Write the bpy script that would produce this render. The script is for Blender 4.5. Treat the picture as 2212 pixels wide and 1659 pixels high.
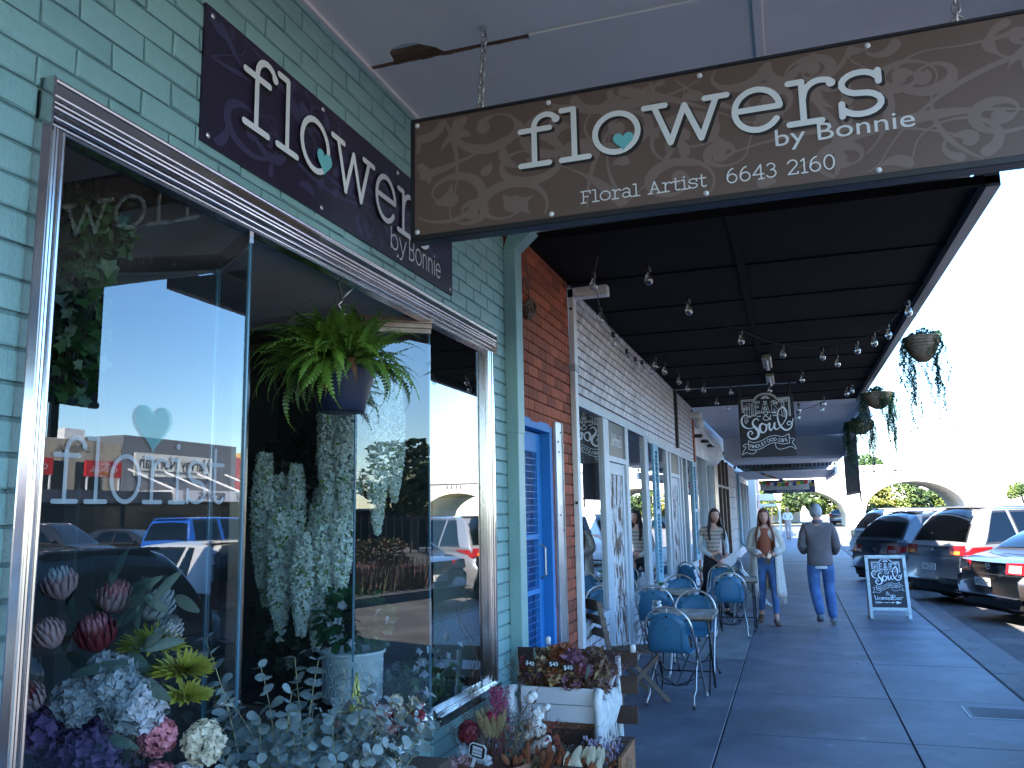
import bpy, bmesh, math, random
from math import sin, cos, pi, radians, sqrt, atan2
from mathutils import Vector, Matrix, noise
random.seed(7)
sc = bpy.context.scene
for o in list(bpy.data.objects): bpy.data.objects.remove(o, do_unlink=True)
COL = sc.collection
# ---------------- camera ----------------
YAW, PITCH, ROLL = 0.31962, 0.15364, -0.019258
CAM = Vector((0, 0, 1.65))
def cam_axes():
    r = Vector((cos(YAW), sin(YAW), 0)); f0 = Vector((-sin(YAW), cos(YAW), 0)); u0 = Vector((0, 0, 1))
    f = f0*cos(PITCH) + u0*sin(PITCH); u = -f0*sin(PITCH) + u0*cos(PITCH)
    return r*cos(ROLL) + u*sin(ROLL), -r*sin(ROLL) + u*cos(ROLL), f
CR, CU, CF = cam_axes()
cd = bpy.data.cameras.new('camera'); cam = bpy.data.objects.new('camera', cd); COL.objects.link(cam)
cam.matrix_world = Matrix(((CR.x, CU.x, -CF.x, CAM.x), (CR.y, CU.y, -CF.y, CAM.y), (CR.z, CU.z, -CF.z, CAM.z), (0, 0, 0, 1)))
cd.sensor_width = 36; cd.lens = 1790/2212*36; cd.clip_start = 0.05; cd.clip_end = 3000
sc.camera = cam
def px_size(p, s):      # rough size in frame of a thing of size s at p (used only to rank repeats), 0 when out of frame
    d = Vector(p)-CAM; z = d.dot(CF)
    if z < .2: return 0
    x = 1790*d.dot(CR)/z; y = 1790*d.dot(CU)/z
    if abs(x) > 1180 or abs(y) > 900: return 0
    return 1790*s/z
# ---------------- light ----------------
SUN_EL, SUN_DIR = radians(42), Vector((-.36, -.93, 0)).normalized()     # direction towards the sun
w = bpy.data.worlds.new('World'); sc.world = w; w.use_nodes = True
nt = w.node_tree; bg = nt.nodes['Background']; sky = nt.nodes.new('ShaderNodeTexSky')
sky.sky_type = 'NISHITA'; sky.sun_disc = False; sky.sun_elevation = SUN_EL
sky.sun_rotation = atan2(SUN_DIR.x, SUN_DIR.y)
sky.air_density = 1.1; sky.dust_density = .1; sky.ozone_density = 6
hs_ = nt.nodes.new('ShaderNodeHueSaturation'); hs_.inputs['Saturation'].default_value = 1.12; nt.links.new(sky.outputs[0], hs_.inputs['Color']); nt.links.new(hs_.outputs[0], bg.inputs[0]); bg.inputs[1].default_value = .15
sl = bpy.data.lights.new('sun', 'SUN'); sl.energy = 5; sl.angle = radians(.5); sl.color = (1, .93, .82)
so = bpy.data.objects.new('sun', sl); COL.objects.link(so)
sd = Vector((SUN_DIR.x*cos(SUN_EL), SUN_DIR.y*cos(SUN_EL), sin(SUN_EL)))
so.rotation_euler = sd.to_track_quat('Z', 'Y').to_euler()
sc.view_settings.view_transform = 'Standard'; sc.view_settings.look = 'None'
sc.view_settings.exposure = 2.88; sc.view_settings.gamma = 1
sc.cycles.max_bounces = 10; sc.cycles.transparent_max_bounces = 16; sc.cycles.glossy_bounces = 5; sc.cycles.diffuse_bounces = 5
sc.cycles.sample_clamp_indirect = 6; sc.cycles.caustics_reflective = False; sc.cycles.caustics_refractive = False
# ---------------- materials ----------------
MATS = {}
def mat(name, col, rough=.6, metal=0., var=.12, scale=6., bump=0., bscale=60., spec=.5, coat=0., stretch=(1, 1, 1), col2=None, mixs=2.5, lo=.45, hi=.6, trans=0., spots=False):
    if name in MATS: return MATS[name]
    m = bpy.data.materials.new(name); m.use_nodes = True; n = m.node_tree; b = n.nodes['Principled BSDF']
    b.inputs['Roughness'].default_value = rough; b.inputs['Metallic'].default_value = metal
    b.inputs['Specular IOR Level'].default_value = spec
    b.inputs['Coat Weight'].default_value = coat; b.inputs['Coat Roughness'].default_value = .03
    if trans: b.inputs['Transmission Weight'].default_value = trans
    tc = n.nodes.new('ShaderNodeTexCoord'); mp = n.nodes.new('ShaderNodeMapping'); mp.inputs['Scale'].default_value = stretch
    n.links.new(tc.outputs['Object'], mp.inputs[0])
    nz = n.nodes.new('ShaderNodeTexNoise'); nz.inputs['Scale'].default_value = scale; nz.inputs['Detail'].default_value = 6
    n.links.new(mp.outputs[0], nz.inputs['Vector'])
    rp = n.nodes.new('ShaderNodeMapRange'); rp.inputs['From Min'].default_value = .3; rp.inputs['From Max'].default_value = .7
    rp.inputs['To Min'].default_value = 1-var; rp.inputs['To Max'].default_value = 1+var
    n.links.new(nz.outputs[0], rp.inputs[0])
    oi = n.nodes.new('ShaderNodeObjectInfo'); mr = n.nodes.new('ShaderNodeMapRange')
    mr.inputs['To Min'].default_value = 1-var*.7; mr.inputs['To Max'].default_value = 1+var*.7
    n.links.new(oi.outputs['Random'], mr.inputs[0])
    mu = n.nodes.new('ShaderNodeMath'); mu.operation = 'MULTIPLY'; n.links.new(rp.outputs[0], mu.inputs[0]); n.links.new(mr.outputs[0], mu.inputs[1])
    vm = n.nodes.new('ShaderNodeVectorMath'); vm.operation = 'SCALE'; vm.inputs[0].default_value = col; n.links.new(mu.outputs[0], vm.inputs['Scale'])
    out = vm.outputs[0]
    if col2:
        n2 = n.nodes.new('ShaderNodeTexNoise'); n2.inputs['Scale'].default_value = mixs; n2.inputs['Detail'].default_value = 8; n2.inputs['Roughness'].default_value = .65
        n.links.new(mp.outputs[0], n2.inputs['Vector'])
        r2 = n.nodes.new('ShaderNodeMapRange'); r2.inputs['From Min'].default_value = lo; r2.inputs['From Max'].default_value = hi; n.links.new(n2.outputs[0], r2.inputs[0])
        mx = n.nodes.new('ShaderNodeMix'); mx.data_type = 'RGBA'; n.links.new(r2.outputs[0], mx.inputs[0]); n.links.new(out, mx.inputs[6]); mx.inputs[7].default_value = (*col2, 1)
        out = mx.outputs[2]
    if spots:       # old gum spots and small stains
        for sc_v, th, dk in ((5.5, .045, .45), (2.3, .05, 1.5), (14, .05, .55)):
            vo = n.nodes.new('ShaderNodeTexVoronoi'); vo.inputs['Scale'].default_value = sc_v; n.links.new(tc.outputs['Object'], vo.inputs['Vector'])
            r3 = n.nodes.new('ShaderNodeMapRange'); r3.inputs['From Min'].default_value = th; r3.inputs['From Max'].default_value = th*2.2; r3.inputs['To Min'].default_value = dk; r3.inputs['To Max'].default_value = 1; n.links.new(vo.outputs['Distance'], r3.inputs[0])
            v3 = n.nodes.new('ShaderNodeVectorMath'); v3.operation = 'SCALE'; n.links.new(out, v3.inputs[0]); n.links.new(r3.outputs[0], v3.inputs['Scale']); out = v3.outputs[0]
    n.links.new(out, b.inputs['Base Color'])
    if bump:
        n3 = n.nodes.new('ShaderNodeTexNoise'); n3.inputs['Scale'].default_value = bscale; n3.inputs['Detail'].default_value = 5; n.links.new(mp.outputs[0], n3.inputs['Vector'])
        bp = n.nodes.new('ShaderNodeBump'); bp.inputs['Strength'].default_value = bump; bp.inputs['Distance'].default_value = .01
        n.links.new(n3.outputs[0], bp.inputs['Height']); n.links.new(bp.outputs[0], b.inputs['Normal'])
    MATS[name] = m; return m
def glass_mat(name, tint=(.9, .95, .95), k=1.8, ior=1.5):
    m = bpy.data.materials.new(name); m.use_nodes = True; n = m.node_tree; n.nodes.remove(n.nodes['Principled BSDF'])
    o = n.nodes['Material Output']; t = n.nodes.new('ShaderNodeBsdfTransparent'); t.inputs[0].default_value = (*tint, 1)
    g = n.nodes.new('ShaderNodeBsdfGlossy'); g.inputs['Roughness'].default_value = .0
    ge = n.nodes.new('ShaderNodeNewGeometry'); dt = n.nodes.new('ShaderNodeVectorMath'); dt.operation = 'DOT_PRODUCT'; n.links.new(ge.outputs['Incoming'], dt.inputs[0]); n.links.new(ge.outputs['Normal'], dt.inputs[1])
    def mth(op, a, b_=None, clamp=False):
        q = n.nodes.new('ShaderNodeMath'); q.operation = op; q.use_clamp = clamp
        for i, v in enumerate((a, b_)):
            if v is None: continue
            if isinstance(v, (int, float)): q.inputs[i].default_value = v
            else: n.links.new(v, q.inputs[i])
        return q.outputs[0]
    sch = mth('ADD', .043, mth('MULTIPLY', .957, mth('POWER', mth('SUBTRACT', 1.0, mth('ABSOLUTE', dt.outputs['Value'])), 5.0)))     # Schlick, same from both faces
    mu = n.nodes.new('ShaderNodeMath'); mu.operation = 'MULTIPLY'; mu.inputs[1].default_value = k; mu.use_clamp = True
    n.links.new(sch, mu.inputs[0]); mx = n.nodes.new('ShaderNodeMixShader')
    n.links.new(mu.outputs[0], mx.inputs[0]); n.links.new(t.outputs[0], mx.inputs[1]); n.links.new(g.outputs[0], mx.inputs[2]); n.links.new(mx.outputs[0], o.inputs[0])
    MATS[name] = m; return m
GLASS = glass_mat('shop_glass', (.76, .84, .85), 2.8); CARGLASS = glass_mat('car_glass', (.18, .21, .22), 1.6); BULBG = glass_mat('bulb_glass', (.90, .93, .95), 4.5)
TEAL = mat('teal_paint', (.215, .37, .36), .45, var=.09, scale=3, bump=.35, bscale=60, col2=(.30, .43, .42), lo=.5, hi=.8)
TEALD = mat('teal_mortar', (.125, .22, .225), .7, var=.1, scale=9, bump=.6, bscale=70)
REDB = mat('red_brick', (.33, .075, .033), .8, var=.5, scale=7, bump=.7, bscale=60, stretch=(6, 6, .5), col2=(.16, .035, .02), lo=.52, hi=.75, mixs=5)
REDM = mat('red_mortar', (.17, .10, .08), .9, var=.2, scale=20, bump=.6)
WHB = mat('washed_brick', (.66, .64, .67), .75, var=.25, scale=30, bump=.6, bscale=60, col2=(.20, .09, .075), mixs=14, lo=.52, hi=.68, stretch=(2, 2, .6))
WHM = mat('washed_mortar', (.05, .02, .016), .9, var=.2, scale=20)
ALU = mat('polished_aluminium', (.62, .58, .57), .17, 1., var=.10, scale=5, bump=.03, bscale=12, col2=(.36, .29, .26), lo=.62, hi=.8, mixs=9)
STEEL = mat('worn_steel', (.5, .47, .45), .38, 1., var=.2, scale=8, bump=.1, col2=(.3, .22, .18), lo=.55, hi=.75)
CHROME = mat('bright_steel', (.62, .62, .62), .2, 1., var=.08)
CEIL = mat('soffit_paint', (.84, .78, .75), .6, var=.06, scale=2, bump=.08, bscale=30, col2=(.76, .70, .67), mixs=.7, lo=.4, hi=.7)
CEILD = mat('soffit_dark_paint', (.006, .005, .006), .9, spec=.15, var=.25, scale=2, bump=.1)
TIMB = mat('raw_timber', (.16, .07, .035), .85, var=.3, scale=6, stretch=(1, 8, 8), bump=.4)
BLACK = mat('black_paint', (.012, .012, .014), .4, var=.1)
DARK = mat('dark_cavity', (.006, .006, .006), .9, var=.1)
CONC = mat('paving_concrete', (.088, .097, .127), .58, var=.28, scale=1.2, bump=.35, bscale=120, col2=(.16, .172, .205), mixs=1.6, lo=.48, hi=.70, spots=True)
CONCL = mat('pale_concrete', (.20, .205, .21), .7, var=.1, scale=1.5, bump=.2, bscale=90, col2=(.16, .16, .165), mixs=2)
KERB = mat('kerb_concrete', (.13, .125, .125), .75, var=.2, scale=3, bump=.4, bscale=80)
ASPH = mat('asphalt', (.085, .08, .08), .85, var=.25, scale=8, bump=.6, bscale=180, col2=(.12, .115, .11), mixs=.8)
WHP = mat('white_paint', (.72, .72, .73), .5, var=.06, scale=6, bump=.08, col2=(.5, .45, .42), mixs=5, lo=.66, hi=.76)
GREYW = mat('pale_grey_paint', (.46, .49, .52), .5, var=.08, scale=5, bump=.08)
BLUEP = mat('bright_blue_paint', (.012, .17, .46), .6, var=.1, scale=4, bump=.1)
LBLUE = mat('duck_blue_louvre', (.18, .36, .46), .5, var=.1)
FLAKE = mat('flaking_timber', (.62, .6, .6), .8, var=.1, scale=6, bump=.7, bscale=40, col2=(.11, .055, .035), mixs=11, lo=.46, hi=.54, stretch=(1, 1, .45))
WOOD = mat('weathered_slat', (.15, .10, .075), .7, var=.25, scale=5, stretch=(1, 1, 6), bump=.3, bscale=40)
CHB = mat('chair_blue', (.035, .15, .26), .42, var=.12, scale=7, bump=.08, col2=(.09, .13, .14), mixs=9, lo=.66, hi=.72)
def plain(name, col, r=.6, **k): return mat(name, col, r, **k)
# ---------------- mesh helpers ----------------
class MB:
    def __init__(s): s.v = []; s.f = []; s.mi = []; s.cur = 0
    def add(s, vs, fs, M=None):
        b = len(s.v); s.v += [tuple(M @ Vector(v)) if M else tuple(v) for v in vs]
        s.f += [tuple(b+i for i in f) for f in fs]; s.mi += [s.cur]*len(fs); return s
    def box(s, x0, x1, y0, y1, z0, z1, M=None, ch=0):
        if ch:      # box with chamfered vertical and horizontal edges
            V = []; F = []
            bm = bmesh.new(); bmesh.ops.create_cube(bm, size=1)
            for v in bm.verts: v.co = Vector(((x0+x1)/2+v.co.x*(x1-x0), (y0+y1)/2+v.co.y*(y1-y0), (z0+z1)/2+v.co.z*(z1-z0)))
            bmesh.ops.bevel(bm, geom=bm.edges[:], offset=ch, segments=1, affect='EDGES')
            bm.verts.index_update(); V = [v.co[:] for v in bm.verts]; F = [[v.index for v in f.verts] for f in bm.faces]; bm.free()
            return s.add(V, F, M)
        return s.add([(x0, y0, z0), (x1, y0, z0), (x1, y1, z0), (x0, y1, z0), (x0, y0, z1), (x1, y0, z1), (x1, y1, z1), (x0, y1, z1)],
                     [(0, 3, 2, 1), (4, 5, 6, 7), (0, 1, 5, 4), (1, 2, 6, 5), (2, 3, 7, 6), (3, 0, 4, 7)], M)
    def tube(s, pts, r, n=8, closed=False, M=None, cap=True):
        pts = [Vector(p) for p in pts]; N = len(pts); rr = r if isinstance(r, (list, tuple)) else [r]*N
        V = []; up = None
        for i, p in enumerate(pts):
            a = pts[(i-1) % N] if (closed or i > 0) else p; b = pts[(i+1) % N] if (closed or i < N-1) else p
            t = (b-a); t = t.normalized() if t.length > 1e-9 else Vector((0, 0, 1))
            if up is None: up = t.orthogonal().normalized()
            up = (up - t*up.dot(t)); up = up.normalized() if up.length > 1e-6 else t.orthogonal().normalized()
            bi = t.cross(up)
            for k in range(n):
                a_ = 2*pi*k/n; V.append(p + (up*cos(a_)+bi*sin(a_))*rr[i])
        F = []
        for i in range(N if closed else N-1):
            j = (i+1) % N
            for k in range(n): F.append((i*n+k, i*n+(k+1) % n, j*n+(k+1) % n, j*n+k))
        if cap and not closed: F.append(tuple(range(n))[::-1]); F.append(tuple((N-1)*n+k for k in range(n)))
        return s.add(V, F, M)
    def lathe(s, prof, n=20, M=None, sx=1, sy=1):
        V = []; F = []
        for r, z in prof:
            for k in range(n): V.append((r*cos(2*pi*k/n)*sx, r*sin(2*pi*k/n)*sy, z))
        for i in range(len(prof)-1):
            for k in range(n): F.append((i*n+k, i*n+(k+1) % n, (i+1)*n+(k+1) % n, (i+1)*n+k))
        return s.add(V, F, M)
    def prism(s, poly, d, M=None):  # 2D polygon in xz plane, thickness d along y from 0 to d
        n = len(poly); V = [(x, 0, z) for x, z in poly]+[(x, d, z) for x, z in poly]
        F = [tuple(range(n)), tuple(range(2*n-1, n-1, -1))]+[(i, n+i, n+(i+1) % n, (i+1) % n) for i in range(n)]
        return s.add(V, F, M)
    def ell(s, c, r, n=10, m=7, M=None):
        V = []; F = []
        for i in range(m+1):
            a = pi*i/m
            for k in range(n): V.append((c[0]+r[0]*sin(a)*cos(2*pi*k/n), c[1]+r[1]*sin(a)*sin(2*pi*k/n), c[2]+r[2]*cos(a)))
        for i in range(m):
            for k in range(n): F.append((i*n+k, (i+1)*n+k, (i+1)*n+(k+1) % n, i*n+(k+1) % n))
        return s.add(V, F, M)
    def mesh(s, name, m, smooth=False):
        me = bpy.data.meshes.new(name); me.from_pydata([tuple(v) for v in s.v], [], s.f)
        for q in (m if isinstance(m, (list, tuple)) else [m]): me.materials.append(q)
        if isinstance(m, (list, tuple)): me.polygons.foreach_set('material_index', s.mi)
        me.validate(); me.update()
        if smooth:
            me.polygons.foreach_set('use_smooth', [True]*len(me.polygons))
            if smooth != 'all': me.set_sharp_from_angle(angle=radians(40))
        return me
    def build(s, name, m, parent=None, smooth=False, world=True): return obj(name, s.mesh(name, m, smooth), parent, world)
def obj(name, me, parent=None, world=True):
    o = bpy.data.objects.new(name, me); COL.objects.link(o)
    if parent is not None:
        o.parent = parent
        if world: o.matrix_parent_inverse = Matrix.Translation(-parent.location) if parent.type == 'EMPTY' and parent.parent is None else Matrix.Identity(4)
    return o
def thing(name, label, cat, loc=(0, 0, 0), rz=0, group=None):
    o = bpy.data.objects.new(name, None); COL.objects.link(o); o.location = loc; o.rotation_euler = (0, 0, rz); o.empty_display_size = .1
    o['label'] = label; o['category'] = cat
    if group: o['group'] = group
    return o
def tag(o, label, cat, group=None):
    o['label'] = label; o['category'] = cat
    if group: o['group'] = group
    return o
def struct(o): o['kind'] = 'structure'; return o
def stuff(o): o['kind'] = 'stuff'; return o
KIDS = {}
def dup(root, loc=None, rz=None, label=None, group=None, scale=None):
    def rec(o, par):
        c = o.copy(); COL.objects.link(c)
        if par is not None: c.parent = par; c.matrix_parent_inverse = o.matrix_parent_inverse.copy()
        for ch in [q for q in bpy.data.objects if q.parent == o]: rec(ch, c)
        return c
    r = rec(root, None)
    if loc is not None: r.location = loc
    if rz is not None: r.rotation_euler = (0, 0, rz)
    if label: r['label'] = label
    if group: r['group'] = group
    if scale: r.scale = scale
    return r
def T(x, y, z): return Matrix.Translation((x, y, z))
def RX(a): return Matrix.Rotation(a, 4, 'X')
def RY(a): return Matrix.Rotation(a, 4, 'Y')
def RZ(a): return Matrix.Rotation(a, 4, 'Z')
def S3(x, y, z): return Matrix.Diagonal((x, y, z, 1))
def frame(o, ux, uy):      # matrix: local x->ux, local z->uy (writing plane), local y -> away from the viewer
    ux = Vector(ux).normalized(); uy = Vector(uy).normalized(); n = uy.cross(ux)
    return Matrix(((ux.x, n.x, uy.x, o[0]), (ux.y, n.y, uy.y, o[1]), (ux.z, n.z, uy.z, o[2]), (0, 0, 0, 1)))
def arc(cx, cy, rx, ry, a0, a1, n=12): return [(cx+rx*cos(radians(a0+(a1-a0)*i/n)), cy+ry*sin(radians(a0+(a1-a0)*i/n))) for i in range(n+1)]
def smooth2(P, k=4, closed=False):
    P = [Vector((*p, 0)) if len(p) == 2 else Vector(p) for p in P]; N = len(P); out = []
    for i in range(N if closed else N-1):
        p0 = P[(i-1) % N] if (closed or i) else P[0]; p1 = P[i]; p2 = P[(i+1) % N]; p3 = P[(i+2) % N] if (closed or i+2 < N) else P[-1]
        for j in range(k):
            t = j/k; out.append(.5*((2*p1)+(-p0+p2)*t+(2*p0-5*p1+4*p2-p3)*t*t+(-p0+3*p1-3*p2+p3)*t**3))
    if not closed: out.append(P[-1])
    return [(p.x, p.y) for p in out]
STK = [0]
def ribbon(mb, pts, w, M, d=0.0, caps=True):   # flat stroke lying in the xz plane of M; split at sharp corners
    for i in range(1, len(pts)-1):
        a, b, c = pts[i-1], pts[i], pts[i+1]; t = abs((atan2(c[1]-b[1], c[0]-b[0])-atan2(b[1]-a[1], b[0]-a[0])+pi) % (2*pi)-pi)
        if t > .75:
            lw = isinstance(w, (list, tuple)); ribbon(mb, pts[:i+1], w[:i+1] if lw else w, M, d); ribbon(mb, pts[i:], w[i:] if lw else w, M, d); return
    n = len(pts); ws = w if isinstance(w, (list, tuple)) else [w]*n; V = []; F = []
    STK[0] = (STK[0]+1) % 7; y0_ = -d-.00018*STK[0]
    for i in range(n):
        a = pts[max(i-1, 0)]; b = pts[min(i+1, n-1)]; dx, dz = b[0]-a[0], b[1]-a[1]; L = sqrt(dx*dx+dz*dz) or 1
        nx, nz = -dz/L*ws[i]/2, dx/L*ws[i]/2; y = y0_-.000012*i
        V += [(pts[i][0]+nx, y, pts[i][1]+nz), (pts[i][0]-nx, y, pts[i][1]-nz)]
    for i in range(n-1): F.append((2*i, 2*i+1, 2*i+3, 2*i+2))
    if caps:
        for e, sgn in ((0, -1), (n-1, 1)):
            a = pts[0 if e == 0 else n-2]; b = pts[1 if e == 0 else n-1]; an = atan2(b[1]-a[1], b[0]-a[0])+(pi if e == 0 else 0); r = ws[e]/2
            base = len(V); V += [(pts[e][0]+r*cos(an-pi/2+pi*k/6), y, pts[e][1]+r*sin(an-pi/2+pi*k/6)) for k in range(7)]; F.append(tuple(range(base, base+7)))
    mb.add(V, F, M)
def text_mesh(s, size, M, m, name='lettering', sx=1., align='CENTER', outline=0, ext=0.0004, space=1.):
    cu = bpy.data.curves.new('t', 'FONT'); cu.body = s; cu.size = size; cu.align_x = align; cu.space_character = space
    cu.resolution_u = 3
    if outline: cu.fill_mode = 'NONE'; cu.bevel_depth = outline; cu.bevel_resolution = 0
    else: cu.extrude = ext
    o = bpy.data.objects.new('t', cu); COL.objects.link(o); dg = bpy.context.evaluated_depsgraph_get(); dg.update()
    me = bpy.data.meshes.new_from_object(o.evaluated_get(dg)); bpy.data.objects.remove(o, do_unlink=True)
    me.materials.clear(); me.materials.append(m); me.name = name
    me.transform(M @ RX(pi/2) @ S3(sx, 1, 1)); return me
def text(s, size, M, m, parent, name='lettering', **k): return obj(name, text_mesh(s, size, M, m, name, **k), parent)
A_ = 1.32
GL = {
 'f': (.86, [[(.36, 0), (.36, 1.0)]+arc(.62, 1.0, .26, .30, 180, 35, 8), [(.06, .93), (.7, .93)], [(.06, 0), (.68, 0)]], [(.84, 1.14)]),
 'l': (.62, [[(.04, A_), (.3, A_), (.3, 0)], [(.02, 0), (.6, 0)]], []),
 'o': (1.02, [arc(.5, .5, .44, .5, 0, 360, 26)], []),
 'w': (1.62, [[(.2, 1), (.5, .02), (.8, .92), (1.1, .02), (1.42, 1)], [(0, 1), (.42, 1)], [(1.2, 1), (1.62, 1)]], []),
 'e': (.98, [[(.08, .52), (.9, .52)]+arc(.49, .5, .42, .5, 5, 325, 24)], []),
 'r': (.84, [[(.04, 1), (.28, 1), (.28, 0)], [(.02, 0), (.6, 0)], [(.28, .55)]+arc(.62, .62, .32, .36, 165, 60, 8)], [(.8, .87)]),
 's': (.82, [arc(.4, .75, .32, .25, 25, 270, 12)+arc(.4, .25, .34, .25, 90, -155, 12), [(.72, .98), (.72, .72)], [(.06, .3), (.06, .0)]], []),
 'i': (.55, [[(.04, 1), (.28, 1), (.28, 0)], [(.02, 0), (.54, 0)]], [(.27, A_)]),
 't': (.66, [[(.26, 1.32), (.26, .25)]+arc(.45, .2, .19, .2, 180, 330, 8), [(.02, .95), (.6, .95)]], []),
 'a': (.9, [arc(.38, .72, .3, .28, 150, 0, 10)+[(.68, .1)]+[(.86, 0)], arc(.38, .28, .31, .28, 0, 360, 16)], []),
 'F': (1.0, [[(.04, 1.3), (.9, 1.3), (.9, 1.02)], [(.26, 1.3), (.26, 0)], [(.26, .68), (.7, .68)], [(.04, 0), (.5, 0)]], []),
 'A': (1.15, [[(.18, 0), (.56, 1.3), (.96, 0)], [(.3, .45), (.83, .45)], [(0, 0), (.36, 0)], [(.78, 0), (1.15, 0)]], []),
 'b': (.95, [[(.14, A_), (.14, 0)], arc(.5, .46, .36, .46, 0, 360, 20)], []),
 'y': (.85, [[(.05, .95), (.42, .02)], [(.8, .95), (.4, -.12), (.28, -.36), (.1, -.4)]], []),
 'B': (.98, [[(.14, 0), (.14, 1.3), (.5, 1.3)]+arc(.5, .98, .3, .32, 90, -90, 8)+[(.14, .66)], [(.5, .66)]+arc(.5, .33, .36, .33, 90, -90, 8)+[(.14, 0)]], []),
 'n': (.86, [[(.14, .95), (.14, 0)], [(.14, .6)]+arc(.43, .58, .28, .36, 160, 0, 10)+[(.71, 0)]], []),
 'I': (.34, [[(.16, .95), (.16, 0)]], [(.16, 1.28)]),
 'E': (.9, [[(.08, .48), (.8, .48)]+arc(.45, .47, .36, .47, 3, 320, 20)], []),
 '6': (.95, [arc(.46, .4, .36, .4, 0, 360, 18), arc(.62, .4, .54, .9, 180, 95, 8)], []),
 '4': (.95, [[(.66, 0), (.66, 1.28), (.06, .42), (.88, .42)], [(.45, 0), (.86, 0)]], []),
 '3': (.88, [arc(.4, .98, .3, .3, 150, -90, 10)+arc(.4, .36, .36, .36, 80, -155, 12)], []),
 '2': (.9, [arc(.42, .94, .34, .34, 165, -30, 10)+[(.08, .02), (.8, .02), (.8, .2)]], []),
 '1': (.6, [[(.1, 1.1), (.32, 1.28), (.32, 0)], [(.1, 0), (.54, 0)]], []),
 '0': (.95, [arc(.46, .64, .36, .64, 0, 360, 20)], []), ' ': (.6, [], [])}
def slab(mb, s, M, ux, uz, wt, d=.002, ls=.06, dot=None):
    x = 0
    for ch in s:
        adv, st, dots = GL[ch]
        for q in st: ribbon(mb, [((x+a)*ux, b*uz) for a, b in q], wt, M, d)
        for a, b in dots:
            c = ((x+a)*ux, b*uz); R = (dot or wt*.72); V = [(c[0]+R*cos(k*pi/6), -d-.0011, c[1]+R*sin(k*pi/6)) for k in range(12)]; mb.add(V, [tuple(range(12))[::-1]], M)
        x += adv+ls
    return x*ux
def slab_w(s, ls=.06): return sum(GL[c][0]+ls for c in s)
def heart(cx, cy, r, n=24):
    P = []
    for k in range(n):
        t = 2*pi*k/n; P.append((cx+r*1.0*(16*sin(t)**3)/16, cy+r*(13*cos(t)-5*cos(2*t)-2*cos(3*t)-cos(4*t))/16))
    return P
def flat(mb, poly, M, d=.001): mb.add([(x, -d, z) for x, z in poly], [tuple(range(len(poly)))], M)
# ================= large structure =================
def cells(U0, U1, Z0, Z1, holes):
    us = sorted({U0, U1, *[min(max(h[0], U0), U1) for h in holes], *[min(max(h[1], U0), U1) for h in holes]})
    zs = sorted({Z0, Z1, *[min(max(h[2], Z0), Z1) for h in holes], *[min(max(h[3], Z0), Z1) for h in holes]})
    for i in range(len(us)-1):
        run = None
        for j in range(len(zs)-1):
            a, b = (us[i]+us[i+1])/2, (zs[j]+zs[j+1])/2
            if any(h[0] < a < h[1] and h[2] < b < h[3] for h in holes):
                if run: yield us[i], us[i+1], run[0], run[1]; run = None
            else: run = (run[0], zs[j+1]) if run else (zs[j], zs[j+1])
        if run: yield us[i], us[i+1], run[0], run[1]
def brick_mesh(L, D, H, m, seed, ch=.004, jit=.0018):
    rnd = random.Random(seed); bm = bmesh.new()
    x, z = L/2, H/2; V = [(-x, 0, -z), (x, 0, -z), (x, 0, z), (-x, 0, z), (-x+ch, -ch, -z+ch), (x-ch, -ch, -z+ch), (x-ch, -ch, z-ch), (-x+ch, -ch, z-ch), (-x, D, -z), (x, D, -z), (x, D, z), (-x, D, z)]
    V = [(a+rnd.uniform(-jit, jit), b+rnd.uniform(-jit, jit)*.8, c+rnd.uniform(-jit, jit)) for a, b, c in V]
    F = [(4, 5, 6, 7), (0, 1, 5, 4), (1, 2, 6, 5), (2, 3, 7, 6), (3, 0, 4, 7), (1, 0, 8, 9), (2, 1, 9, 10), (3, 2, 10, 11), (0, 3, 11, 8)]
    me = bpy.data.meshes.new('brick'); me.from_pydata(V, [], F); me.materials.append(m); me.update(); return me
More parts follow.
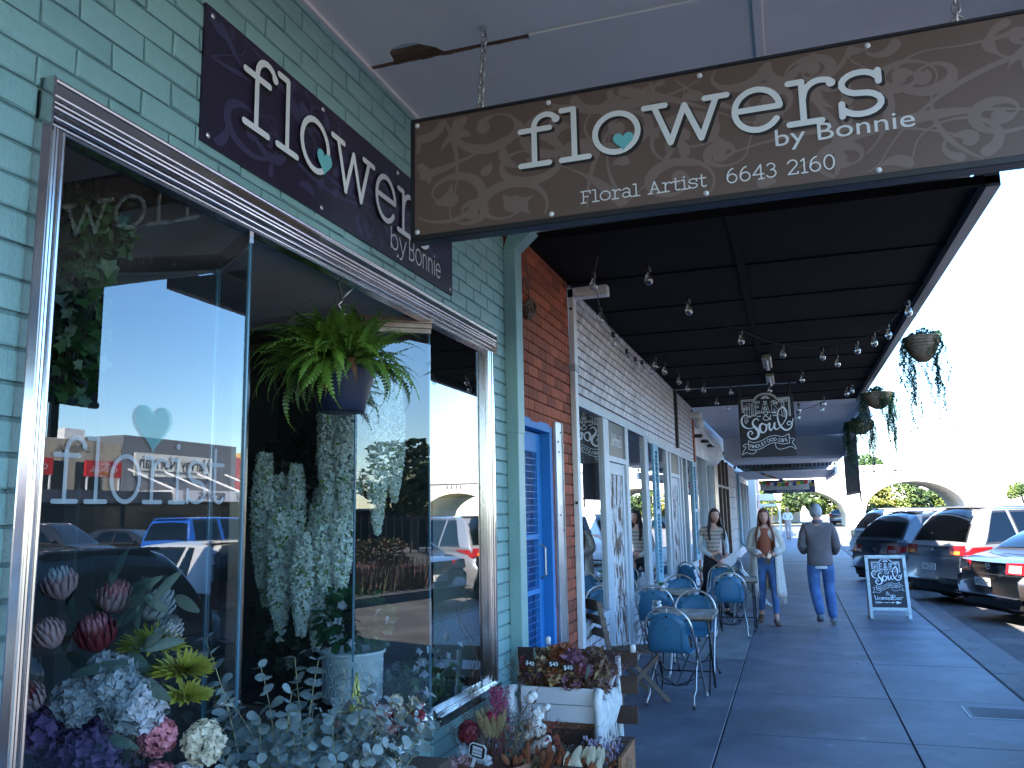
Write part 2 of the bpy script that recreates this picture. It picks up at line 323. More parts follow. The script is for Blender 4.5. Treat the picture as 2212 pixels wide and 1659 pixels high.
def brick_wall(parent, M, U0, U1, Z0, Z1, holes, m, mm, zph=0., uph=0., L=.24, H=.086, gap=.0085, limit=300, core=.1, seed=1, rec=.009):
    rnd = random.Random(seed); base = [brick_mesh(L-gap, .04, H-gap, m, seed*10+k) for k in range(5)]
    mb = MB()
    for a, b, c, d in cells(U0, U1, Z0, Z1, holes): mb.box(a, b, rec, core, c, d, M)
    mb.build('mortar_bed', mm, parent)
    items = []; k = math.floor((Z0-zph)/H)
    while zph+k*H < Z1-.012:
        z0, z1 = max(zph+k*H, Z0), min(zph+(k+1)*H, Z1); zc = (z0+z1)/2
        iv = [(U0, U1)]
        for h in holes:
            if h[2] < zc < h[3]:
                nv = []
                for a, b in iv:
                    if h[1] <= a or h[0] >= b: nv.append((a, b)); continue
                    if h[0] > a: nv.append((a, h[0]))
                    if h[1] < b: nv.append((h[1], b))
                iv = nv
        off = uph+(L/2 if k % 2 else 0)
        for a, b in iv:
            j = math.floor((a-off)/L)
            while off+j*L < b-.02:
                x0, x1 = max(off+j*L, a), min(off+(j+1)*L, b)
                if off+(j+1)*L-a < .06 and off+(j+1)*L < b: j += 1; x1 = min(off+(j+1)*L, b)      # no slivers at either end
                if 0 < b-x1 < .06: x1 = b; j += 1
                if x1-x0 > .012 and z1-z0 > .02:
                    Mw = M @ T((x0+x1)/2, rnd.uniform(-.0012, .0015), zc) @ S3((x1-x0-gap)/(L-gap), 1, (z1-z0-gap)/(H-gap))
                    c = Mw.to_translation(); items.append((px_size(c, 1), Mw, rnd.choice(base)))
                j += 1
        k += 1
    items.sort(key=lambda t: -t[0])
    for s, Mw, me in items[:limit]:
        o = obj('brick', me, parent); o.matrix_basis = Mw
    rest = items[limit:]
    if rest:
        mb = MB()
        for s, Mw, me in rest: mb.add([v.co for v in me.vertices], [tuple(p.vertices) for p in me.polygons], Mw)
        stuff(mb.build('brick_courses', m, parent))
WX = -1.77
WALL = frame((WX, 0, 0), (0, 1, 0), (0, 0, 1))      # local x = world Y, local z = height, local -y = out to the street
def wbox(mb, y0, y1, z0, z1, d0, d1, ch=0): mb.box(WX+d0, WX+d1, y0, y1, z0, z1, ch=ch); return mb
# ---- ground ----
g = MB(); g.box(-300, 400, -300, 600, -1, -.16); struct(g.build('ground', mat('dry_ground', (.14, .14, .08), .9, var=.3, scale=.2)))
def sheet(name, x0, x1, y0, y1, z, m, nx=1, th=.02): return struct(MB().box(x0, x1, y0, y1, z-th, z).build(name, m))
sheet('road', 1.95, 22.4, -80, 140, -.125, ASPH)
sheet('gutter', 1.93, 2.32, -80, 62, -.119, KERB)
fp = thing('footpath', 'x', 'x', (0, 0, 0)); del fp['label'], fp['category']; struct(fp)
MB().box(-2.2, 1.7, -40, 75, -.16, -.012).build('bedding', mat('joint_dirt', (.02, .02, .018), .95, var=.3, bump=.5), fp)
YJ = [-40, -20, -8, -4, -1.5, .6, 2.2, 3.7, 5.2, 6.66, 8.1, 9.8, 11.2, 12.55, 14.05, 15.6, 17.1, 18.6, 20.2, 21.9, 23.6, 25.4, 27.2, 29, 31, 33, 36, 39, 42, 46, 50, 55, 60, 66, 75]
rnd = random.Random(3)
for a, b in zip(YJ[:-1], YJ[1:]):
    for x0, x1 in ((-2.2, -.6), (-.6, .69), (.69, 1.74)):
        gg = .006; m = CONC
        if x0 < -1 and a >= 9.7 and b < 12.7: m = CONCL
        dz = rnd.uniform(-.0025, .0)
        if m is CONCL: gg = .002
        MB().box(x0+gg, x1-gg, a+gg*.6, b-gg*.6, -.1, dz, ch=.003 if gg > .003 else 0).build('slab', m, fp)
kb = thing('kerb', 'x', 'x'); del kb['label'], kb['category']; struct(kb)
y = -40
while y < 62:
    MB().box(1.748, 1.928, y+.004, y+1.5-.004, -.2, .002, ch=.012).build('kerbstone', KERB, kb); y += 1.5
cr = MB(); rnd = random.Random(5)
for (x, y0, y1) in ((2.33, 6, 40), (2.05, 7, 20)):      # cracks and old sealant lines
    P = [(x+rnd.uniform(-.02, .02), y0+(y1-y0)*k/40) for k in range(41)]
    for a, b in zip(P[:-1], P[1:]): cr.add([(a[0], a[1], -.117 if x > 1.9 else .0008), (a[0]+.008, a[1], -.117 if x > 1.9 else .0008), (b[0]+.008, b[1], -.117 if x > 1.9 else .0008), (b[0], b[1], -.117 if x > 1.9 else .0008)], [(0, 1, 2, 3)])
stuff(struct(cr.build('pavement_cracks', plain('crack_dark', (.06, .065, .08), .9)))); bpy.data.objects['pavement_cracks']['kind'] = 'structure'
pg = thing('utility_cover', 'rectangular concrete pit lid with a plastic rim in the footpath near the kerb', 'pit lid', (1.45, 7.74, 0))
MB().box(-.25, .25, -.2, .2, -.01, .006, ch=.005).build('rim', mat('grey_plastic', (.42, .45, .46), .6), pg, world=False)
MB().box(-.225, .225, -.175, .175, -.01, .009).build('lid', CONCL, pg, world=False)
gr = MB()
for k in range(14): gr.box(-.2, .2, -.16+k*.0235, -.148+k*.0235, .009, .011)
gr.build('grip_rib', CONCL, pg, world=False)

# ---- florist building: painted brick, window ----
fb = thing('florist_brick_wall', 'teal painted brick front wall around the florist display window', 'brick wall', (WX, 2.6, 0))
holes = [(1.51, 4.90, .6, 2.77), (2.42, 3.98, 0, .62)]
brick_wall(fb, WALL, .3, 5.208, 0, 3.745, holes, TEAL, TEALD, zph=.003, uph=.06, seed=2, rec=.0045)
SOLD = mat('render_grey', (.32, .32, .33), .8)
MB().box(-9, WX-.1, -25, .35, 0, 6.4).build('side_wing', SOLD, fb)
MB().box(WX-.09, WX, -25, .3, 0, 3.745).build('plain_wall', TEAL, fb)
MB().box(WX-.3, WX, -25, 5.3, 3.95, 6.4).build('parapet', SOLD, fb)  # unseen upper wall above the awning, added to shade the street
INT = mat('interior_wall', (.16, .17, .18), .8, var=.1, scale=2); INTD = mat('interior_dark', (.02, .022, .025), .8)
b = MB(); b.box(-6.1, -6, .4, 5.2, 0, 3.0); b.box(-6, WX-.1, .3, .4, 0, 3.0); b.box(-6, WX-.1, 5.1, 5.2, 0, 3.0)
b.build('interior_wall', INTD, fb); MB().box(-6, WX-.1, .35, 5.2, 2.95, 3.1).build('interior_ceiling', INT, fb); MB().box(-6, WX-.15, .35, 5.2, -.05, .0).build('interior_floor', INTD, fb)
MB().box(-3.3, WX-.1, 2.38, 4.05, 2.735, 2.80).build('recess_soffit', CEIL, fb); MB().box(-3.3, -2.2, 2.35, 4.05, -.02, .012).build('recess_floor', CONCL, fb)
# window: stepped aluminium frame
dw = thing('display_window', 'large florist display window with stepped aluminium frame and splayed entry glass', 'shop window', (WX, 3.2, .6))
C1, C2 = (-2.083, 3.756), (-3.05, 4.02); D1, D2 = (-2.083, 2.644), (-3.05, 2.38)
def step_bar(mb, y0, y1, z0, z1, horiz, steps):
    # steps: list of (fraction0, fraction1, depth)
    for a, b_, d in steps:
        if horiz: wbox(mb, y0, y1, z0+(z1-z0)*a, z0+(z1-z0)*b_, -.03, d, ch=.002)
        else: wbox(mb, y0+(y1-y0)*a, y0+(y1-y0)*b_, z0, z1, -.03, d, ch=.002)
h = MB(); step_bar(h, 1.515, 4.90, 2.655, 2.775, True, [(.62, 1, .05), (.52, .62, .036), (.40, .52, .030), (.30, .40, .018), (.18, .30, .024), (.09, .18, .01), (0, .09, .016)])
wbox(h, 1.51, 1.517, 2.65, 2.78, -.03, .052); wbox(h, 4.898, 4.905, 2.65, 2.78, -.03, .052)
for z, d, r_ in ((2.769, .05, .007), (2.731, .046, .006), (2.716, .04, .0055), (2.701, .043, .006), (2.682, .03, .005), (2.668, .018, .004)): h.tube([(WX+d, 1.515, z), (WX+d, 4.90, z)], r_, 8)
h.build('header', ALU, dw, True)
for y0, y1, fl in ((1.502, 1.592, 0), (4.79, 4.885, 1)):
    j = MB(); st = [(0, .4, .034), (.4, .55, .022), (.55, .8, .026), (.8, 1, .01)]
    if fl: st = [(1-b_, 1-a, d) for a, b_, d in st]
    step_bar(j, y0, y1, .66, 2.655, False, st)
    for q, d in ((.38, .034), (.56, .026), (.8, .024)): yy = y0+(y1-y0)*(1-q if fl else q); j.tube([(WX+d, yy, .66), (WX+d, yy, 2.655)], .006, 8)
    j.build('jamb', ALU, dw, True)
BRZ = mat('dull_bronze_metal', (.22, .17, .15), .45, 1., var=.2)
SILL = [(0, .3, .03), (.3, .55, .045), (.55, .8, .055), (.8, 1, .022)]
s_ = MB(); step_bar(s_, 3.98, 4.885, .59, .665, True, SILL); s_.build('sill', ALU, dw)
s_ = MB(); step_bar(s_, 1.52, 2.42, .59, .665, True, SILL); s_.build('sill', ALU, dw)
def seg(mb, p, q, z0, z1, t0, t1):      # vertical slab between plan points p and q, from offset t0 to t1 on the right of p->q
    d = Vector((q[0]-p[0], q[1]-p[1], 0)).normalized(); n = Vector((d.y, -d.x, 0)); P = Vector((*p, 0)); Q = Vector((*q, 0))
    a, b_, c, e = P+n*t0, Q+n*t0, Q+n*t1, P+n*t1
    mb.add([(a.x, a.y, z0), (b_.x, b_.y, z0), (c.x, c.y, z0), (e.x, e.y, z0), (a.x, a.y, z1), (b_.x, b_.y, z1), (c.x, c.y, z1), (e.x, e.y, z1)],
           [(0, 3, 2, 1), (4, 5, 6, 7), (0, 1, 5, 4), (1, 2, 6, 5), (2, 3, 7, 6), (3, 0, 4, 7)])
A0, B0 = (WX, 3.98), (WX, 2.42)
for p, q, s in ((A0, C1, 1), (C1, C2, 1), (D1, B0, 1), (D2, D1, 1)):
    if p == D1 or p == D2: p, q, s = p, q, 1
    sm = MB(); sgn = -1 if p in (A0, C1) else -1
    for (a, b_, d) in SILL: seg(sm, p, q, .59+.075*a, .59+.075*b_, .02, d*sgn)
    sm.build('sill', ALU, dw)
    if p in (D1, D2): hm = MB(); seg(hm, p, q, 2.62, 2.68, .01, -.004); hm.build('head_rail', ALU, dw)
    hm = MB()
    for (a, b_, d) in ((0, .3, .012), (.3, .6, .03), (.6, 1, .045)): seg(hm, p, q, 2.60+.08*a, 2.60+.08*b_, .02, d*sgn)
    if p not in (D1, D2): hm.build('head_rail', BRZ, dw)
    gm = MB(); seg(gm, p, q, .66, 2.61, 0, .0001); gm.f = [gm.f[2]]; gm.mi = [0]; gm.build('pane', GLASS, dw)
for y0, y1 in ((1.59, 2.42), (3.98, 4.79)):
    MB().add([(WX-.012, y0, .66), (WX-.012, y1, .66), (WX-.012, y1, 2.66), (WX-.012, y0, 2.66)], [(0, 1, 2, 3)]).build('pane', GLASS, dw)
EDGE = mat('glass_edge', (.10, .22, .30), .2, spec=.8)
for x, y in (A0, C1, B0, D1): MB().box(x-.014, x-.006, y-.004, y+.004, .66, 2.62).build('glass_edge', EDGE, dw)
# brick risers below the splays
rv = thing('entry_brick_risers', 'low teal brick walls under the splayed entry windows', 'low wall', (-2.1, 3.2, 0))
for p, q, sd_ in ((A0, C1, 7), (C1, C2, 8)):
    M = frame((q[0], q[1], 0), (p[0]-q[0], p[1]-q[1], 0), (0, 0, 1)); Lq = sqrt((p[0]-q[0])**2+(p[1]-q[1])**2)
    brick_wall(rv, M, 0, Lq, 0, .595, [], TEAL, TEALD, zph=.003, uph=.02, seed=sd_, limit=40)
for p, q, sd_ in ((D1, B0, 9), (D2, D1, 10)):
    M = frame((q[0], q[1], 0), (p[0]-q[0], p[1]-q[1], 0), (0, 0, 1)) @ T(0, 0, 0); Lq = sqrt((p[0]-q[0])**2+(p[1]-q[1])**2)
    MB().box(0, Lq, 0, .09, 0, .595, M @ RZ(0)).build('plain_riser', TEAL, rv)
# window box platforms and partitions
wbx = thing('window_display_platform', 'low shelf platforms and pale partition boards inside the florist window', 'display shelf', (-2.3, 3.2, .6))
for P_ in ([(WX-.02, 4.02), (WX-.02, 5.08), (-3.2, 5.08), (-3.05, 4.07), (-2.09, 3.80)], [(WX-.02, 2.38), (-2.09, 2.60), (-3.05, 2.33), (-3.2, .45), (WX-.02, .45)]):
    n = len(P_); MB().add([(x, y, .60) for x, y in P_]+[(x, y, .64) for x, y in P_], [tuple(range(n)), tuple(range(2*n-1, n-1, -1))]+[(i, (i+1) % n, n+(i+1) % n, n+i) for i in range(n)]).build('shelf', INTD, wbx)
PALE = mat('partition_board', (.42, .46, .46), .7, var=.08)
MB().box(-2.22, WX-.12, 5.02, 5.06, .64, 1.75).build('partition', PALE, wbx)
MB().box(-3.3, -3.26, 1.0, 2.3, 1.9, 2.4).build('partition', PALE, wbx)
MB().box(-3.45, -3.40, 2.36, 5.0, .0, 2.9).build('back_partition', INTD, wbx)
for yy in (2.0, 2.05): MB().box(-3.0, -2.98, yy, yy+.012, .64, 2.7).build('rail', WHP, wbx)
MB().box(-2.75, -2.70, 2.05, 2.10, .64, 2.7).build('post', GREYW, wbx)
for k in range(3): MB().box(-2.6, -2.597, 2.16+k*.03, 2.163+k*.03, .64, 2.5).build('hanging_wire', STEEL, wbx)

# ---- near canopy ----
ncn = thing('florist_awning', 'pale grey sheeted street awning over the florist with a broken soffit panel', 'street awning', (0, 2, 3.745))
ZC = 3.745; XO = 1.9
notch = [(-.97, 3.255), (-1.372, 3.254), (-1.385, 3.235), (-1.40, 3.20), (-1.42, 3.17), (-1.47, 3.145), (-1.53, 3.135), (-1.585, 3.15), (-1.62, 3.185), (-1.625, 3.23), (-1.63, 3.252)]
outl = [(WX, 2.0), (.0, 2.0), (.0, 3.255)]+notch+[(WX, 3.255)]
n = len(outl); pm = MB().add([(x, y, ZC) for x, y in outl]+[(x, y, ZC+.008) for x, y in outl], [tuple(range(n)), tuple(range(2*n-1, n-1, -1))]+[(i, n+i, n+(i+1) % n, (i+1) % n) for i in range(n)])
pm.build('soffit_panel', CEIL, ncn)
for x0, x1, y0, y1 in ((WX, -.02, -12, -6), (WX, -.02, -6, -1), (WX, -.02, -1, 1.99), (0, XO, -12, -6), (0, XO, -6, -1), (0, XO, -1, 1.99), (.012, XO, 2.0, 3.255), (WX, -.005, 3.285, 5.52), (.005, XO, 3.285, 5.52)):
    MB().box(x0, x1, y0, y1, ZC, ZC+.008).build('soffit_panel', CEIL, ncn)
MB().box(-.97, XO, 3.245, 3.295, ZC-.012, ZC-.001, ch=.004).build('cover_strip', CEIL, ncn)
MB().box(-.022, .022, 3.296, 5.52, ZC-.012, ZC-.001, ch=.004).build('cover_strip', CEIL, ncn)
MB().box(-.022, .022, -12, 2.0, ZC-.012, ZC-.001, ch=.004).build('cover_strip', CEIL, ncn)
MB().box(WX+.001, WX+.022, -12, 5.19, ZC-.02, ZC-.001).build('wall_trim', CEIL, ncn)
MB().box(WX, -.6, 3.236, 3.33, ZC+.02, ZC+.05).build('timber_batten', TIMB, ncn); MB().box(WX, -1.2, 2.9, 3.34, ZC+.16, ZC+.18).build('cavity_dark_sheet', DARK, ncn)  # dark sheet added above the broken hole so the cavity reads black
fl_ = MB().add([(-1.36, 3.24, ZC+.001), (-1.45, 3.15, ZC+.012), (-1.53, 3.14, ZC+.035), (-1.47, 3.21, ZC+.03)], [(0, 1, 2, 3)]).build('broken_flap', CEIL, ncn)
spl = MB(); rnd = random.Random(9); x = -1.76
while x < -.95:
    q = rnd.uniform(.03, .08); spl.add([(x, 3.262, ZC-.003), (x+q, 3.26, ZC-.001), (x+q, 3.27+rnd.uniform(0, .012), ZC-.006), (x, 3.272+rnd.uniform(0, .01), ZC-.004)], [(0, 1, 2, 3)]); x += q
spl.build('splintered_edge', TIMB, ncn)
MB().box(WX, XO, -12, 5.5, ZC+.2, ZC+.3).build('deck', SOLD, ncn); MB().box(XO, XO+.06, -12, 5.54, ZC-.06, ZC+.42).build('fascia', GREYW, ncn)
MB().box(WX, XO, 5.5, 5.54, ZC-.04, ZC+.3).build('end_fascia', mat('dark_beam', (.05, .055, .07), .5), ncn)
MB().box(WX, XO, -12.05, -12, ZC-.04, ZC+.3).build('end_fascia', GREYW, ncn)
bl = thing('rolled_side_blind', 'dark roll-down blind hanging at the outer edge of the florist awning', 'blind', (1.93, 4, 3.7))
MB().box(1.90, 1.915, 3.2, 5.44, 2.62, 3.70).build('fabric', BLACK, bl); MB().tube([(1.907, 3.2, 2.60), (1.907, 5.44, 2.60)], .03).build('bottom_bar', BLACK, bl); MB().box(1.89, 1.92, 4.98, 5.05, 2.3, 2.6).build('strap', BLACK, bl)

# ---- dark cafe awning ----
dcn = thing('cafe_awning', 'black painted awning soffit over the cafe tables with seams', 'street awning', (-.2, 11, 3.65))
ZD = 3.65; ys = [5.56, 6.95, 8.15, 9.35, 10.55, 11.75, 12.95, 14.15, 15.35, 16.62]
for a, b_ in zip(ys[:-1], ys[1:]):
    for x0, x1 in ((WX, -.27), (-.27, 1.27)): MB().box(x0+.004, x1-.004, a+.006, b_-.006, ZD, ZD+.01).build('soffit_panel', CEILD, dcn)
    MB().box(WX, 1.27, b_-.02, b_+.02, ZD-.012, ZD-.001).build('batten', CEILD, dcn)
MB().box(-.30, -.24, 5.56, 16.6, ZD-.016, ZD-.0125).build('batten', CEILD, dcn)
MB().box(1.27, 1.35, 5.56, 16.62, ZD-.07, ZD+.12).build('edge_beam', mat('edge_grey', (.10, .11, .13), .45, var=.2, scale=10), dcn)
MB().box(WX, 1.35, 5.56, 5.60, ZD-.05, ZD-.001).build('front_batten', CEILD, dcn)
MB().box(WX, 1.3, 5.56, 16.62, ZD+.2, ZD+.3).build('deck', SOLD, dcn)
# ---- second white awning, lower soffits beyond ----
BRD = mat('white_boards', (.74, .74, .76), .6, var=.06, scale=3)
wa = thing('boarded_awning', 'white boarded awning soffit beyond the cafe with a tall pale fascia beam', 'street awning', (-.1, 22, 3.6))
y = 16.66
while y < 24.7:
    MB().box(WX, 1.52, y, y+.32, ZD-.02, ZD).build('board', BRD, wa); y += .335
MB().box(WX, 1.52, 24.72, 24.9, 3.06, 3.9).build('cross_beam', BRD, wa); MB().box(1.5, 1.56, 16.7, 24.72, 3.3, 3.62).build('edge_fascia', BRD, wa)
y = 24.92
while y < 28.8:
    MB().box(WX, 1.50, y, y+.14, 3.06, 3.08).build('board', BRD, wa); y += .15
for k in range(26): MB().box(WX+k*.126, WX+k*.126+.07, 28.9, 28.95, 2.96, 3.06).build('corrugation', BLACK, wa)
MB().box(WX, 1.5, 16.66, 28.9, 3.9, 4.0).build('deck', SOLD, wa)
la = thing('low_far_awning', 'low pale awning soffit furthest along the footpath', 'street awning', (-.1, 33, 2.85))
y = 28.98
while y < 36.9: MB().box(WX, 1.45, y, y+.28, 2.83, 2.85).build('board', BRD, la); y += .29
MB().box(1.40, 1.50, 28.98, 37, 2.72, 2.95).build('gutter', WHP, la); MB().box(WX, 1.4, 29, 37, 3.1, 3.2).build('deck', SOLD, la)

# ---- teal box downpipe ----
tp = thing('teal_downpipe', 'teal rectangular downpipe with angled top between teal and red brick', 'downpipe', (-1.71, 5.27, 0))
MB().box(WX+.002, WX+.085, 5.204, 5.336, 0, 2.18, ch=.004).build('pipe', TEAL, tp); MB().box(WX+.002, WX+.089, 5.20, 5.34, 2.17, 3.44, ch=.004).build('pipe', TEAL, tp)
MB().add([(WX+.002, 5.20, 3.44), (WX+.089, 5.20, 3.44), (WX+.089, 5.34, 3.44), (WX+.002, 5.33, 3.44), (WX+.06, 5.20, 3.60), (WX+.22, 5.20, 3.55), (WX+.22, 5.33, 3.55), (WX+.06, 5.33, 3.60)],
         [(0, 3, 2, 1), (4, 5, 6, 7), (0, 1, 5, 4), (1, 2, 6, 5), (2, 3, 7, 6), (3, 0, 4, 7)]).build('elbow', TEAL, tp)
# ---- red brick pier with blue door ----
rw = thing('red_brick_wall', 'red textured brick wall around the blue door', 'brick wall', (WX, 6.1, 0))
brick_wall(rw, WALL, 5.212, 6.95, 0, 3.745, [(5.42, 6.32, 0, 2.33)], REDB, REDM, zph=2.99-.086*35, uph=.1, seed=4, rec=.012)
MB().box(WX-.3, WX, 5.3, 16.6, 3.95, 6.4).build('parapet', SOLD, rw)  # upper wall carried on out of view, put in for its shade
bd = thing('blue_door', 'bright blue timber door frame with blue wire mesh security screen door', 'door', (WX, 5.95, 0))
f_ = MB(); wbox(f_, 5.42, 5.48, 0, 2.33, -.12, .004, ch=.004); wbox(f_, 6.25, 6.32, 0, 2.33, -.12, .004, ch=.004); wbox(f_, 5.48, 6.25, 2.26, 2.33, -.12, .004, ch=.004); f_.build('door_frame', BLUEP, bd)
l_ = MB(); wbox(l_, 5.48, 5.54, 0, 2.25, -.11, -.07, ch=.003); wbox(l_, 6.13, 6.25, 0, 2.25, -.11, -.07, ch=.003); wbox(l_, 5.54, 6.13, 2.10, 2.25, -.11, -.07, ch=.003)
for z in (1.05, 1.45, .3): wbox(l_, 5.54, 6.13, z, z+.035, -.11, -.07)
l_.build('screen_door', BLUEP, bd)
wm = MB(); y = 5.54
while y < 6.13: wm.tube([(WX-.075, y, .1), (WX-.075, y, 2.1)], .0022, 4, cap=False); y += .035
z = .1
while z < 2.1: wm.tube([(WX-.073, 5.54, z), (WX-.073, 6.13, z)], .0022, 4, cap=False); z += .05
wm.build('wire_mesh', mat('blue_wire', (.04, .22, .6), .4), bd)
b = MB(); wbox(b, 5.48, 6.25, 0, 2.26, -.2, -.14); b.build('door_panel', mat('deep_blue', (.012, .05, .17), .5), bd)
MB().tube([(WX-.07, 6.17, 1.15), (WX-.03, 6.17, 1.18), (WX-.03, 6.17, 1.38), (WX-.07, 6.17, 1.41)], .008).build('handle', STEEL, bd)
gp = thing('galvanised_post', 'dented galvanised steel cover strip beside the blue door', 'metal strip', (WX, 6.45, 0))
mbp = MB(); wbox(mbp, 6.345, 6.52, 0, 2.36, .002, .03, ch=.003); wbox(mbp, 6.52, 6.526, 0, 2.36, .002, .04); mbp.build('plate', mat('galvanised', (.34, .34, .36), .42, 1., var=.2, scale=5, bump=.5, bscale=7), gp)
for z in (2.28, 2.2, 2.12, 1.62, 1.5): MB().tube([(WX+.028, 6.40+z % .1, z), (WX+.035, 6.40+z % .1, z)], .008).build('screw', BLACK, gp)
# white downpipe of cafe
wp = thing('white_downpipe', 'off white square downpipe with right angle top beside the washed brick', 'downpipe', (-1.7, 7.0, 0))
MB().box(WX+.002, WX+.052, 6.955, 7.055, 0, 2.9, ch=.004).build('pipe', WHP, wp); MB().box(WX+.002, WX+.056, 6.95, 7.06, 2.9, 3.60, ch=.004).build('pipe', WHP, wp); MB().box(WX+.002, WX+.36, 6.95, 7.06, 3.52, 3.61, ch=.004).build('outlet', WHP, wp)
MB().box(WX, WX+.062, 6.92, 7.075, 2.86, 2.92).build('bracket', GREYW, wp)
for z in (3.42, 1.72): MB().tube([(WX+.03, 6.948, z), (WX+.03, 6.96, z)], .014).build('hole_plug', BLACK, wp)

# ---- cafe front ----
cw = thing('cafe_brick_wall', 'whitewashed brick cafe wall above and below the window frames', 'brick wall', (WX, 11.5, 0))
chs = [(7.10, 10.95, .62, 2.69), (8.42, 9.50, 0, .65), (10.95, 16.25, .62, 2.62), (13.15, 14.25, 0, .65)]
brick_wall(cw, WALL, 7.07, 16.6, 0, 3.70, chs, WHB, WHM, zph=2.96-.086*35, uph=.03, seed=6, rec=.012, gap=.013)
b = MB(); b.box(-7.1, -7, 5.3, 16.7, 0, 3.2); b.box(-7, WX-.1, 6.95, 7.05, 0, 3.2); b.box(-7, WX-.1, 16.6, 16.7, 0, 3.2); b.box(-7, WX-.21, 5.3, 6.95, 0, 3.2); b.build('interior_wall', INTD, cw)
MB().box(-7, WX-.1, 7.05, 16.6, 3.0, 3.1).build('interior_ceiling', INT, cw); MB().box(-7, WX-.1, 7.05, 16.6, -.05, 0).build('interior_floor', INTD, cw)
cf = thing('cafe_window_frames', 'pale grey timber window frames across the cafe front', 'window frames', (WX, 11.5, .6))
def bar(y0, y1, z0, z1, d0=-.09, d1=.008, nm='frame', m=GREYW): b = MB(); wbox(b, y0, y1, z0, z1, d0, d1, ch=.003); return b.build(nm, m, cf)
bar(7.10, 10.95, 2.59, 2.69, nm='head'); bar(10.95, 16.25, 2.54, 2.63, nm='head')
for y0, y1 in ((7.10, 7.17), (8.24, 8.50), (9.42, 9.60), (10.74, 11.02), (12.72, 12.92), (13.10, 13.22), (14.18, 14.30), (14.58, 14.70), (15.28, 15.42), (16.15, 16.25)): bar(y0, y1, .0 if y0 in (8.24, 9.42, 13.10, 14.18) else .62, 2.588 if y0 < 10.8 else 2.538, nm='post')
for y0, y1 in ((7.17, 8.24), (9.60, 10.74), (11.02, 12.72), (14.30, 14.58), (14.70, 15.28), (15.42, 16.15)):
    bar(y0, y1, .62, .70, d1=.03, nm='sill')
    MB().add([(WX-.022, y0, .70), (WX-.022, y1, .70), (WX-.022, y1, 2.56), (WX-.022, y0, 2.56)], [(0, 1, 2, 3)]).build('pane', GLASS, cf)
def leafdoor(y0, y1, name, lab, top):
    d = thing(name, lab, 'door', (WX, y0, 0))
    def q(a, b_, c, e, d0, d1, nm, m): mbx = MB(); wbox(mbx, a, b_, c, e, d0, d1, ch=.003); mbx.build(nm, m, d)
    q(y0, y1, 2.16, 2.22, -.09, .006, 'transom_rail', GREYW)
    q(y0, y0+.12, 0, 2.155, -.07, -.02, 'stile', GREYW); q(y1-.12, y1, 0, 2.155, -.07, -.015, 'stile', GREYW)
    q(y0+.12, y1-.12, 2.03, 2.155, -.07, -.02, 'rail', GREYW); q(y0+.12, y1-.12, 0, .24, -.07, -.02, 'rail', FLAKE); q(y0+.12, y1-.12, .62, .74, -.07, -.018, 'rail', FLAKE)
    q(y0+.12, y1-.12, .24, .62, -.065, -.035, 'lower_panel', FLAKE); q(y0+.12, y1-.12, .74, 2.03, -.065, -.030, 'upper_panel', FLAKE)
    q(y0+.15, y1-.15, .8, 1.97, -.05, -.028, 'raised_panel', FLAKE)
    q(y0+.1, y1, 2.22, top, -.06, -.012, 'transom_board', BLACK); return d
d1_ = leafdoor(8.50, 9.42, 'panelled_door', 'flaking white timber cafe door under the street number board', 2.588)
d2_ = leafdoor(13.22, 14.18, 'panelled_door', 'narrow flaking cafe door between louvred shutters', 2.538)
text('24a Prince St', .19, frame((WX-.011, 9.0, 2.34), (0, 1, 0), (0, 0, 1)), WHP, d1_, sx=.56)
def shutter(y0, y1, z0, z1, ang, lab):
    s = thing('louvred_shutter', lab, 'shutter', (WX+.035, y0, z0), 0, 'duck egg blue shutters on the cafe front'); L = y1-y0
    M = RZ(-ang)
    b = MB(); b.box(0, .035, 0, .06, 0, z1-z0, M); b.box(0, .035, L-.06, L, 0, z1-z0, M); b.box(0, .035, .06, L-.06, 0, .09, M); b.box(0, .035, .06, L-.06, z1-z0-.09, z1-z0, M); b.box(0, .035, .06, L-.06, (z1-z0)/2-.03, (z1-z0)/2+.03, M)
    b.build('frame', LBLUE, s, world=False)
    z = .12; sm = MB().box(-.005, .04, .06, L-.06, -.004, .004, RY(radians(35))).mesh('slat', LBLUE)
    while z < z1-z0-.1:
        if abs(z-(z1-z0)/2) > .05: o = obj('slat', sm, s, False); o.matrix_basis = M @ T(0, 0, z)
        z += .052
shutter(11.08, 11.34, .72, 2.52, .1, 'blue louvred shutter beside the first wide cafe window'); shutter(15.70, 16.0, .72, 2.52, .1, 'blue louvred shutter near the far end of the cafe wall')
bp_ = thing('black_conduit', 'black vertical conduit on the washed brick above the cafe windows', 'pipe', (WX, 14, 2.7)); MB().box(WX+.002, WX+.05, 13.95, 14.08, 2.66, 3.64).build('pipe', BLACK, bp_)
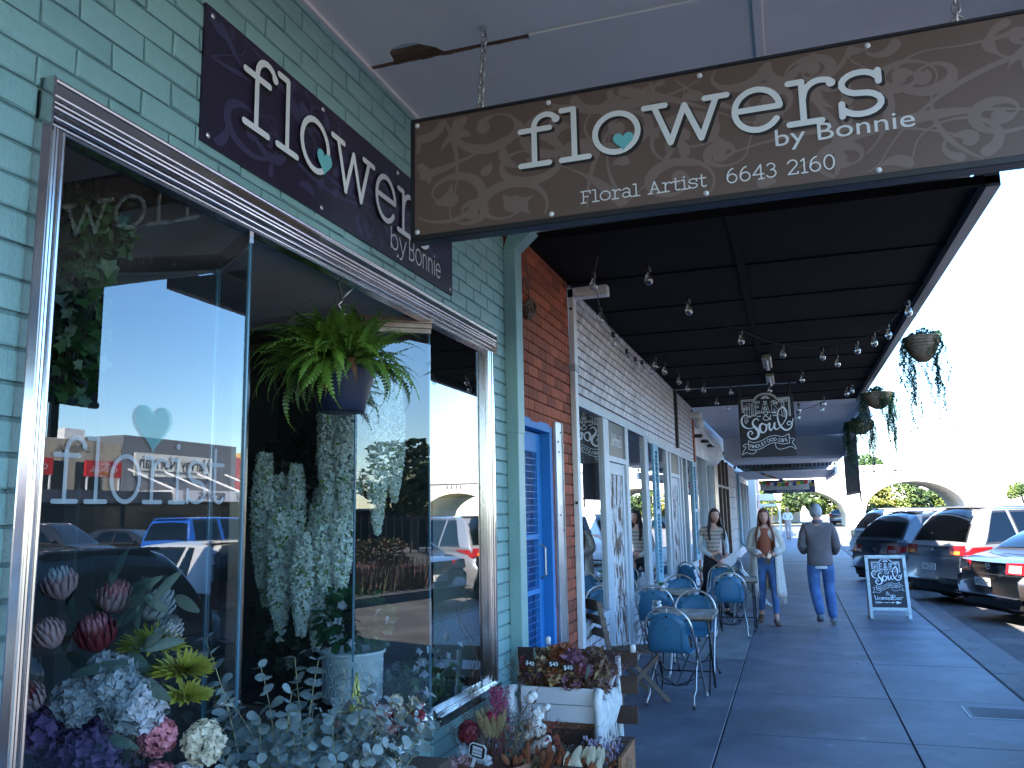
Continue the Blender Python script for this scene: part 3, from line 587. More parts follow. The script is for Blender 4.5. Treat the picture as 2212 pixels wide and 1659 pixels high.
# ================= signs =================
LETW = plain('sign_letter_white', (.74, .72, .72), .5, var=.02); AQUA = plain('aqua_heart', (.16, .50, .52), .5, var=.02)
BRN = mat('sign_brown', (.125, .075, .060), .45, var=.04); SWB = plain('sign_scroll_brown', (.195, .132, .115), .45, var=.04)
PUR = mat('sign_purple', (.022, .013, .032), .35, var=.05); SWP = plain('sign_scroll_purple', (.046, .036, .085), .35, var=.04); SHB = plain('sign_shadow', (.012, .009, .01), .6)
def scroll_art(x0, x1, z0, z1, seed, n):     # swirling vine print: spirals with tapering arms, clipped to the board
    rnd = random.Random(seed); out = []
    def clip(P, Wd):
        run = []; rw_ = []
        for p, w_ in zip(P, Wd):
            if x0+w_/2+.004 < p[0] < x1-w_/2-.004 and z0+w_/2+.004 < p[1] < z1-w_/2-.004: run.append(p); rw_.append(w_)
            else:
                if len(run) > 3: out.append((run, rw_))
                run = []; rw_ = []
        if len(run) > 3: out.append((run, rw_))
    Hh = z1-z0
    for i in range(n):
        cx = x0+(x1-x0)*(i+.5+rnd.uniform(-.35, .35))/n; cz = z0+Hh*rnd.choice((.15, .32, .5, .68, .85, .95)); R = Hh*rnd.uniform(.10, .30); s = rnd.choice((1, -1)); a0 = rnd.uniform(0, 2*pi); P = []; Wd = []
        for k in range(46):     # spiral
            t = k/45; a = a0+s*t*2*pi*1.35; r = R*(1-.82*t); P.append((cx+r*cos(a)*1.5, cz+r*sin(a))); Wd.append(Hh*(.012+.07*math.exp(-((t-.45)/.2)**2)+.11*max(0, t-.82)/.18))
        clip(P, Wd)
        p0 = P[0]; an = a0-s*pi/2; P = []; Wd = []          # arm running out of the spiral
        L = Hh*rnd.uniform(.7, 1.5); bend = rnd.uniform(.6, 1.5)*s
        x, z = p0
        for k in range(34):
            t = k/33; P.append((x, z)); Wd.append(Hh*(.012+.07*max(0, sin(pi*t))**3*(1 if i % 2 else .4))); an -= bend/34*-1; x += cos(an)*L/34*1.4; z += sin(an)*L/34
        clip(P, Wd)
        for q in range(2):      # leaf drops
            lx, lz, an, L = cx+rnd.uniform(-1, 1)*Hh*.7, cz+rnd.uniform(-.5, .5)*Hh, rnd.uniform(0, 2*pi), Hh*rnd.uniform(.12, .3); P = []; Wd = []
            for k in range(14): t = k/13; P.append((lx+cos(an+t*1.1)*L*t, lz+sin(an+t*1.1)*L*t)); Wd.append(Hh*.10*sin(pi*min(t*1.05, 1))**.8*(1-t*.4)+.001)
            clip(P, Wd)
    return out
# hanging brown sign
hs = thing('hanging_shop_sign', 'brown hanging shop sign reading flowers by Bonnie with pale lettering and aqua heart', 'sign', (-.25, 3.13, 2.81))
SX0, SX1, SZ0, SZ1, SY = -1.475, 1.03, 2.815, 3.362, 3.12
MB().box(SX0+.012, SX1-.012, SY, SY+.05, SZ0+.012, SZ1-.012).build('board', BRN, hs)
b = MB(); b.box(SX0, SX1, SY-.008, SY+.058, SZ1-.014, SZ1, ch=.003); b.box(SX0, SX1, SY-.012, SY+.062, SZ0-.012, SZ0+.014, ch=.003); b.box(SX0, SX0+.016, SY-.008, SY+.058, SZ0+.014, SZ1-.014); b.box(SX1-.016, SX1, SY-.008, SY+.058, SZ0+.014, SZ1-.014); b.build('frame', BLACK, hs)
SM = frame((0, SY, 0), (1, 0, 0), (0, 0, 1)); b = MB()
for P, Wd in scroll_art(SX0+.018, SX1-.018, SZ0+.016, SZ1-.016, 21, 26): ribbon(b, P, Wd, SM, .0006)
b.build('scroll_print', SWB, hs)
wd = slab_w('flowers'); ux = 1.42/wd
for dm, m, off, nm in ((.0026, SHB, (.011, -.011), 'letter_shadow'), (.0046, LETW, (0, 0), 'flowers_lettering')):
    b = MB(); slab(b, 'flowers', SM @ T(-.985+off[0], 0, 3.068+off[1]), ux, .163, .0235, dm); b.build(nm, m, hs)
b = MB(); flat(b, heart(-.542, 3.112, .042), SM, .0075); b.build('heart', AQUA, hs)
text('by Bonnie', .095, SM @ T(.27, -.003, 2.992), LETW, hs, sx=1.28)
b = MB(); u_ = .50/slab_w('Floral Artist'); slab(b, 'Floral Artist', SM @ T(-.725, 0, 2.873), u_, .037, .0052, .0046); slab(b, '6643 2160', SM @ T(-.155, 0, 2.873), .395/slab_w('6643 2160'), .043, .0054, .0046); b.build('small_lettering', LETW, hs)
sc_ = MB().lathe([(.0, .005), (.009, .004), (.011, 0)], 12, RX(pi/2)).mesh('screw_cap', LETW, 'all')
for x in (-1.447, -.849, -.232, .378, .99):
    for z in (3.331, 2.846): o = obj('screw_cap', sc_, hs); o.matrix_basis = T(x, SY-.001, z)
def chain(name, lab, top, bot, r=.0045, L=.044, grp=None):
    c = thing(name, lab, 'chain', top, 0, grp); n = int((Vector(bot)-Vector(top)).length/(L-.008)); D = (Vector(bot)-Vector(top))
    lk = []
    for k in range(15):
        a = 2*pi*k/15; lk.append((.0125*cos(a), 0, .0145*sin(a)+(.0105 if sin(a) >= 0 else -.0105)))
    me = MB().tube(lk, r, 6, closed=True).mesh('link', STEEL, 'all'); R = D.to_track_quat('Z', 'Y').to_matrix().to_4x4()
    for k in range(n):
        o = obj('link', me, c); P = Vector(top)+D*((k+.5)/n); o.matrix_basis = T(*P) @ R @ RZ(pi/2*(k % 2)+.3)
    MB().tube([Vector(top)+Vector((0, 0, .01)), Vector(top)+Vector((0, 0, -.012))], .009, 8).build('eye_bolt', STEEL, c)
    MB().tube([Vector(bot)+Vector((.022*cos(a), 0, .022*sin(a))) for a in [pi*2*k/14 for k in range(14)]], .004, 6, closed=True).build('shackle', STEEL, c)
    return c
chain('sign_chain', 'rusty steel chain at the left end of the hanging brown sign', (-1.135, 3.145, ZC), (-1.16, 3.145, 3.375), grp='chains holding the brown sign')
chain('sign_chain', 'rusty steel chain at the right end of the hanging brown sign', (.685, 3.145, ZC), (.685, 3.145, 3.375), grp='chains holding the brown sign')
# purple wall sign
ps = thing('wall_sign', 'dark purple flat shop sign on the teal bricks reading flowers by Bonnie', 'sign', (WX, 3.18, 2.88))
wbb = MB(); wbox(wbb, 2.11, 4.252, 2.875, 3.365, .004, .016, ch=.001); wbb.build('board', PUR, ps)
PM = frame((WX+.016, 0, 0), (0, 1, 0), (0, 0, 1)); b = MB()
for P, Wd in scroll_art(2.12, 4.24, 2.885, 3.355, 5, 13): ribbon(b, P, Wd, PM, .0006)
b.build('scroll_print', SWP, ps)
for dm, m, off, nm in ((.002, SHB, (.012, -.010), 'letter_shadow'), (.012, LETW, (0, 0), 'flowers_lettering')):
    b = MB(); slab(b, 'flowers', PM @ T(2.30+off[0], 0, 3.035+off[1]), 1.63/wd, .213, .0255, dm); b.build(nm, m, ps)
b = MB(); flat(b, heart(2.845, 3.10, .058), PM, .0145); b.build('heart', AQUA, ps)
b = MB(); s1 = .155; slab(b, 'by', PM @ T(3.46, 0, 2.925), .098, .078, .0075, .004); slab(b, 'BonnIE', PM @ T(3.665, 0, 2.925), .415/slab_w('BonnIE'), .082, .0075, .004); b.build('small_lettering', LETW, ps)
sm2 = MB().lathe([(0, .004), (.009, .003), (.011, 0)], 10, RY(pi/2)).mesh('screw_cap', STEEL, 'all')
for y in (2.145, 2.85, 3.55, 4.215):
    for z in (3.335, 2.905): o = obj('screw_cap', sm2, ps); o.matrix_basis = T(WX+.016, y, z)
# florist decal on the big pane
fd = thing('window_decal', 'frosted florist lettering with a translucent aqua heart on the left window pane', 'window lettering', (WX-.01, 1.95, 1.7))
DM = frame((WX-.009, 0, 0), (0, 1, 0), (0, 0, 1)); b = MB(); slab(b, 'florist', DM @ T(1.635, 0, 1.70), .69/slab_w('florist'), .128, .0125, .0015)
FR = mat('frosted_vinyl', (.55, .62, .66), .5); b.build('florist_lettering', FR, fd)
b = MB(); flat(b, heart(1.985, 1.925, .078), DM, .003); b.build('heart', mat('aqua_vinyl', (.05, .42, .42), .4), fd)
for nm in ('aqua_vinyl',):
    n = MATS[nm].node_tree; pb = n.nodes['Principled BSDF']; pb.inputs['Alpha'].default_value = .42
MATS['frosted_vinyl'].node_tree.nodes['Principled BSDF'].inputs['Alpha'].default_value = .38
# ---- hand lettered cafe art (unit: board 1 wide, 1.15 high, origin at lower left) ----
CHALK = plain('chalk_white', (.80, .84, .88), .6, var=.04); CHALKG = plain('chalk_grey', (.20, .26, .30), .6)
def cafe_art(M, par, k, bar=False, mirror=False, m=CHALK):
    if mirror: M = M @ T(k, 0, 0) @ S3(-1, 1, 1)
    M = M @ S3(k, 1, k); b = MB(); t = .011; r = lambda P, w_=t, d=.001: ribbon(b, P, w_, M, d)
    top = 1.0
    for off in (0, .022):   # frame
        r([(.07+off, .76), (.06+off, top-off), (.30, top-off)]+[(.5+(.2-off*.6)*cos(radians(a)), top-.01-off*.9+(.12)*sin(radians(a))) for a in range(170, 5, -12)]+[(.72, top-off), (.93-off, top+.01-off), (.93-off, .66)], .010)
    for a in (20, 55, 90, 125, 160): c, s_ = cos(radians(a)), sin(radians(a)); r([(.5+.02*c, 1.0+.015*s_), (.5+.055*c, 1.0+.045*s_), (.5+.09*c, 1.0+.075*s_)], [.004, .024, .004])
    def dbl(P, w1=.012):    # outlined letter bar
        r(P, w1)
    # HEART tall block letters drawn as outlines with a shaded edge
    def outl(cx, segs):
        for sgm in segs:
            (x0, z0), (x1, z1) = sgm; L = sqrt((x1-x0)**2+(z1-z0)**2); nx, nz = -(z1-z0)/L*.018, (x1-x0)/L*.018
            r([(cx+x0+nx, z0+nz), (cx+x1+nx, z1+nz), (cx+x1-nx, z1-nz), (cx+x0-nx, z0-nz), (cx+x0+nx, z0+nz)], .0075)
            ribbon(b2, [(cx+x0-nx*1.9, z0), (cx+x1-nx*1.9, z1)], .014, M, .0008)
    b2 = MB(); h0, h1 = .72, .955
    outl(.13, [((.0, .60), (.0, h1-.02)), ((.09, .68), (.09, h1-.02)), ((.02, .83), (.07, .84))])
    outl(.29, [((.0, .69), (.0, h1)), ((.02, h1-.01), (.1, h1-.01)), ((.02, .86), (.08, .86)), ((.02, .76), (.1, .76))])
    outl(.43, [((.0, .74), (.06, h1)), ((.06, h1), (.12, .74)), ((.03, .82), (.09, .82))])
    outl(.62, [((.0, .74), (.0, h1)), ((.02, h1-.005), (.08, .92)), ((.08, .92), (.03, .86)), ((.03, .85), (.10, .75))])
    outl(.80, [((.0, .66), (.0, h1)), ((-.07, h1-.01), (.08, h1))])
    b2.build('letter_shading', CHALKG, par)
    r([(.10, .60), (.13, .55), (.17, .61)], .009)
    r(smooth2([(.16, .66), (.3, .72), (.5, .755), (.68, .72), (.86, .63)], 5), .006)
    # ampersand and dashes
    r(smooth2([(.58, .70), (.55, .62), (.48, .60), (.44, .64), (.49, .69), (.53, .73), (.49, .76), (.46, .73), (.52, .66), (.58, .61)], 4), .012); r([(.34, .68), (.40, .68)], .014); r([(.62, .68), (.68, .68)], .014)
    # Soul script: thick and thin
    def script(P, ws): Q = smooth2(P, 6); n = len(Q); W2 = [ws[min(int(i/(n-1)*(len(ws)-1)), len(ws)-2)]*(1-(i/(n-1)*(len(ws)-1)) % 1)+ws[min(int(i/(n-1)*(len(ws)-1))+1, len(ws)-1)]*((i/(n-1)*(len(ws)-1)) % 1) for i in range(n)]; r(Q, W2, .0016)
    script([(.21, .66), (.17, .70), (.10, .71), (.05, .63), (.07, .52), (.16, .46), (.25, .47)], [.012, .014, .018, .034, .034, .02, .012])
    script([(.36, .60), (.32, .64), (.26, .60), (.25, .53), (.30, .46), (.34, .40), (.33, .31), (.26, .26), (.18, .28), (.15, .36), (.20, .41), (.24, .37), (.21, .35)], [.012, .02, .026, .034, .05, .052, .04, .03, .026, .03, .02, .014, .012])
    script([(.46, .52), (.41, .54), (.37, .48), (.38, .40), (.43, .37), (.48, .42), (.49, .50), (.45, .53)], [.016, .03, .044, .044, .02, .03, .03, .016])
    script([(.50, .50), (.55, .54), (.54, .46), (.56, .41), (.61, .46), (.64, .54), (.63, .47), (.66, .42), (.74, .47), (.84, .60), (.86, .74), (.80, .83), (.72, .76), (.70, .62), (.74, .48), (.83, .40), (.92, .44), (.95, .52), (.90, .56), (.86, .52), (.89, .49), (.95, .53), (.97, .60)],
           [.012, .03, .034, .03, .014, .03, .032, .022, .012, .016, .03, .036, .018, .026, .036, .030, .022, .018, .018, .014, .014, .018, .016])
    # ribbon banner with curved lettering
    up = [(.15, .23), (.25, .19), (.38, .22), (.52, .29), (.64, .31), (.76, .28), (.88, .33)]; lo = [(.15, .07), (.25, .05), (.38, .08), (.52, .155), (.64, .175), (.76, .145), (.88, .16)]
    r(smooth2(up, 5), .009); r(smooth2(lo, 5), .009); r([up[0], lo[0]], .009); r([up[-1], lo[-1]], .009)
    r(smooth2([(.15, .16), (.09, .17), (.05, .13), (.10, .11), (.06, .05), (.03, -.03), (.10, .01), (.20, -.02), (.28, .02), (.26, .05)], 4), .008); r(smooth2([(.88, .25), (.97, .23), (.93, .17), (.97, .10), (.99, .04), (.90, .09), (.78, .06), (.70, .05), (.64, .09), (.63, .165)], 4), .008)
    U = smooth2([(a[0], (a[1]+c[1])/2-.03) for a, c in zip(up, lo)], 20)
    b.build('cafe_lettering', m, par)
    s_ = 'WHOLEFOOD CAFE'; tot = [1.15 if c == 'W' else .75 if c in 'HOD' else .3 if c == ' ' else .62 for c in s_]; W_ = sum(tot); acc = 0
    for c, a in zip(s_, tot):
        f0 = .03+.93*(acc+a/2)/W_; acc += a; i = min(int(f0*(len(U)-1)), len(U)-2); P = U[i]; ang = atan2(U[i+1][1]-U[i][1], U[i+1][0]-U[i][0])
        if c != ' ': text(c, .092, M @ T(P[0], -.0012, P[1]-.005) @ RY(-ang), m, par, 'letter', sx=.86, ext=.0002)
    if bar:
        b = MB(); r(smooth2([(.53, -.02), (.50, -.08), (.44, -.09), (.42, -.06), (.46, -.03), (.49, .0), (.46, .02), (.44, .0), (.49, -.05), (.53, -.09)], 4), .010)
        z = -.235
        def sc2(P, w_=.014): r(smooth2([(x, z+y) for x, y in P], 4), w_)
        sc2([(.07, .13), (.10, .0), (.13, .0)], .02); sc2([(.16, .07), (.16, .0)], .018); r([(.16, z+.1), (.161, z+.101)], .02)
        x = .2
        for c in 'censed':
            if c == 'c': sc2([(x+.045, .06), (x+.01, .06), (x+.005, .01), (x+.05, .01)])
            if c == 'e': sc2([(x+.01, .03), (x+.05, .04), (x+.035, .075), (x+.005, .04), (x+.02, .0), (x+.06, .01)])
            if c == 'n': sc2([(x+.01, .07), (x+.01, .0), (x+.03, .07), (x+.05, .05), (x+.055, .0)])
            if c == 's': sc2([(x+.05, .075), (x+.01, .06), (x+.05, .02), (x+.01, .0)])
            if c == 'd': sc2([(x+.05, .06), (x+.01, .05), (x+.01, .0), (x+.05, .02)]); sc2([(x+.05, .15), (x+.052, .07), (x+.06, .0)], .018)
            x += .064
        sc2([(.62, .15), (.61, .07), (.61, 0)], .022); sc2([(.6, .15), (.7, .14), (.68, .09), (.62, .075), (.72, .05), (.7, .0), (.6, .0)])
        sc2([(.80, .06), (.75, .06), (.75, .01), (.80, .02), (.81, .07), (.82, 0)]); sc2([(.86, .07), (.865, .0)], .018); sc2([(.865, .05), (.9, .08), (.93, .07)])
        r([(.12, -.33), (.72, -.33)], .009); 
        for xx in (.10, .14, .18, .22, .26): r([(xx-.03, -.295), (xx, -.33), (xx-.03, -.365)], .010)
        for xx, q in ((.42, .018), (.60, .028)): flat(b, [(xx-q*1.3, -.33), (xx, -.33-q), (xx+q*1.3, -.33), (xx, -.33+q)], M, .0015)
        flat(b, [(.72, -.28), (.72, -.38), (.88, -.33)], M, .0015)
        b.build('bar_lettering', m, par)
BOARD = mat('blackboard', (.006, .006, .012), .5, var=.15)
cs = thing('cafe_hanging_sign', 'black square hanging sign with white hand lettering Heart and Soul Wholefood Cafe', 'sign', (-.28, 13.8, 2.43))
X0, X1, Z0, Z1 = -.72, .135, 2.445, 3.41; MB().box(X0, X1, 13.80, 13.83, Z0, Z1, ch=.003).build('board', BOARD, cs)
cafe_art(frame((X0, 13.80, Z0+.07), (1, 0, 0), (0, 0, 1)), cs, X1-X0)
for x in (X0+.03, X1-.05): MB().box(x, x+.02, 13.81, 13.83, Z1, ZD-.013).build('hanger', BLACK, cs)
MB().tube([(WX, 13.82, ZD-.04), (.2, 13.82, ZD-.04)], .01).build('hanging_rail', STEEL, cs)
# mirrored lettering board added inside the first cafe window, standing in for a reflection
wb_ = thing('reflection_board', 'dark board with mirrored white lettering standing in for a reflection in the first cafe window', 'sign', (WX-.12, 7.7, 1.6))
MB().box(WX-.16, WX-.13, 7.19, 8.22, 1.62, 2.56).build('board', BOARD, wb_)
cafe_art(frame((WX-.129, 7.23, 1.72), (0, 1, 0), (0, 0, 1)), wb_, .72, mirror=True)
# A-frame
af = thing('a_frame_sign', 'white framed blackboard A-frame sign on the footpath by the kerb', 'sandwich board', (1.27, 13.62, 0))
WF = mat('limewashed_frame', (.55, .60, .58), .7, var=.15, scale=12, bump=.2, col2=(.33, .33, .32), mixs=9, lo=.58, hi=.7)
tilt = radians(13); w_ = .565; x0 = -w_/2
LM = RX(-tilt)
b = MB(); b.box(x0, x0+.045, 0, .025, 0, .93, LM, ch=.003); b.build('stile', WF, af, world=False); b = MB(); b.box(x0+w_-.045, x0+w_, 0, .025, 0, .93, LM, ch=.003); b.build('stile', WF, af, world=False)
b = MB(); b.box(x0+.045, x0+w_-.045, 0, .025, .88, .93, LM, ch=.003); b.build('rail', WF, af, world=False); b = MB(); b.box(x0+.045, x0+w_-.045, 0, .025, .12, .165, LM, ch=.003); b.build('rail', WF, af, world=False)
MB().box(x0+.045, x0+w_-.045, .012, .018, .165, .88, LM).build('blackboard', BOARD, af, world=False)
tmp = []
class _P: pass
n0 = set(bpy.data.objects); cafe_art(LM @ frame((x0+.06, .011, .385), (1, 0, 0), (0, 0, 1)), af, w_-.12, bar=True)
for o in set(bpy.data.objects)-n0: o.matrix_parent_inverse = Matrix.Identity(4)
LB = T(0, .42, 0) @ RX(tilt)
for a in (x0, x0+w_-.045): MB().box(a, a+.045, -.02, 0, 0, .93, LB).build('back_leg', WF, af, world=False)
MB().box(x0+.045, x0+w_-.045, -.018, -.01, .15, .9, LB).build('back_board', BOARD, af, world=False)
MB().tube([(0, .05, .3), (0, .1, .17), (0, .35, .17), (0, .38, .25)], .003, 5).build('stay_chain', STEEL, af, world=False)
# Angelite sign + navy poultry sign
ag = thing('gift_shop_sign', 'pale box sign reading Angelite Energy hanging under the far awning', 'sign', (-.24, 35, 2.4))
MB().box(-1.17, .70, 35, 35.1, 2.33, 2.65, ch=.005).build('box', mat('sign_pale', (.46, .49, .50), .5), ag)
GR = plain('sign_grey_print', (.10, .11, .12), .6); AM = frame((0, 34.998, 0), (1, 0, 0), (0, 0, 1))
text('Angelite Energy', .21, AM @ T(-.55, 0, 2.45), GR, ag, sx=.85); text('new age gift shop', .085, AM @ T(.30, 0, 2.455), GR, ag)
b = MB()
for z, xa in ((2.41, -.03), (2.56, -.03), (2.38, -1.0)): b.box(xa, .62, 34.997, 34.9985, z, z+.006)
b.build('rule_line', GR, ag)
for x in (-1.0, .55): MB().tube([(x, 35.05, 2.65), (x, 35.05, 2.84)], .008).build('hanger', BLACK, ag)
ny = thing('poultry_sign', 'navy box sign reading fresh poultry behind the pale gift shop sign', 'sign', (-.1, 37, 2.3))
NAVY = plain('sign_navy', (.01, .02, .07), .5); MB().box(-1.10, .98, 37, 37.1, 2.24, 2.78, ch=.005).build('box', NAVY, ny)
NM = frame((0, 36.998, 0), (1, 0, 0), (0, 0, 1)); text("FRESH POULTRY'S", .12, NM @ T(-.02, 0, 2.262), plain('sign_light_print', (.5, .5, .52), .6), ny, sx=1.15); text('N', .24, NM @ T(.88, 0, 2.48), plain('sign_yellow_print', (.5, .42, .05), .6), ny)
for x in (-.9, .8): MB().tube([(x, 37.05, 2.78), (x, 37.05, 2.95)], .008).build('hanger', BLACK, ny)
pf = thing('prayer_flags', 'string of small coloured prayer flags under the far awning above the signs', 'bunting', (-.3, 30, 2.8))
fc = [('flag_yellow', (.5, .4, .03)), ('flag_green', (.04, .22, .06)), ('flag_red', (.45, .03, .03)), ('flag_white', (.5, .5, .5)), ('flag_blue', (.04, .05, .25))]
P = [(-.9, 29.6, 2.78), (-.2, 29.6, 2.50), (.05, 29.6, 2.42), (.45, 29.6, 2.55)]; N = 14
fpth = [(-1.05+1.75*k/N, 30.6, 2.58-.10*sin(pi*k/N)+.01*(k % 3)) for k in range(N+1)]; fp2 = [(-1.25+1.15*k/10, 29.3, 2.98-.45*(k/10)-.03*sin(pi*k/10)) for k in range(11)]
MB().tube(fpth, .004, 4).build('string', BLACK, pf); MB().tube(fp2, .004, 4).build('string', BLACK, pf)
for q, pth in enumerate((fpth, fp2)):
    for k in range(len(pth)-1):
        a, c = Vector(pth[k]), Vector(pth[k+1]); nm, cc = fc[(k+q) % 5]; m_ = plain(nm, cc, .8)
        MB().add([a, c, c+Vector((0, .01, -.11 if q == 0 else -.06)), a+Vector((0, -.02, -.12 if q == 0 else -.07))], [(0, 1, 2, 3)]).build('flag', m_, pf)
# ---- festoon bulbs ----
bulb0 = None
def bulb(p, lab, rz=0):
    global bulb0
    if bulb0 is None:
        BS = 1.08
        t = thing('festoon_bulb', lab, 'light bulb', p, rz, 'clear festoon bulbs under the cafe awning')
        MB().lathe([(.0, 0), (.016, 0), (.018, -.01), (.018, -.05), (.0, -.052)], 12).build('socket', BLACK, t, 'all', world=False)
        MB().lathe([(.014, -.052), (.015, -.062), (.027, -.085), (.032, -.108), (.027, -.132), (.012, -.146), (0, -.148)], 14).build('glass_globe', BULBG, t, 'all', world=False)
        MB().tube([(-.004, 0, -.055), (-.006, 0, -.11), (0, 0, -.12), (.006, 0, -.11), (.004, 0, -.055)], .0018, 5).build('filament', mat('filament', (.5, .3, .15), .4), t, world=False)
        t.scale = (BS, BS, BS); bulb0 = t; return t
    return dup(bulb0, p, rz, lab)
BP = [((-1.35, 6.15, 3.4), 'touching the end of the white downpipe'), ((-.92, 6.15, 3.4), 'alone in the upper left of the dark soffit'), ((-1.55, 7.3, 3.4), 'second down along the cafe wall, below the downpipe'), ((-.75, 7.28, 3.4), 'alone midway under the front of the dark soffit'),
 ((-1.66, 8.43, 3.4), 'third down along the washed brick wall'), ((-1.70, 9.4, 3.4), 'fourth down along the washed brick wall'), ((-1.70, 9.95, 3.4), 'leftmost of the close cluster by the wall'), ((-1.66, 10.2, 3.4), 'second in the close cluster by the wall'), ((-1.58, 10.4, 3.4), 'third in the close cluster by the wall'), ((-1.47, 10.02, 3.4), 'highest in the close cluster by the wall'), ((-1.42, 10.48, 3.4), 'rightmost of the close cluster by the wall'),
 ((-1.36, 11.43, 3.4), 'first right of the wall cluster'), ((-1.33, 12.2, 3.4), 'above the start of the pale rail'), ((-1.12, 12.4, 3.4), 'left of the hanging cafe sign by two bulbs'), ((-.76, 12.89, 3.4), 'just left above the hanging cafe sign'), ((-1.07, 14.04, 3.4), 'low at the left beyond the pale rail'),
 ((-.39, 8.86, 3.4), 'first on the sagging front wire'), ((.02, 9.88, 3.4), 'second on the sagging front wire'), ((.46, 10.24, 3.4), 'lowest on the sagging front wire'), ((.65, 10.82, 3.4), 'below the sagging front wire on its own'), ((.82, 9.97, 3.4), 'fourth on the sagging front wire'), ((.96, 9.56, 3.4), 'fifth on the sagging front wire'), ((1.06, 9.17, 3.4), 'second from the outer edge on the front wire'), ((1.15, 8.32, 3.44), 'at the very outer edge of the awning'),
 ((.25, 12.01, 3.4), 'right above the hanging cafe sign'), ((-.2, 12.9, 3.4), 'over the top edge of the hanging cafe sign'), ((.94, 14, 3.42), 'left of the far outer pair'), ((1.02, 14.0, 3.46), 'right of the far outer pair'), ((.59, 14, 3.28), 'upper of the middle pair right of the cafe sign'), ((.56, 14.1, 3.2), 'lower of the middle pair right of the cafe sign'), ((.21, 14, 3.2), 'upper of the pair touching the cafe sign'), ((.19, 14.1, 3.09), 'lower of the pair touching the cafe sign'), ((-.9, 14, 3.29), 'hanging before the far pale soffit'), ((-.60, 13.6, 3.22), 'in front of the letter H on the cafe sign'), ((-.17, 13.6, 3.14), 'in front of the letter R on the cafe sign')]
for i, (p, l) in enumerate(BP): bulb((p[0], p[1], p[2]+.10), 'clear festoon bulb '+l, i*.7)
fw = thing('festoon_wire', 'thin black festoon cable looping between the bulbs under the awning', 'cable', (0, 10, 3.5))
def wire(P, sag=.03, r=.004):
    for a, c in zip(P[:-1], P[1:]):
        a, c = Vector(a), Vector(c); Q = [a.lerp(c, t/6)+Vector((0, 0, -sag*4*(t/6)*(1-t/6))) for t in range(7)]; MB().tube(Q, r, 5, cap=False).build('wire', BLACK, fw)
pt = lambda i: (BP[i][0][0], BP[i][0][1], BP[i][0][2]+.1)
wire([(-1.3, 6.1, 3.6), pt(0), pt(2), pt(4), pt(5), pt(6), pt(7), pt(8), (-1.6, 11.5, 3.62)], .03); wire([(-.8, 8.4, 3.64), pt(16), pt(17), pt(18), pt(20), pt(21), pt(22), pt(23)], .02)
wire([(-1.7, 14.2, 3.6), pt(32), (-.6, 13.6, 3.32), pt(33), pt(34), pt(31), pt(29), pt(27)], .02); wire([pt(34), pt(30), pt(28), pt(26), (1.25, 14, 3.6)], .02)
wire([pt(9), (-1.47, 10.02, 3.64)]); wire([pt(10), (-1.42, 10.5, 3.64)])
for i in (1, 3, 11, 12, 13, 14, 15, 19, 24, 25): a = pt(i); MB().tube([a, (a[0]+.02, a[1], 3.645)], .003, 5).build('wire', BLACK, fw)
# soffit light fittings, coil, rails
def batten_light(y, lab):
    t = thing('soffit_light', lab, 'light fitting', (-.19, y, ZD-.02), 0, 'corroded fluorescent fittings on the dark soffit')
    MB().box(-.06, .06, -.45, .45, -.05, 0, ch=.012).build('reflector', mat('corroded_metal', (.38, .34, .28), .35, 1., var=.3, scale=6), t, world=False); MB().tube([(0, -.42, -.065), (0, .42, -.065)], .018).build('tube', WHP, t, world=False)
    for s in (-.43, .43): MB().box(-.03, .03, s-.02, s+.02, -.08, -.05).build('end_cap', STEEL, t, world=False)
batten_light(11.6, 'corroded fluorescent light fitting in the middle of the dark soffit'); batten_light(13.2, 'corroded light fitting just above the hanging cafe sign')
cc = thing('cable_coil', 'tangled coil of old cable hanging on the red bricks beside the teal downpipe', 'cable', (WX+.03, 5.72, 3.2)); b = MB(); rnd = random.Random(4)
for k in range(7):
    R = rnd.uniform(.07, .12); cy, cz, ph = 5.70+rnd.uniform(-.015, .02), 3.12+rnd.uniform(-.02, .03), rnd.uniform(0, 6); b.tube([(WX+.02+.012*sin(3*a+ph)+k*.004, cy+R*cos(a), cz+R*.75*sin(a+ph*.2)) for a in [2*pi*i/24 for i in range(24)]], .005, 6, closed=True)
b.build('coil', mat('old_cable', (.12, .075, .05), .6, var=.3), cc)
MB().tube([(WX+.02, 5.66, 3.62), (WX+.025, 5.68, 3.45), (WX+.03, 5.70, 3.30), (WX+.03, 5.69, 3.18)], .004, 6).build('lead', MATS['old_cable'], cc); MB().tube([(WX+.02, 5.64+.05*cos(a), 3.27+.09*sin(a)) for a in [pi*i/10 for i in range(11)]], .006, 6).build('loop', MATS['old_cable'], cc)
cam_ = thing('security_camera', 'white dome security camera box at the far top corner of the cafe wall', 'camera', (-1.62, 16.3, 3.3)); MB().box(WX, -1.55, 16.2, 16.45, 3.38, 3.50, ch=.02).build('bracket', WHP, cam_); MB().ell((-1.6, 16.3, 3.28), (.10, .10, .12)).build('housing', WHP, cam_, 'all')
rl = thing('wall_rail', 'pale metal rail running along the fascia beyond the cafe wall', 'rail', (-1.6, 18, 3.1)); MB().tube([(-1.62, 16.7, 3.15), (-1.62, 22.6, 3.02)], .022).build('tube', WHP, rl)
for y in (16.8, 18.2, 19.6, 21, 22.5): MB().box(WX, -1.6, y, y+.05, 3.05, 3.12).build('bracket', BLACK, rl)
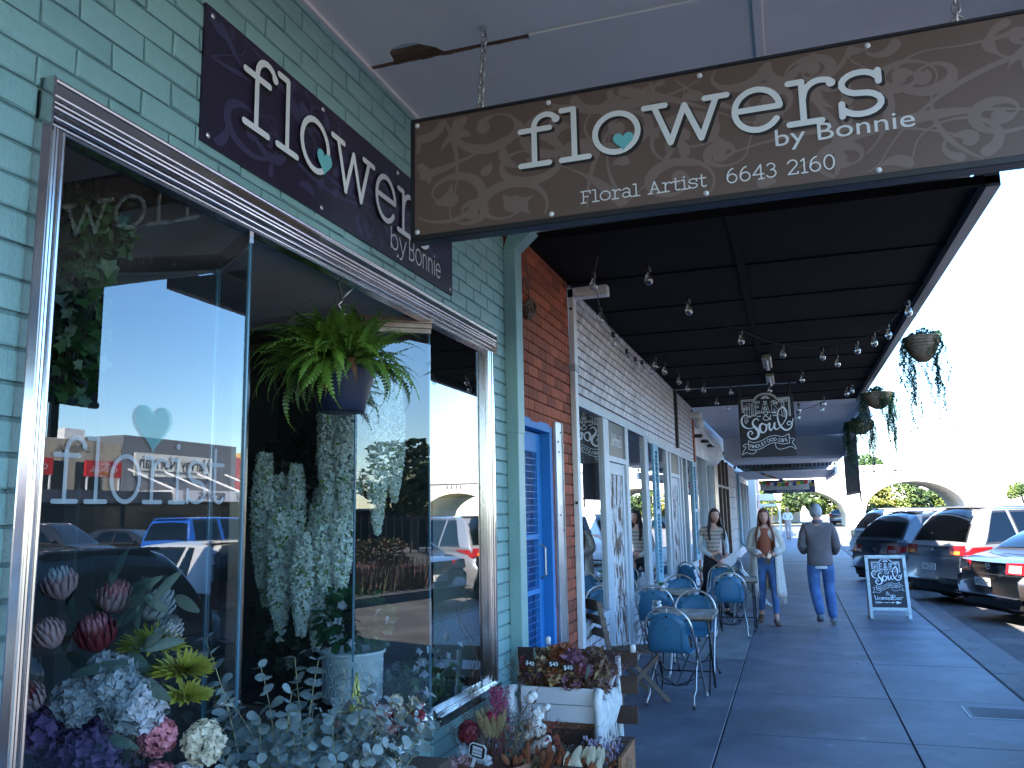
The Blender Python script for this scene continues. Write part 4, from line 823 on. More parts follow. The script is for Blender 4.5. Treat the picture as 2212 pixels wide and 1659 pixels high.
# ---- shops beyond the cafe ----
ns = thing('far_shopfronts', 'row of narrow shopfronts beyond the cafe with white fascia panels and tall windows', 'shopfronts', (WX, 24, 0))
CREAM = mat('white_masonry', (.50, .49, .48), .75, var=.1, bump=.4, bscale=20)
MB().box(-9, WX-.25, 16.7, 41, 0, 6.4).build('building_mass', SOLD, ns)
for k in range(4): b = MB(); wbox(b, 16.9+k*.95, 17.82+k*.95, 2.72, 3.5, -.2, .0+.004*k, ch=.006); b.build('fascia_panel', BRD, ns)
b = MB(); b.tube([(WX-.12, 19.9, 3.0), (WX-.12, 21.0, 3.0)], .36, 24); b.build('rounded_bulkhead', BRD, ns, True)
b = MB(); wbox(b, 16.62, 16.85, 0, 3.6, -.25, .02); b.build('brick_pier', REDB, ns)
for y0, y1 in ((16.9, 18.9), (18.98, 20.6)):
    wbx_ = MB().add([(WX-.08, y0, .6), (WX-.08, y1, .6), (WX-.08, y1, 2.7), (WX-.08, y0, 2.7)], [(0, 1, 2, 3)]).build('pane', GLASS, ns)
    b = MB(); wbox(b, y0, y1, 0, .6, -.2, -.05); b.build('stall_riser', CREAM, ns)
for y in (16.86, 18.9, 20.6): b = MB(); wbox(b, y, y+.08, .0, 2.72, -.2, .02); b.build('mullion', GREYW, ns)
b = MB(); wbox(b, 20.75, 21.7, 0, 2.75, -.2, .03); b.build('dark_tiled_pier', mat('dark_tile', (.02, .015, .02), .3), ns)
DKB = mat('brown_frame', (.05, .022, .02), .5)
for y in (21.7, 22.9, 24.2, 25.5): b = MB(); wbox(b, y, y+.12, .35, 3.0, -.2, .03); b.build('mullion', DKB if y > 22 else CREAM, ns)
b = MB(); wbox(b, 21.8, 25.6, 2.2, 2.26, -.2, .03); b.build('transom', CREAM, ns); b = MB(); wbox(b, 21.8, 25.6, 0, .35, -.2, .02); b.build('stall_riser', CREAM, ns)
MB().add([(WX-.1, 21.8, .35), (WX-.1, 25.6, .35), (WX-.1, 25.6, 3.0), (WX-.1, 21.8, 3.0)], [(0, 1, 2, 3)]).build('pane', GLASS, ns)
for k in range(9):
    for j in range(3): b = MB(); wbox(b, 25.62+j*1.1, 26.7+j*1.1, k*.33, k*.33+.32, -.2, .03+.004*((j+k) % 2), ch=.01); b.build('block', CREAM, ns)
b = MB(); b.tube([(WX+.1, 29.2, 2.8), (WX+.1, 29.2, .5), (WX+.3, 29.3, .3)], .05); b.build('downpipe', LBLUE, ns, True)
for y in (29.4, 31.5, 33.6, 35.7, 37.8): b = MB(); wbox(b, y, y+.14, .3, 2.72, -.2, .03); b.build('mullion', GREYW, ns)
MB().add([(WX-.1, 29.4, .3), (WX-.1, 37.9, .3), (WX-.1, 37.9, 2.6), (WX-.1, 29.4, 2.6)], [(0, 1, 2, 3)]).build('pane', GLASS, ns)
b = MB(); wbox(b, 29.2, 38, 0, .3, -.2, .02); wbox(b, 29.2, 38, 2.6, 2.8, -.2, .02); b.build('frame_rail', GREYW, ns)
fh = thing('sunlit_brick_shop', 'sunlit pinkish brick shop with pale corner pier beyond the awnings', 'building', (-3, 46, 0))
PINK = mat('pale_pink_brick', (.52, .30, .26), .8, var=.15, scale=8); CRM = mat('cream_render', (.62, .57, .48), .8, var=.06, scale=1)
MB().box(-9, -2.0, 41, 58, 0, 4.8).build('wall', PINK, fh); MB().box(-2.1, -1.6, 41, 42.2, 0, 3.6).build('corner_pier', CRM, fh); MB().box(-2.6, -.6, 56, 56.3, 2.1, 2.5).build('verandah_roof', WHP, fh)
for y in (44, 47.5, 51): MB().box(-2.02, -1.97, y, y+2, .8, 2.4).build('window', GLASS, fh); 
for y in (43.95, 47.45, 50.95):
    MB().box(-2.05, -1.94, y, y+2.1, .7, .8).build('window_sill', WHP, fh); MB().box(-2.05, -1.94, y, y+2.1, 2.4, 2.5).build('window_head', WHP, fh)
vp = thing('white_timber_stall', 'white timber post and awning frame on the far sunlit footpath', 'stall', (-.9, 52, 0))
for x, y in ((-1.7, 50), (-.7, 50), (-1.7, 53), (-.7, 53)): MB().box(x-.05, x+.05, y-.05, y+.05, 0, 1.75).build('post', WHP, vp)
MB().box(-1.8, -.6, 49.9, 50.1, 1.7, 1.85).build('beam', WHP, vp); MB().add([(-1.8, 49.9, 2.2), (-.6, 49.9, 1.8), (-.6, 53.1, 1.8), (-1.8, 53.1, 2.2)], [(0, 1, 2, 3)]).build('roof_sheet', WHP, vp)
# ---- railway viaduct with arches ----
vd = thing('arched_viaduct', 'long cream rendered railway viaduct with wide low arches crossing the street', 'bridge', (8, 76, 0))
YB, TB = 76.0, 9.0; CRM2 = mat('viaduct_render', (.66, .62, .56), .85, var=.06, scale=.4, col2=(.5, .47, .42), mixs=.6, lo=.55, hi=.8)
arches = [(-15.2, -7.2, 3.1), (-6.0, 4.35, 3.35), (5.75, 13.5, 3.6), (23.5, 31.5, 3.6), (33, 41, 3.6), (42.5, 50.5, 3.6)]
def arch_wall(y0, y1, ztop, zs=.9):
    b = MB(); xs = [-60]; 
    x = -60
    for a, c, h_ in arches+[(90, 90, 0)]:
        b.box(x, a, y0, y1, -.2, ztop)
        if a < 90:
            N = 28; P = [(a+(c-a)*k/N, zs+(h_-zs)*sqrt(max(0, 1-((k/N-.5)*2)**2))) for k in range(N+1)]; P[0] = (a, zs); P[-1] = (c, zs)
            for p, q in zip(P[:-1], P[1:]): b.add([(p[0], y0, p[1]), (q[0], y0, q[1]), (q[0], y0, ztop), (p[0], y0, ztop), (p[0], y1, p[1]), (q[0], y1, q[1]), (q[0], y1, ztop), (p[0], y1, ztop)], [(0, 1, 2, 3), (7, 6, 5, 4), (0, 4, 5, 1), (3, 2, 6, 7)])
        x = c
    return b
arch_wall(YB, YB+TB, 4.55).build('arch_wall', CRM2, vd)
MB().box(-60, 90, YB-.15, YB, 4.55, 4.75).build('string_course', CRM2, vd)
pb = MB(); MB().box(-60, 90, YB, YB+.25, 4.75, 5.0).build('parapet', CRM2, vd)
VE = mat('vent_shadow', (.12, .12, .13), .8); x = -20
while x < 60:
    for k in range(4): MB().box(x+k*.48, x+k*.48+.15, YB-.01, YB+.02, 4.0, 4.38).build('vent_slot', VE, vd)
    x += 4.7
# small far buildings under the arches
for i, (x, y, w__, h_, lab) in enumerate(((-5.2, 98, 6, 4.6, 'small gabled white building seen through the left arch'), (16, 104, 9, 7, 'pale building seen over the viaduct right of the arches'))):
    t = thing('far_house', lab, 'house', (x, y, 0)); MB().box(x, x+w__, y, y+8, 0, h_-1.5).build('wall', CRM, t)
    MB().prism([(x-.3, h_-1.5), (x+w__+.3, h_-1.5), (x+w__/2, h_)], 8, T(0, y-.3, 0)).build('roof', mat('grey_roof', (.18, .17, .17), .7), t)
    for k in range(3): MB().box(x+.8+k*w__/3.4, x+1.8+k*w__/3.4, y-.03, y-.01, 1.0, 2.2).build('window', DARK, t)
# ---- trees ----
def leaf_cloud(n, R, seed, clumps=14, leaf=.22, flat_=1.0):
    rnd = random.Random(seed); b = MB(); C_ = []
    for k in range(clumps):
        while True:
            p = Vector((rnd.uniform(-1, 1), rnd.uniform(-1, 1), rnd.uniform(-1, 1)))
            if p.length < 1: break
        C_.append((Vector((p.x*R[0]*.75, p.y*R[1]*.75, p.z*R[2]*.75)), rnd.uniform(.22, .42)))
    for i in range(n):
        c, q = rnd.choice(C_); d = Vector((rnd.gauss(0, 1), rnd.gauss(0, 1), rnd.gauss(0, 1))).normalized()*rnd.uniform(.5, 1)**.5
        p = c+Vector((d.x*R[0], d.y*R[1], d.z*R[2]))*q; s = leaf*rnd.uniform(.6, 1.3)
        t = Vector((rnd.gauss(0, 1), rnd.gauss(0, 1), rnd.gauss(0, .6)*flat_)).normalized(); u = t.cross(Vector((rnd.gauss(0, 1), rnd.gauss(0, 1), rnd.gauss(0, 1)))).normalized()
        b.add([p-t*s*.5, p+u*s*.28, p+t*s*.5, p-u*s*.28], [(0, 1, 2, 3)])
    return b
LEAF = mat('leaf_green', (.055, .10, .028), .6, var=.5, scale=.8, col2=(.11, .15, .03), mixs=.5); LEAFY = mat('leaf_yellow_green', (.14, .16, .03), .6, var=.4, scale=.8, col2=(.22, .17, .03), mixs=.6)
BARK = mat('bark', (.09, .07, .055), .9, var=.3, bump=.6)
crowns = [leaf_cloud(3600, (1, 1, .8), 11+k, leaf=.13).mesh('crown', LEAF) for k in range(2)]+[leaf_cloud(3600, (1, 1, .8), 15, leaf=.13).mesh('crown', LEAFY)]
TREES = [((7.6, 92), 4.3, 3.4, 0, 'round green tree rising behind the viaduct parapet above the middle arch'), ((2.2, 90), 2.2, 2.6, 1, 'green tree seen through the left viaduct arch'), ((8.2, 89), 1.6, 2.6, 2, 'yellow green shrubby tree on the left inside the middle arch'), ((11.2, 90), 2.3, 2.5, 0, 'dark green tree on the right inside the middle arch'), ((13.5, 94), 2.2, 2.2, 1, 'green tree at the right edge inside the middle arch'), ((5.2, 91), 1.8, 2.3, 2, 'yellow green tree behind the pier between the arches'), ((16.9, 73.5), 2.6, 1.25, 1, 'slim green tree in front of the viaduct wall'), ((-1.5, 66), 2.6, 1.1, 1, 'small green tree on the far sunlit footpath'), ((31, 58), 5, 3.0, 0, 'street tree across the road'), ((-1, 96), 2.5, 3, 0, 'green tree beyond the left arch')]
for (x, y), zc, R, k, lab in TREES:
    t = thing('tree', lab, 'tree', (x, y, 0), 0, 'trees around the viaduct'); o = obj('crown', crowns[k], t, False); o.location = (0, 0, zc); o.scale = (R, R, R*1.0); o.rotation_euler = (0, 0, x)
    MB().tube([(0, 0, -.1), (.05, 0, zc*.5), (-.05, .05, zc)], [.06*R, .045*R, .02*R], 7).build('trunk', BARK, t, 'all', world=False)
    for q in range(3): MB().tube([(0, 0, zc*.6), (R*.35*cos(q*2.1), R*.35*sin(q*2.1), zc+.2*R)], [.03*R, .01*R], 5).build('branch', BARK, t, 'all', world=False)
# ---- buildings across the road (seen in the glass) ----
ob = thing('furniture_store', 'grey furniture store across the road with a cream name board and red side bay', 'building', (26, 42, 0))
GRYB = mat('store_grey', (.15, .16, .18), .8, var=.05); REDW = mat('store_red', (.45, .03, .04), .6); BLK = plain('print_black', (.015, .015, .02), .5); WHT = plain('print_white', (.75, .75, .75), .5)
MB().box(26, 36, 31.1, 39.5, 0, 5.6).build('wall', GRYB, ob); MB().box(26, 36, 39.5, 50, 0, 5.0).build('red_wall', REDW, ob); MB().box(25.9, 25.99, 31.8, 37.4, 3.72, 4.82).build('name_board', mat('cream_board', (.62, .62, .56), .6), ob)
OM = frame((25.88, 0, 0), (0, -1, 0), (0, 0, 1)); text('Harvey Norman', .92, OM @ T(-34.6, 0, 4.1), BLK, ob, sx=.85, ext=.002)
MB().box(25.86, 25.885, 32.2, 37.0, 3.93, 3.97).build('underline', BLK, ob)
MB().box(22.9, 26, 31.1, 50, 2.45, 2.95).build('awning', BRD, ob); WM_ = frame((22.88, 0, 0), (0, -1, 0), (0, 0, 1))
for s, y in (('FURNITURE', 36.6), ('BEDDING', 33.6), ('ELECTRICAL', 40.5)): text(s, .45, WM_ @ T(-y, 0, 2.55), BLK, ob, ext=.002)
for y in (31.5, 33.8, 36.2, 38.6, 41): MB().tube([(26, y, 4.0), (23.2, y, 2.95)], .05).build('awning_stay', WHP, ob)
MB().box(25.9, 25.98, 31.3, 50, .2, 2.4).build('shop_glass_front', mat('dark_shopfront', (.015, .018, .02), .15), ob)
cb = thing('restaurant_building', 'weathered beige building across the road with dark upper windows', 'building', (26, 24, 0)); BEI = mat('weathered_beige', (.40, .34, .26), .85, var=.15, scale=1, col2=(.2, .18, .16), mixs=1.5, lo=.5, hi=.8, stretch=(1, 1, .2))
MB().box(26, 36, 5, 31, 0, 5.15).build('wall', BEI, cb); MB().box(23.0, 26, 5, 31, 2.35, 2.85).build('awning', mat('awning_dark', (.05, .055, .075), .6), cb)
for y in (26.3, 28.4, 22, 18, 14): MB().box(25.93, 25.99, y, y+1.4, 2.95, 4.2).build('window', DARK, cb)
MB().box(25.9, 25.98, 5, 31, .2, 2.3).build('shop_glass_front', MATS['dark_shopfront'], cb); MB().box(26.5, 27.3, 28.2, 29.3, 5.15, 5.7).build('rooftop_unit', WHP, cb)
text('ORIENTAL', .4, frame((25.985, 0, 0), (0, -1, 0), (0, 0, 1)) @ T(-28.2, 0, 4.65), mat('faded_print', (.2, .17, .14), .8), cb, ext=.002)
SR = plain('sign_red', (.55, .02, .02), .5); YEL = plain('print_yellow', (.7, .5, .05), .5)
for i, y in enumerate((27.5, 24.0)):
    t = thing('restaurant_sign', ('red restaurant sign on the awning next to the grey store', 'red restaurant sign further from the grey store')[i], 'sign', (23.5, y, 2.9), 0, 'red signs across the road')
    MB().box(23.5, 23.6, y-.95, y+.95, 3.42, 4.08).build('panel', SR, t); Q = frame((23.49, 0, 0), (0, -1, 0), (0, 0, 1))
    text('NEW', .26, Q @ T(-y, 0, 3.86), WHT, t, ext=.002); text('ORIENTAL', .3, Q @ T(-y, 0, 3.63), WHT, t, ext=.002); text('RED GOOD CHINESE', .12, Q @ T(-y, 0, 3.53), YEL, t, ext=.002); text('6642 7000', .1, Q @ T(-y, 0, 3.44), WHT, t, ext=.002)
    for s in (-.85, .85): MB().box(23.5, 23.56, y+s-.03, y+s+.03, 2.85, 3.42).build('post', WHP, t)
struct(MB().box(22.4, 26, -60, 60, -.13, 0).build('opposite_footpath', KERB))
yb = thing('yellow_far_shop', 'yellow rendered shop with arched doorway across the road', 'building', (24, 66, 0)); YW = mat('yellow_render', (.55, .36, .10), .8)
MB().box(26, 40, 50.1, 66, 0, 6.2).build('wall', YW, yb); MB().box(25.9, 26, 50.1, 66, 3.0, 3.5).build('string_course', WHP, yb)
for y in (52, 56, 60): MB().box(25.92, 25.99, y, y+1.6, .3, 2.6).build('window', DARK, yb)
# things seen in the splayed pane: garden bed, fence, pole, palm, tree (behind the camera, across the road)
gb = MB(); gb.box(6.2, 10.5, -8.8, -5.6, -.125, .03); struct(gb.build('traffic_island', KERB)); struct(MB().box(10, 17, -20, -8, -.12, -.115).build('red_road_patch', mat('red_asphalt', (.16, .05, .045), .85)))
rnd = random.Random(8); b = MB()
for k in range(1500):
    x, y = rnd.uniform(6.5, 10.2), rnd.uniform(-8.5, -5.9); h_ = rnd.uniform(.25, .75); a = rnd.uniform(0, 6.3); c, s = cos(a), sin(a); l = rnd.uniform(.05, .2)
    b.add([(x-.02*s, y+.02*c, .03), (x+.02*s, y-.02*c, .03), (x+l*c, y+l*s, h_)], [(0, 1, 2)])
tag(stuff(b.build('strappy_garden_bed', mat('variegated_leaf', (.10, .045, .04), .6, var=.5, scale=4, col2=(.07, .10, .03), mixs=4))), 'bed of reddish strappy plants on the traffic island', 'plants')
hd = obj('clipped_hedge', leaf_cloud(2600, (2.2, .8, .5), 31, 20, .12).mesh('clipped_hedge', mat('hedge_leaf', (.05, .09, .02), .6, var=.5, col2=(.2, .07, .02))), None); hd.location = (14.5, -13.5, .4); tag(stuff(hd), 'low clipped hedge on the far side of the side road', 'hedge')
pf_ = thing('picket_fence', 'dark picket fence across the side road behind the viewer', 'fence', (20, -18, 0)); pk = MB().box(-.03, .03, -.02, .02, 0, 1.6).mesh('picket', BLACK)
for k in range(70):
    t = k/69; o = obj('picket', pk, pf_, True); o.matrix_basis = T(8+22*t, -26+12*t, 0)
MB().add([(8, -26, 1.4), (30, -14, 1.4), (30, -14, 1.5), (8, -26, 1.5)], [(0, 1, 2, 3)]).build('rail', BLACK, pf_)
stuff_b = thing('dark_store_shed', 'dark low shed behind the picket fence', 'shed', (20, -26, 0)); MB().box(6, 40, -34, -27, 0, 1.9).build('wall', DARK, stuff_b); MB().box(6, 40, -34, -26.8, 1.9, 2.0).build('roof', SOLD, stuff_b)
pp = thing('power_pole', 'timber power pole with cross arms behind the viewer', 'power pole', (17, -22, 0)); MB().tube([(17, -22, 0), (17, -22, 9)], [.16, .12], 8).build('pole', BARK, pp)
for z in (8.2, 6.8): MB().box(16, 18, -22.2, -22, z, z+.12).build('cross_arm', BARK, pp)
t = thing('tree', 'bare branched tree behind the picket fence', 'tree', (24, -21, 0)); o = obj('crown', crowns[0], t, False); o.location = (0, 0, 3.3); o.scale = (3, 3, 2.6); MB().tube([(0, 0, 0), (0, 0, 3)], .2, 7).build('trunk', BARK, t, world=False)
pl = thing('palm_tree', 'tall palm with drooping fronds across the side road', 'palm tree', (22.5, -15, 0)); MB().tube([(0, 0, 0), (.2, 0, 4), (0, 0, 7.4)], [.25, .18, .16], 8).build('trunk', BARK, pl, world=False)
fm = MB()
for k in range(26):
    t = k/25; x = 2.6*t; z = .9*t-1.6*t*t; L = .7*(1-t*.6)
    for s in (1, -1): fm.add([(x, 0, z), (x+.06, 0, z), (x+.25, s*L, z-.25)], [(0, 1, 2)])
fm = fm.mesh('frond', LEAF)
for k in range(13): o = obj('frond', fm, pl, False); o.matrix_basis = T(0, 0, 7.4) @ RZ(k*2.4) @ RY(-.3-.25*(k % 3))
# ================= cafe chairs, tables, bench =================
def make_chair(lab, grp):
    t = thing('cafe_chair', lab, 'chair', (0, 0, 0), 0, grp)
    # local: faces +y, backrest at -y
    hoop = []
    for s in (1,):
        L = [(-.215, .235, .012), (-.215, .262, .03), (-.21, .20, .07), (-.205, .06, .32), (-.205, -.09, .52)]
        for a in range(180, -1, -15): L.append((.205*cos(radians(a)), -.09-.09-(.03*sin(radians(a))), .62+.20*sin(radians(a))))
        L += [(.205, -.09, .52), (.205, .06, .32), (.21, .20, .07), (.215, .262, .03), (.215, .235, .012)]
        hoop = L
    MB().tube(hoop, .0115, 8).build('hoop_frame', STEEL, t, 'all', world=False)
    for s in (-1, 1):
        MB().tube([(s*.155, .21, .425), (s*.17, .17, .42), (s*.185, -.02, .26), (s*.20, -.13, .13), (s*.19, -.17, .09), (s*.205, -.235, .012)], .011, 8).build('leg', STEEL, t, 'all', world=False)
        MB().tube([(s*.205, -.231, .02), (s*.207, -.242, .0)], .014, 8).build('foot_cap', BLACK, t, world=False)
    MB().tube([(-.17, -.02, .27), (-.1, .0, .15), (.0, .02, .13), (.1, .0, .15), (.17, -.02, .27)], .006, 6).build('brace', BLACK, t, world=False)
    b = MB(); b.tube([(-.15, -.1, .42), (0, .02, .13), (.15, -.1, .42)], .006, 6); b.tube([(-.205, .12, .2), (0, .02, .13), (.205, .12, .2)], .005, 6); b.build('cross_brace', BLACK, t, world=False)
    # pressed sheet: backrest curving into the seat
    prof = [(-.215, .775), (-.210, .70), (-.205, .60), (-.20, .52), (-.19, .465), (-.165, .437), (-.12, .43), (0, .43), (.12, .435), (.19, .43), (.205, .415)]
    V = []; F = []; NX = 16
    for i, (y, z) in enumerate(prof):
        w_ = .172
        for k in range(NX+1):
            u = -1+2*k/NX; x = u*w_; zz, yy = z, y
            if z > .60: # rounded top
                zz = .60+(z-.60)*sqrt(max(0, 1-abs(u)**2.4)); yy = y
            yy -= .02*(1-u*u)*(1 if z > .45 else 0)
            V.append((x, yy, zz))
    for i in range(len(prof)-1):
        for k in range(NX): a = i*(NX+1)+k; F.append((a, a+1, a+NX+2, a+NX+1))
    me = MB().add(V, F).mesh('pressed_panel', CHB, 'all'); o = obj('seat_panel', me, t, False); md = o.modifiers.new('th', 'SOLIDIFY'); md.thickness = .003
    rib = [(-.125, -.228, .47), (-.125, -.232, .62)]+[(.125*cos(radians(a)), -.235-.008*sin(radians(a)), .62+.115*sin(radians(a))) for a in range(165, 0, -15)]+[(.125, -.232, .62), (.125, -.228, .47)]
    MB().tube(rib, .004, 6).build('pressed_rib', CHB, t, 'all', world=False)
    for a in (40, 90, 140):     # tabs between panel and hoop
        c, s = cos(radians(a)), sin(radians(a))
        if a == 90: MB().tube([(0, -.215, .765), (0, -.215, .815)], .0035, 5).build('pin', STEEL, t, world=False); continue
        p = Vector((c*.135, -.212, .62+.145*s)); q = Vector((c*.205, -.208, .62+.20*s)); n_ = Vector((-s, 0, c))*.030
        MB().add([p-n_, p+n_, q+n_*.8, q-n_*.8, p-n_+Vector((0, -.004, 0)), p+n_+Vector((0, -.004, 0)), q+n_*.8+Vector((0, -.004, 0)), q-n_*.8+Vector((0, -.004, 0))], [(0, 1, 2, 3), (7, 6, 5, 4), (0, 4, 5, 1), (1, 5, 6, 2), (2, 6, 7, 3), (3, 7, 4, 0)]).build('tab', CHB, t, world=False)
    MB().lathe([(.011, 0), (.011, .002), (.0, .003)], 10, T(0, -.2345, .745) @ RX(pi/2)).build('rivet', BLACK, t, world=False)
    b = MB(); MP = frame((-.02, -.2385, .60), (1, 0, 0), (0, 0, 1)); ribbon(b, [(0, 0), (0, .055), (.03, .055), (.038, .045), (.03, .032), (0, .03)], .0035, MP, .002); PR = plain('scratched_p', (.03, .05, .07), .6); b.build('letter_p', PR, t, world=False)
    return t
CG = 'blue metal folding chairs at the cafe tables'
ch0 = make_chair('nearest blue metal folding chair with a scratched P, back to the viewer', CG)
CH = [((-1.06, 7.58), .10, None), ((-1.02, 8.72), pi+.05, 'blue folding chair facing the viewer behind the nearest cafe table'), ((-1.50, 9.60), .05, 'blue folding chair by the cafe wall with a large scratched P, back to the viewer'), ((-1.42, 10.75), pi, 'blue folding chair facing the viewer behind the wall side table'),
 ((-.86, 11.55), -.12, 'blue folding chair nearest the woman in the cardigan, back to the viewer'), ((-1.08, 12.85), pi+.1, 'blue folding chair facing the viewer beside the woman in dark trousers'), ((-1.55, 13.75), .5, 'blue folding chair against the wall behind the woman in dark trousers'), ((-.72, 14.9), 1.35, 'folded blue chair seen edge on behind the woman in the cardigan')]
for (p, a, l) in CH:
    if l is None: ch0.location = (*p, 0); ch0.rotation_euler = (0, 0, -a)
for (p, a, l) in CH:
    if l: dup(ch0, (*p, 0), -a, l)
TTOP = mat('cracked_table_top', (.26, .20, .15), .7, var=.3, scale=9, bump=.5, bscale=30, col2=(.38, .36, .33), mixs=8, lo=.45, hi=.6)
def make_table(lab, grp):
    t = thing('cafe_table', lab, 'table', (0, 0, 0), 0, grp); rnd = random.Random(2)
    n = 7; w_ = .58/n
    for k in range(n):
        for j in range(3): MB().box(-.29+k*w_+.002, -.29+(k+1)*w_-.002, -.30+j*.2+.002, -.30+(j+1)*.2-.002, .675+rnd.uniform(-.001, .001), .70+rnd.uniform(-.002, .002), ch=.002).build('top_board', TTOP, t, world=False)
    MB().box(-.285, .285, -.295, .295, .655, .673).build('under_frame', BLACK, t, world=False)
    for sx in (-1, 1):
        MB().tube([(sx*.24, -.27, .66), (sx*.24, .12, .02), (sx*.24, .16, .012)], .010, 7).build('leg', BLACK, t, 'all', world=False)
        MB().tube([(sx*.215, .27, .66), (sx*.215, -.12, .02), (sx*.215, -.16, .012)], .010, 7).build('leg', BLACK, t, 'all', world=False)
    MB().tube([(-.24, .03, .17), (.24, .03, .17)], .007, 6).build('stretcher', BLACK, t, world=False)
    return t
TG = 'small boarded folding cafe tables'
tb0 = make_table('nearest small boarded cafe table carrying a glass sugar jar', TG); tb0.location = (-1.02, 8.05, 0)
dup(tb0, (-.80, 12.05, 0), .05, 'small boarded cafe table beside the woman in the cardigan'); dup(tb0, (-1.47, 10.15, 0), 0, 'small boarded cafe table against the window with a potted succulent')
dup(tb0, (-1.2, 14.0, 0), .2, 'small boarded cafe table furthest along, mostly hidden behind the woman in dark trousers')
jr = thing('sugar_jar', 'small glass jar with a pale lid on the nearest cafe table', 'jar', (-1.27, 8.05, .702))
MB().lathe([(0, .002), (.042, .002), (.045, .01), (.045, .06), (.036, .07), (.036, .08)], 16).build('jar_body', BULBG, jr, 'all', world=False); MB().lathe([(0, .004), (.04, .004), (.04, .05), (0, .052)], 14).build('sugar', mat('sugar', (.5, .45, .38), .8), jr, 'all', world=False); MB().lathe([(.039, .078), (.041, .08), (.041, .098), (.0, .10)], 16).build('lid', STEEL, jr, 'all', world=False)
su = thing('potted_succulent', 'small white pot with a green succulent on the wall side table', 'plant', (-1.53, 10.1, .702)); MB().lathe([(0, 0), (.035, 0), (.045, .06), (.04, .06), (0, .05)], 14).build('pot', WHP, su, 'all', world=False)
b = MB()
for k in range(26): a = k*2.4; r_ = .02+.03*(k/26); b.add([(0, 0, .05), (r_*cos(a)-.006*sin(a), r_*sin(a)+.006*cos(a), .08), (r_*1.5*cos(a), r_*1.5*sin(a), .115-.03*k/26), (r_*cos(a)+.006*sin(a), r_*sin(a)-.006*cos(a), .08)], [(0, 1, 2, 3)])
b.build('leaves', mat('succulent_green', (.06, .20, .06), .4), su, world=False)
s2 = dup(su, (-.88, 12.1, .702), 1, 'small succulent pot on the table beside the woman in the cardigan')
# folding timber slat chair
wc = thing('timber_folding_chair', 'weathered timber slatted folding chair near the first cafe window', 'chair', (-1.43, 7.55, 0), -.95)
# local: faces +y
for s in (-1, 1):
    MB().box(-.012, .012, -.02, .02, 0, .90, T(s*.20, -.18, 0) @ RX(radians(12)) @ T(0, -.02, 0)).build('back_upright', WOOD, wc, world=False)
    MB().box(-.012, .012, -.02, .02, 0, .60, T(s*.185, -.30, 0) @ RX(radians(-50)) ).build('leg', WOOD, wc, world=False)
    MB().box(-.012, .012, -.02, .02, 0, .60, T(s*.17, .26, 0) @ RX(radians(44))).build('leg', WOOD, wc, world=False)
for k in range(5): MB().box(-.21, .21, -.13+k*.085, -.06+k*.085, .42, .436, ch=.003).build('seat_slat', WOOD, wc, world=False)
for k, (z, h_) in enumerate(((.56, .075), (.67, .075), (.79, .09))):
    yb_ = -.20-(z)*.21
    if k == 2:
        P_ = [(-.21, 0), (.21, 0)]+[(.21*cos(radians(a)), .05+.04*sin(radians(a))) for a in range(0, 181, 20)]
        MB().prism(P_, .016, T(0, yb_, z)).build('top_rail', WOOD, wc, world=False)
    else: MB().box(-.21, .21, yb_, yb_+.016, z, z+h_, ch=.003).build('back_slat', WOOD, wc, world=False)
# ---- bench planter with white trough ----
BRW = mat('brown_stained_slat', (.05, .022, .014), .6, var=.3, scale=5, stretch=(1, 6, 6), bump=.3); WTR = mat('white_box_boards', (.62, .60, .62), .55, var=.06, scale=5, bump=.1, col2=(.12, .08, .07), mixs=7, lo=.7, hi=.72)
IRON = mat('white_cast_iron', (.60, .61, .62), .55, var=.15, scale=20, bump=.5, bscale=40, col2=(.2, .16, .14), mixs=18, lo=.62, hi=.68)
mbn = thing('garden_bench', 'small brown slatted garden bench with white cast iron ends holding a trough of dried flowers', 'bench', (-1.22, 4.75, 0))
for i, (y, z, h_, t_) in enumerate(((5.02, .74, .09, .02), (5.0, .59, .10, .02), (4.97, .43, .1, .02))): MB().box(-1.66, -.92, y, y+t_, z, z+h_, ch=.003).build('back_slat', BRW, mbn)
for k in range(4): MB().box(-1.60, -.93, 4.46+k*.125, 4.57+k*.125, .345, .37, ch=.003).build('seat_slat', BRW, mbn)
MB().box(-1.46, -1.06, 4.52, 4.54, .05, .345).build('front_panel', BRW, mbn)
def iron_end(x):
    b = MB(); P = [(x, 4.98, .70), (x, 4.90, .735), (x, 4.75, .69), (x, 4.60, .68), (x, 4.47, .70), (x, 4.44, .66), (x, 4.46, .58), (x, 4.45, .45), (x, 4.44, .36)]
    b.tube(P, [.018, .02, .022, .022, .026, .028, .022, .02, .022], 7); b.tube([(x, 4.44, .36), (x+.01, 4.46, .25), (x, 4.43, .12), (x, 4.40, .0)], [.022, .026, .02, .028], 7); b.tube([(x, 5.02, .80), (x, 5.0, .45), (x, 5.05, .2), (x, 5.1, 0)], [.018, .02, .02, .026], 7)
    rnd = random.Random(3)
    for k in range(9): y = 4.47+.055*k; b.tube([(x, y, .66-.01*k % .03), (x+.012, y+.015, .55), (x-.01, y, .46), (x, y+.01, .37)], [.012, .018, .012, .01], 6)
    for k in range(5): b.tube([(x, 4.44+.03*k, .35), (x+.01, 4.45+.03*k, .24), (x, 4.43+.03*k, .1)], [.014, .018, .01], 6)
    b.build('cast_iron_end', IRON, mbn, 'all')
iron_end(-1.035); iron_end(-1.52)
tr = thing('white_trough', 'white boarded timber trough filled with dried flowers on the little bench', 'planter', (-1.26, 4.6, .37))
for z in (.535, .625):  MB().box(-1.475, -1.065, 4.50, 4.515, z, z+.087, ch=.002).build('front_board', WTR, tr)
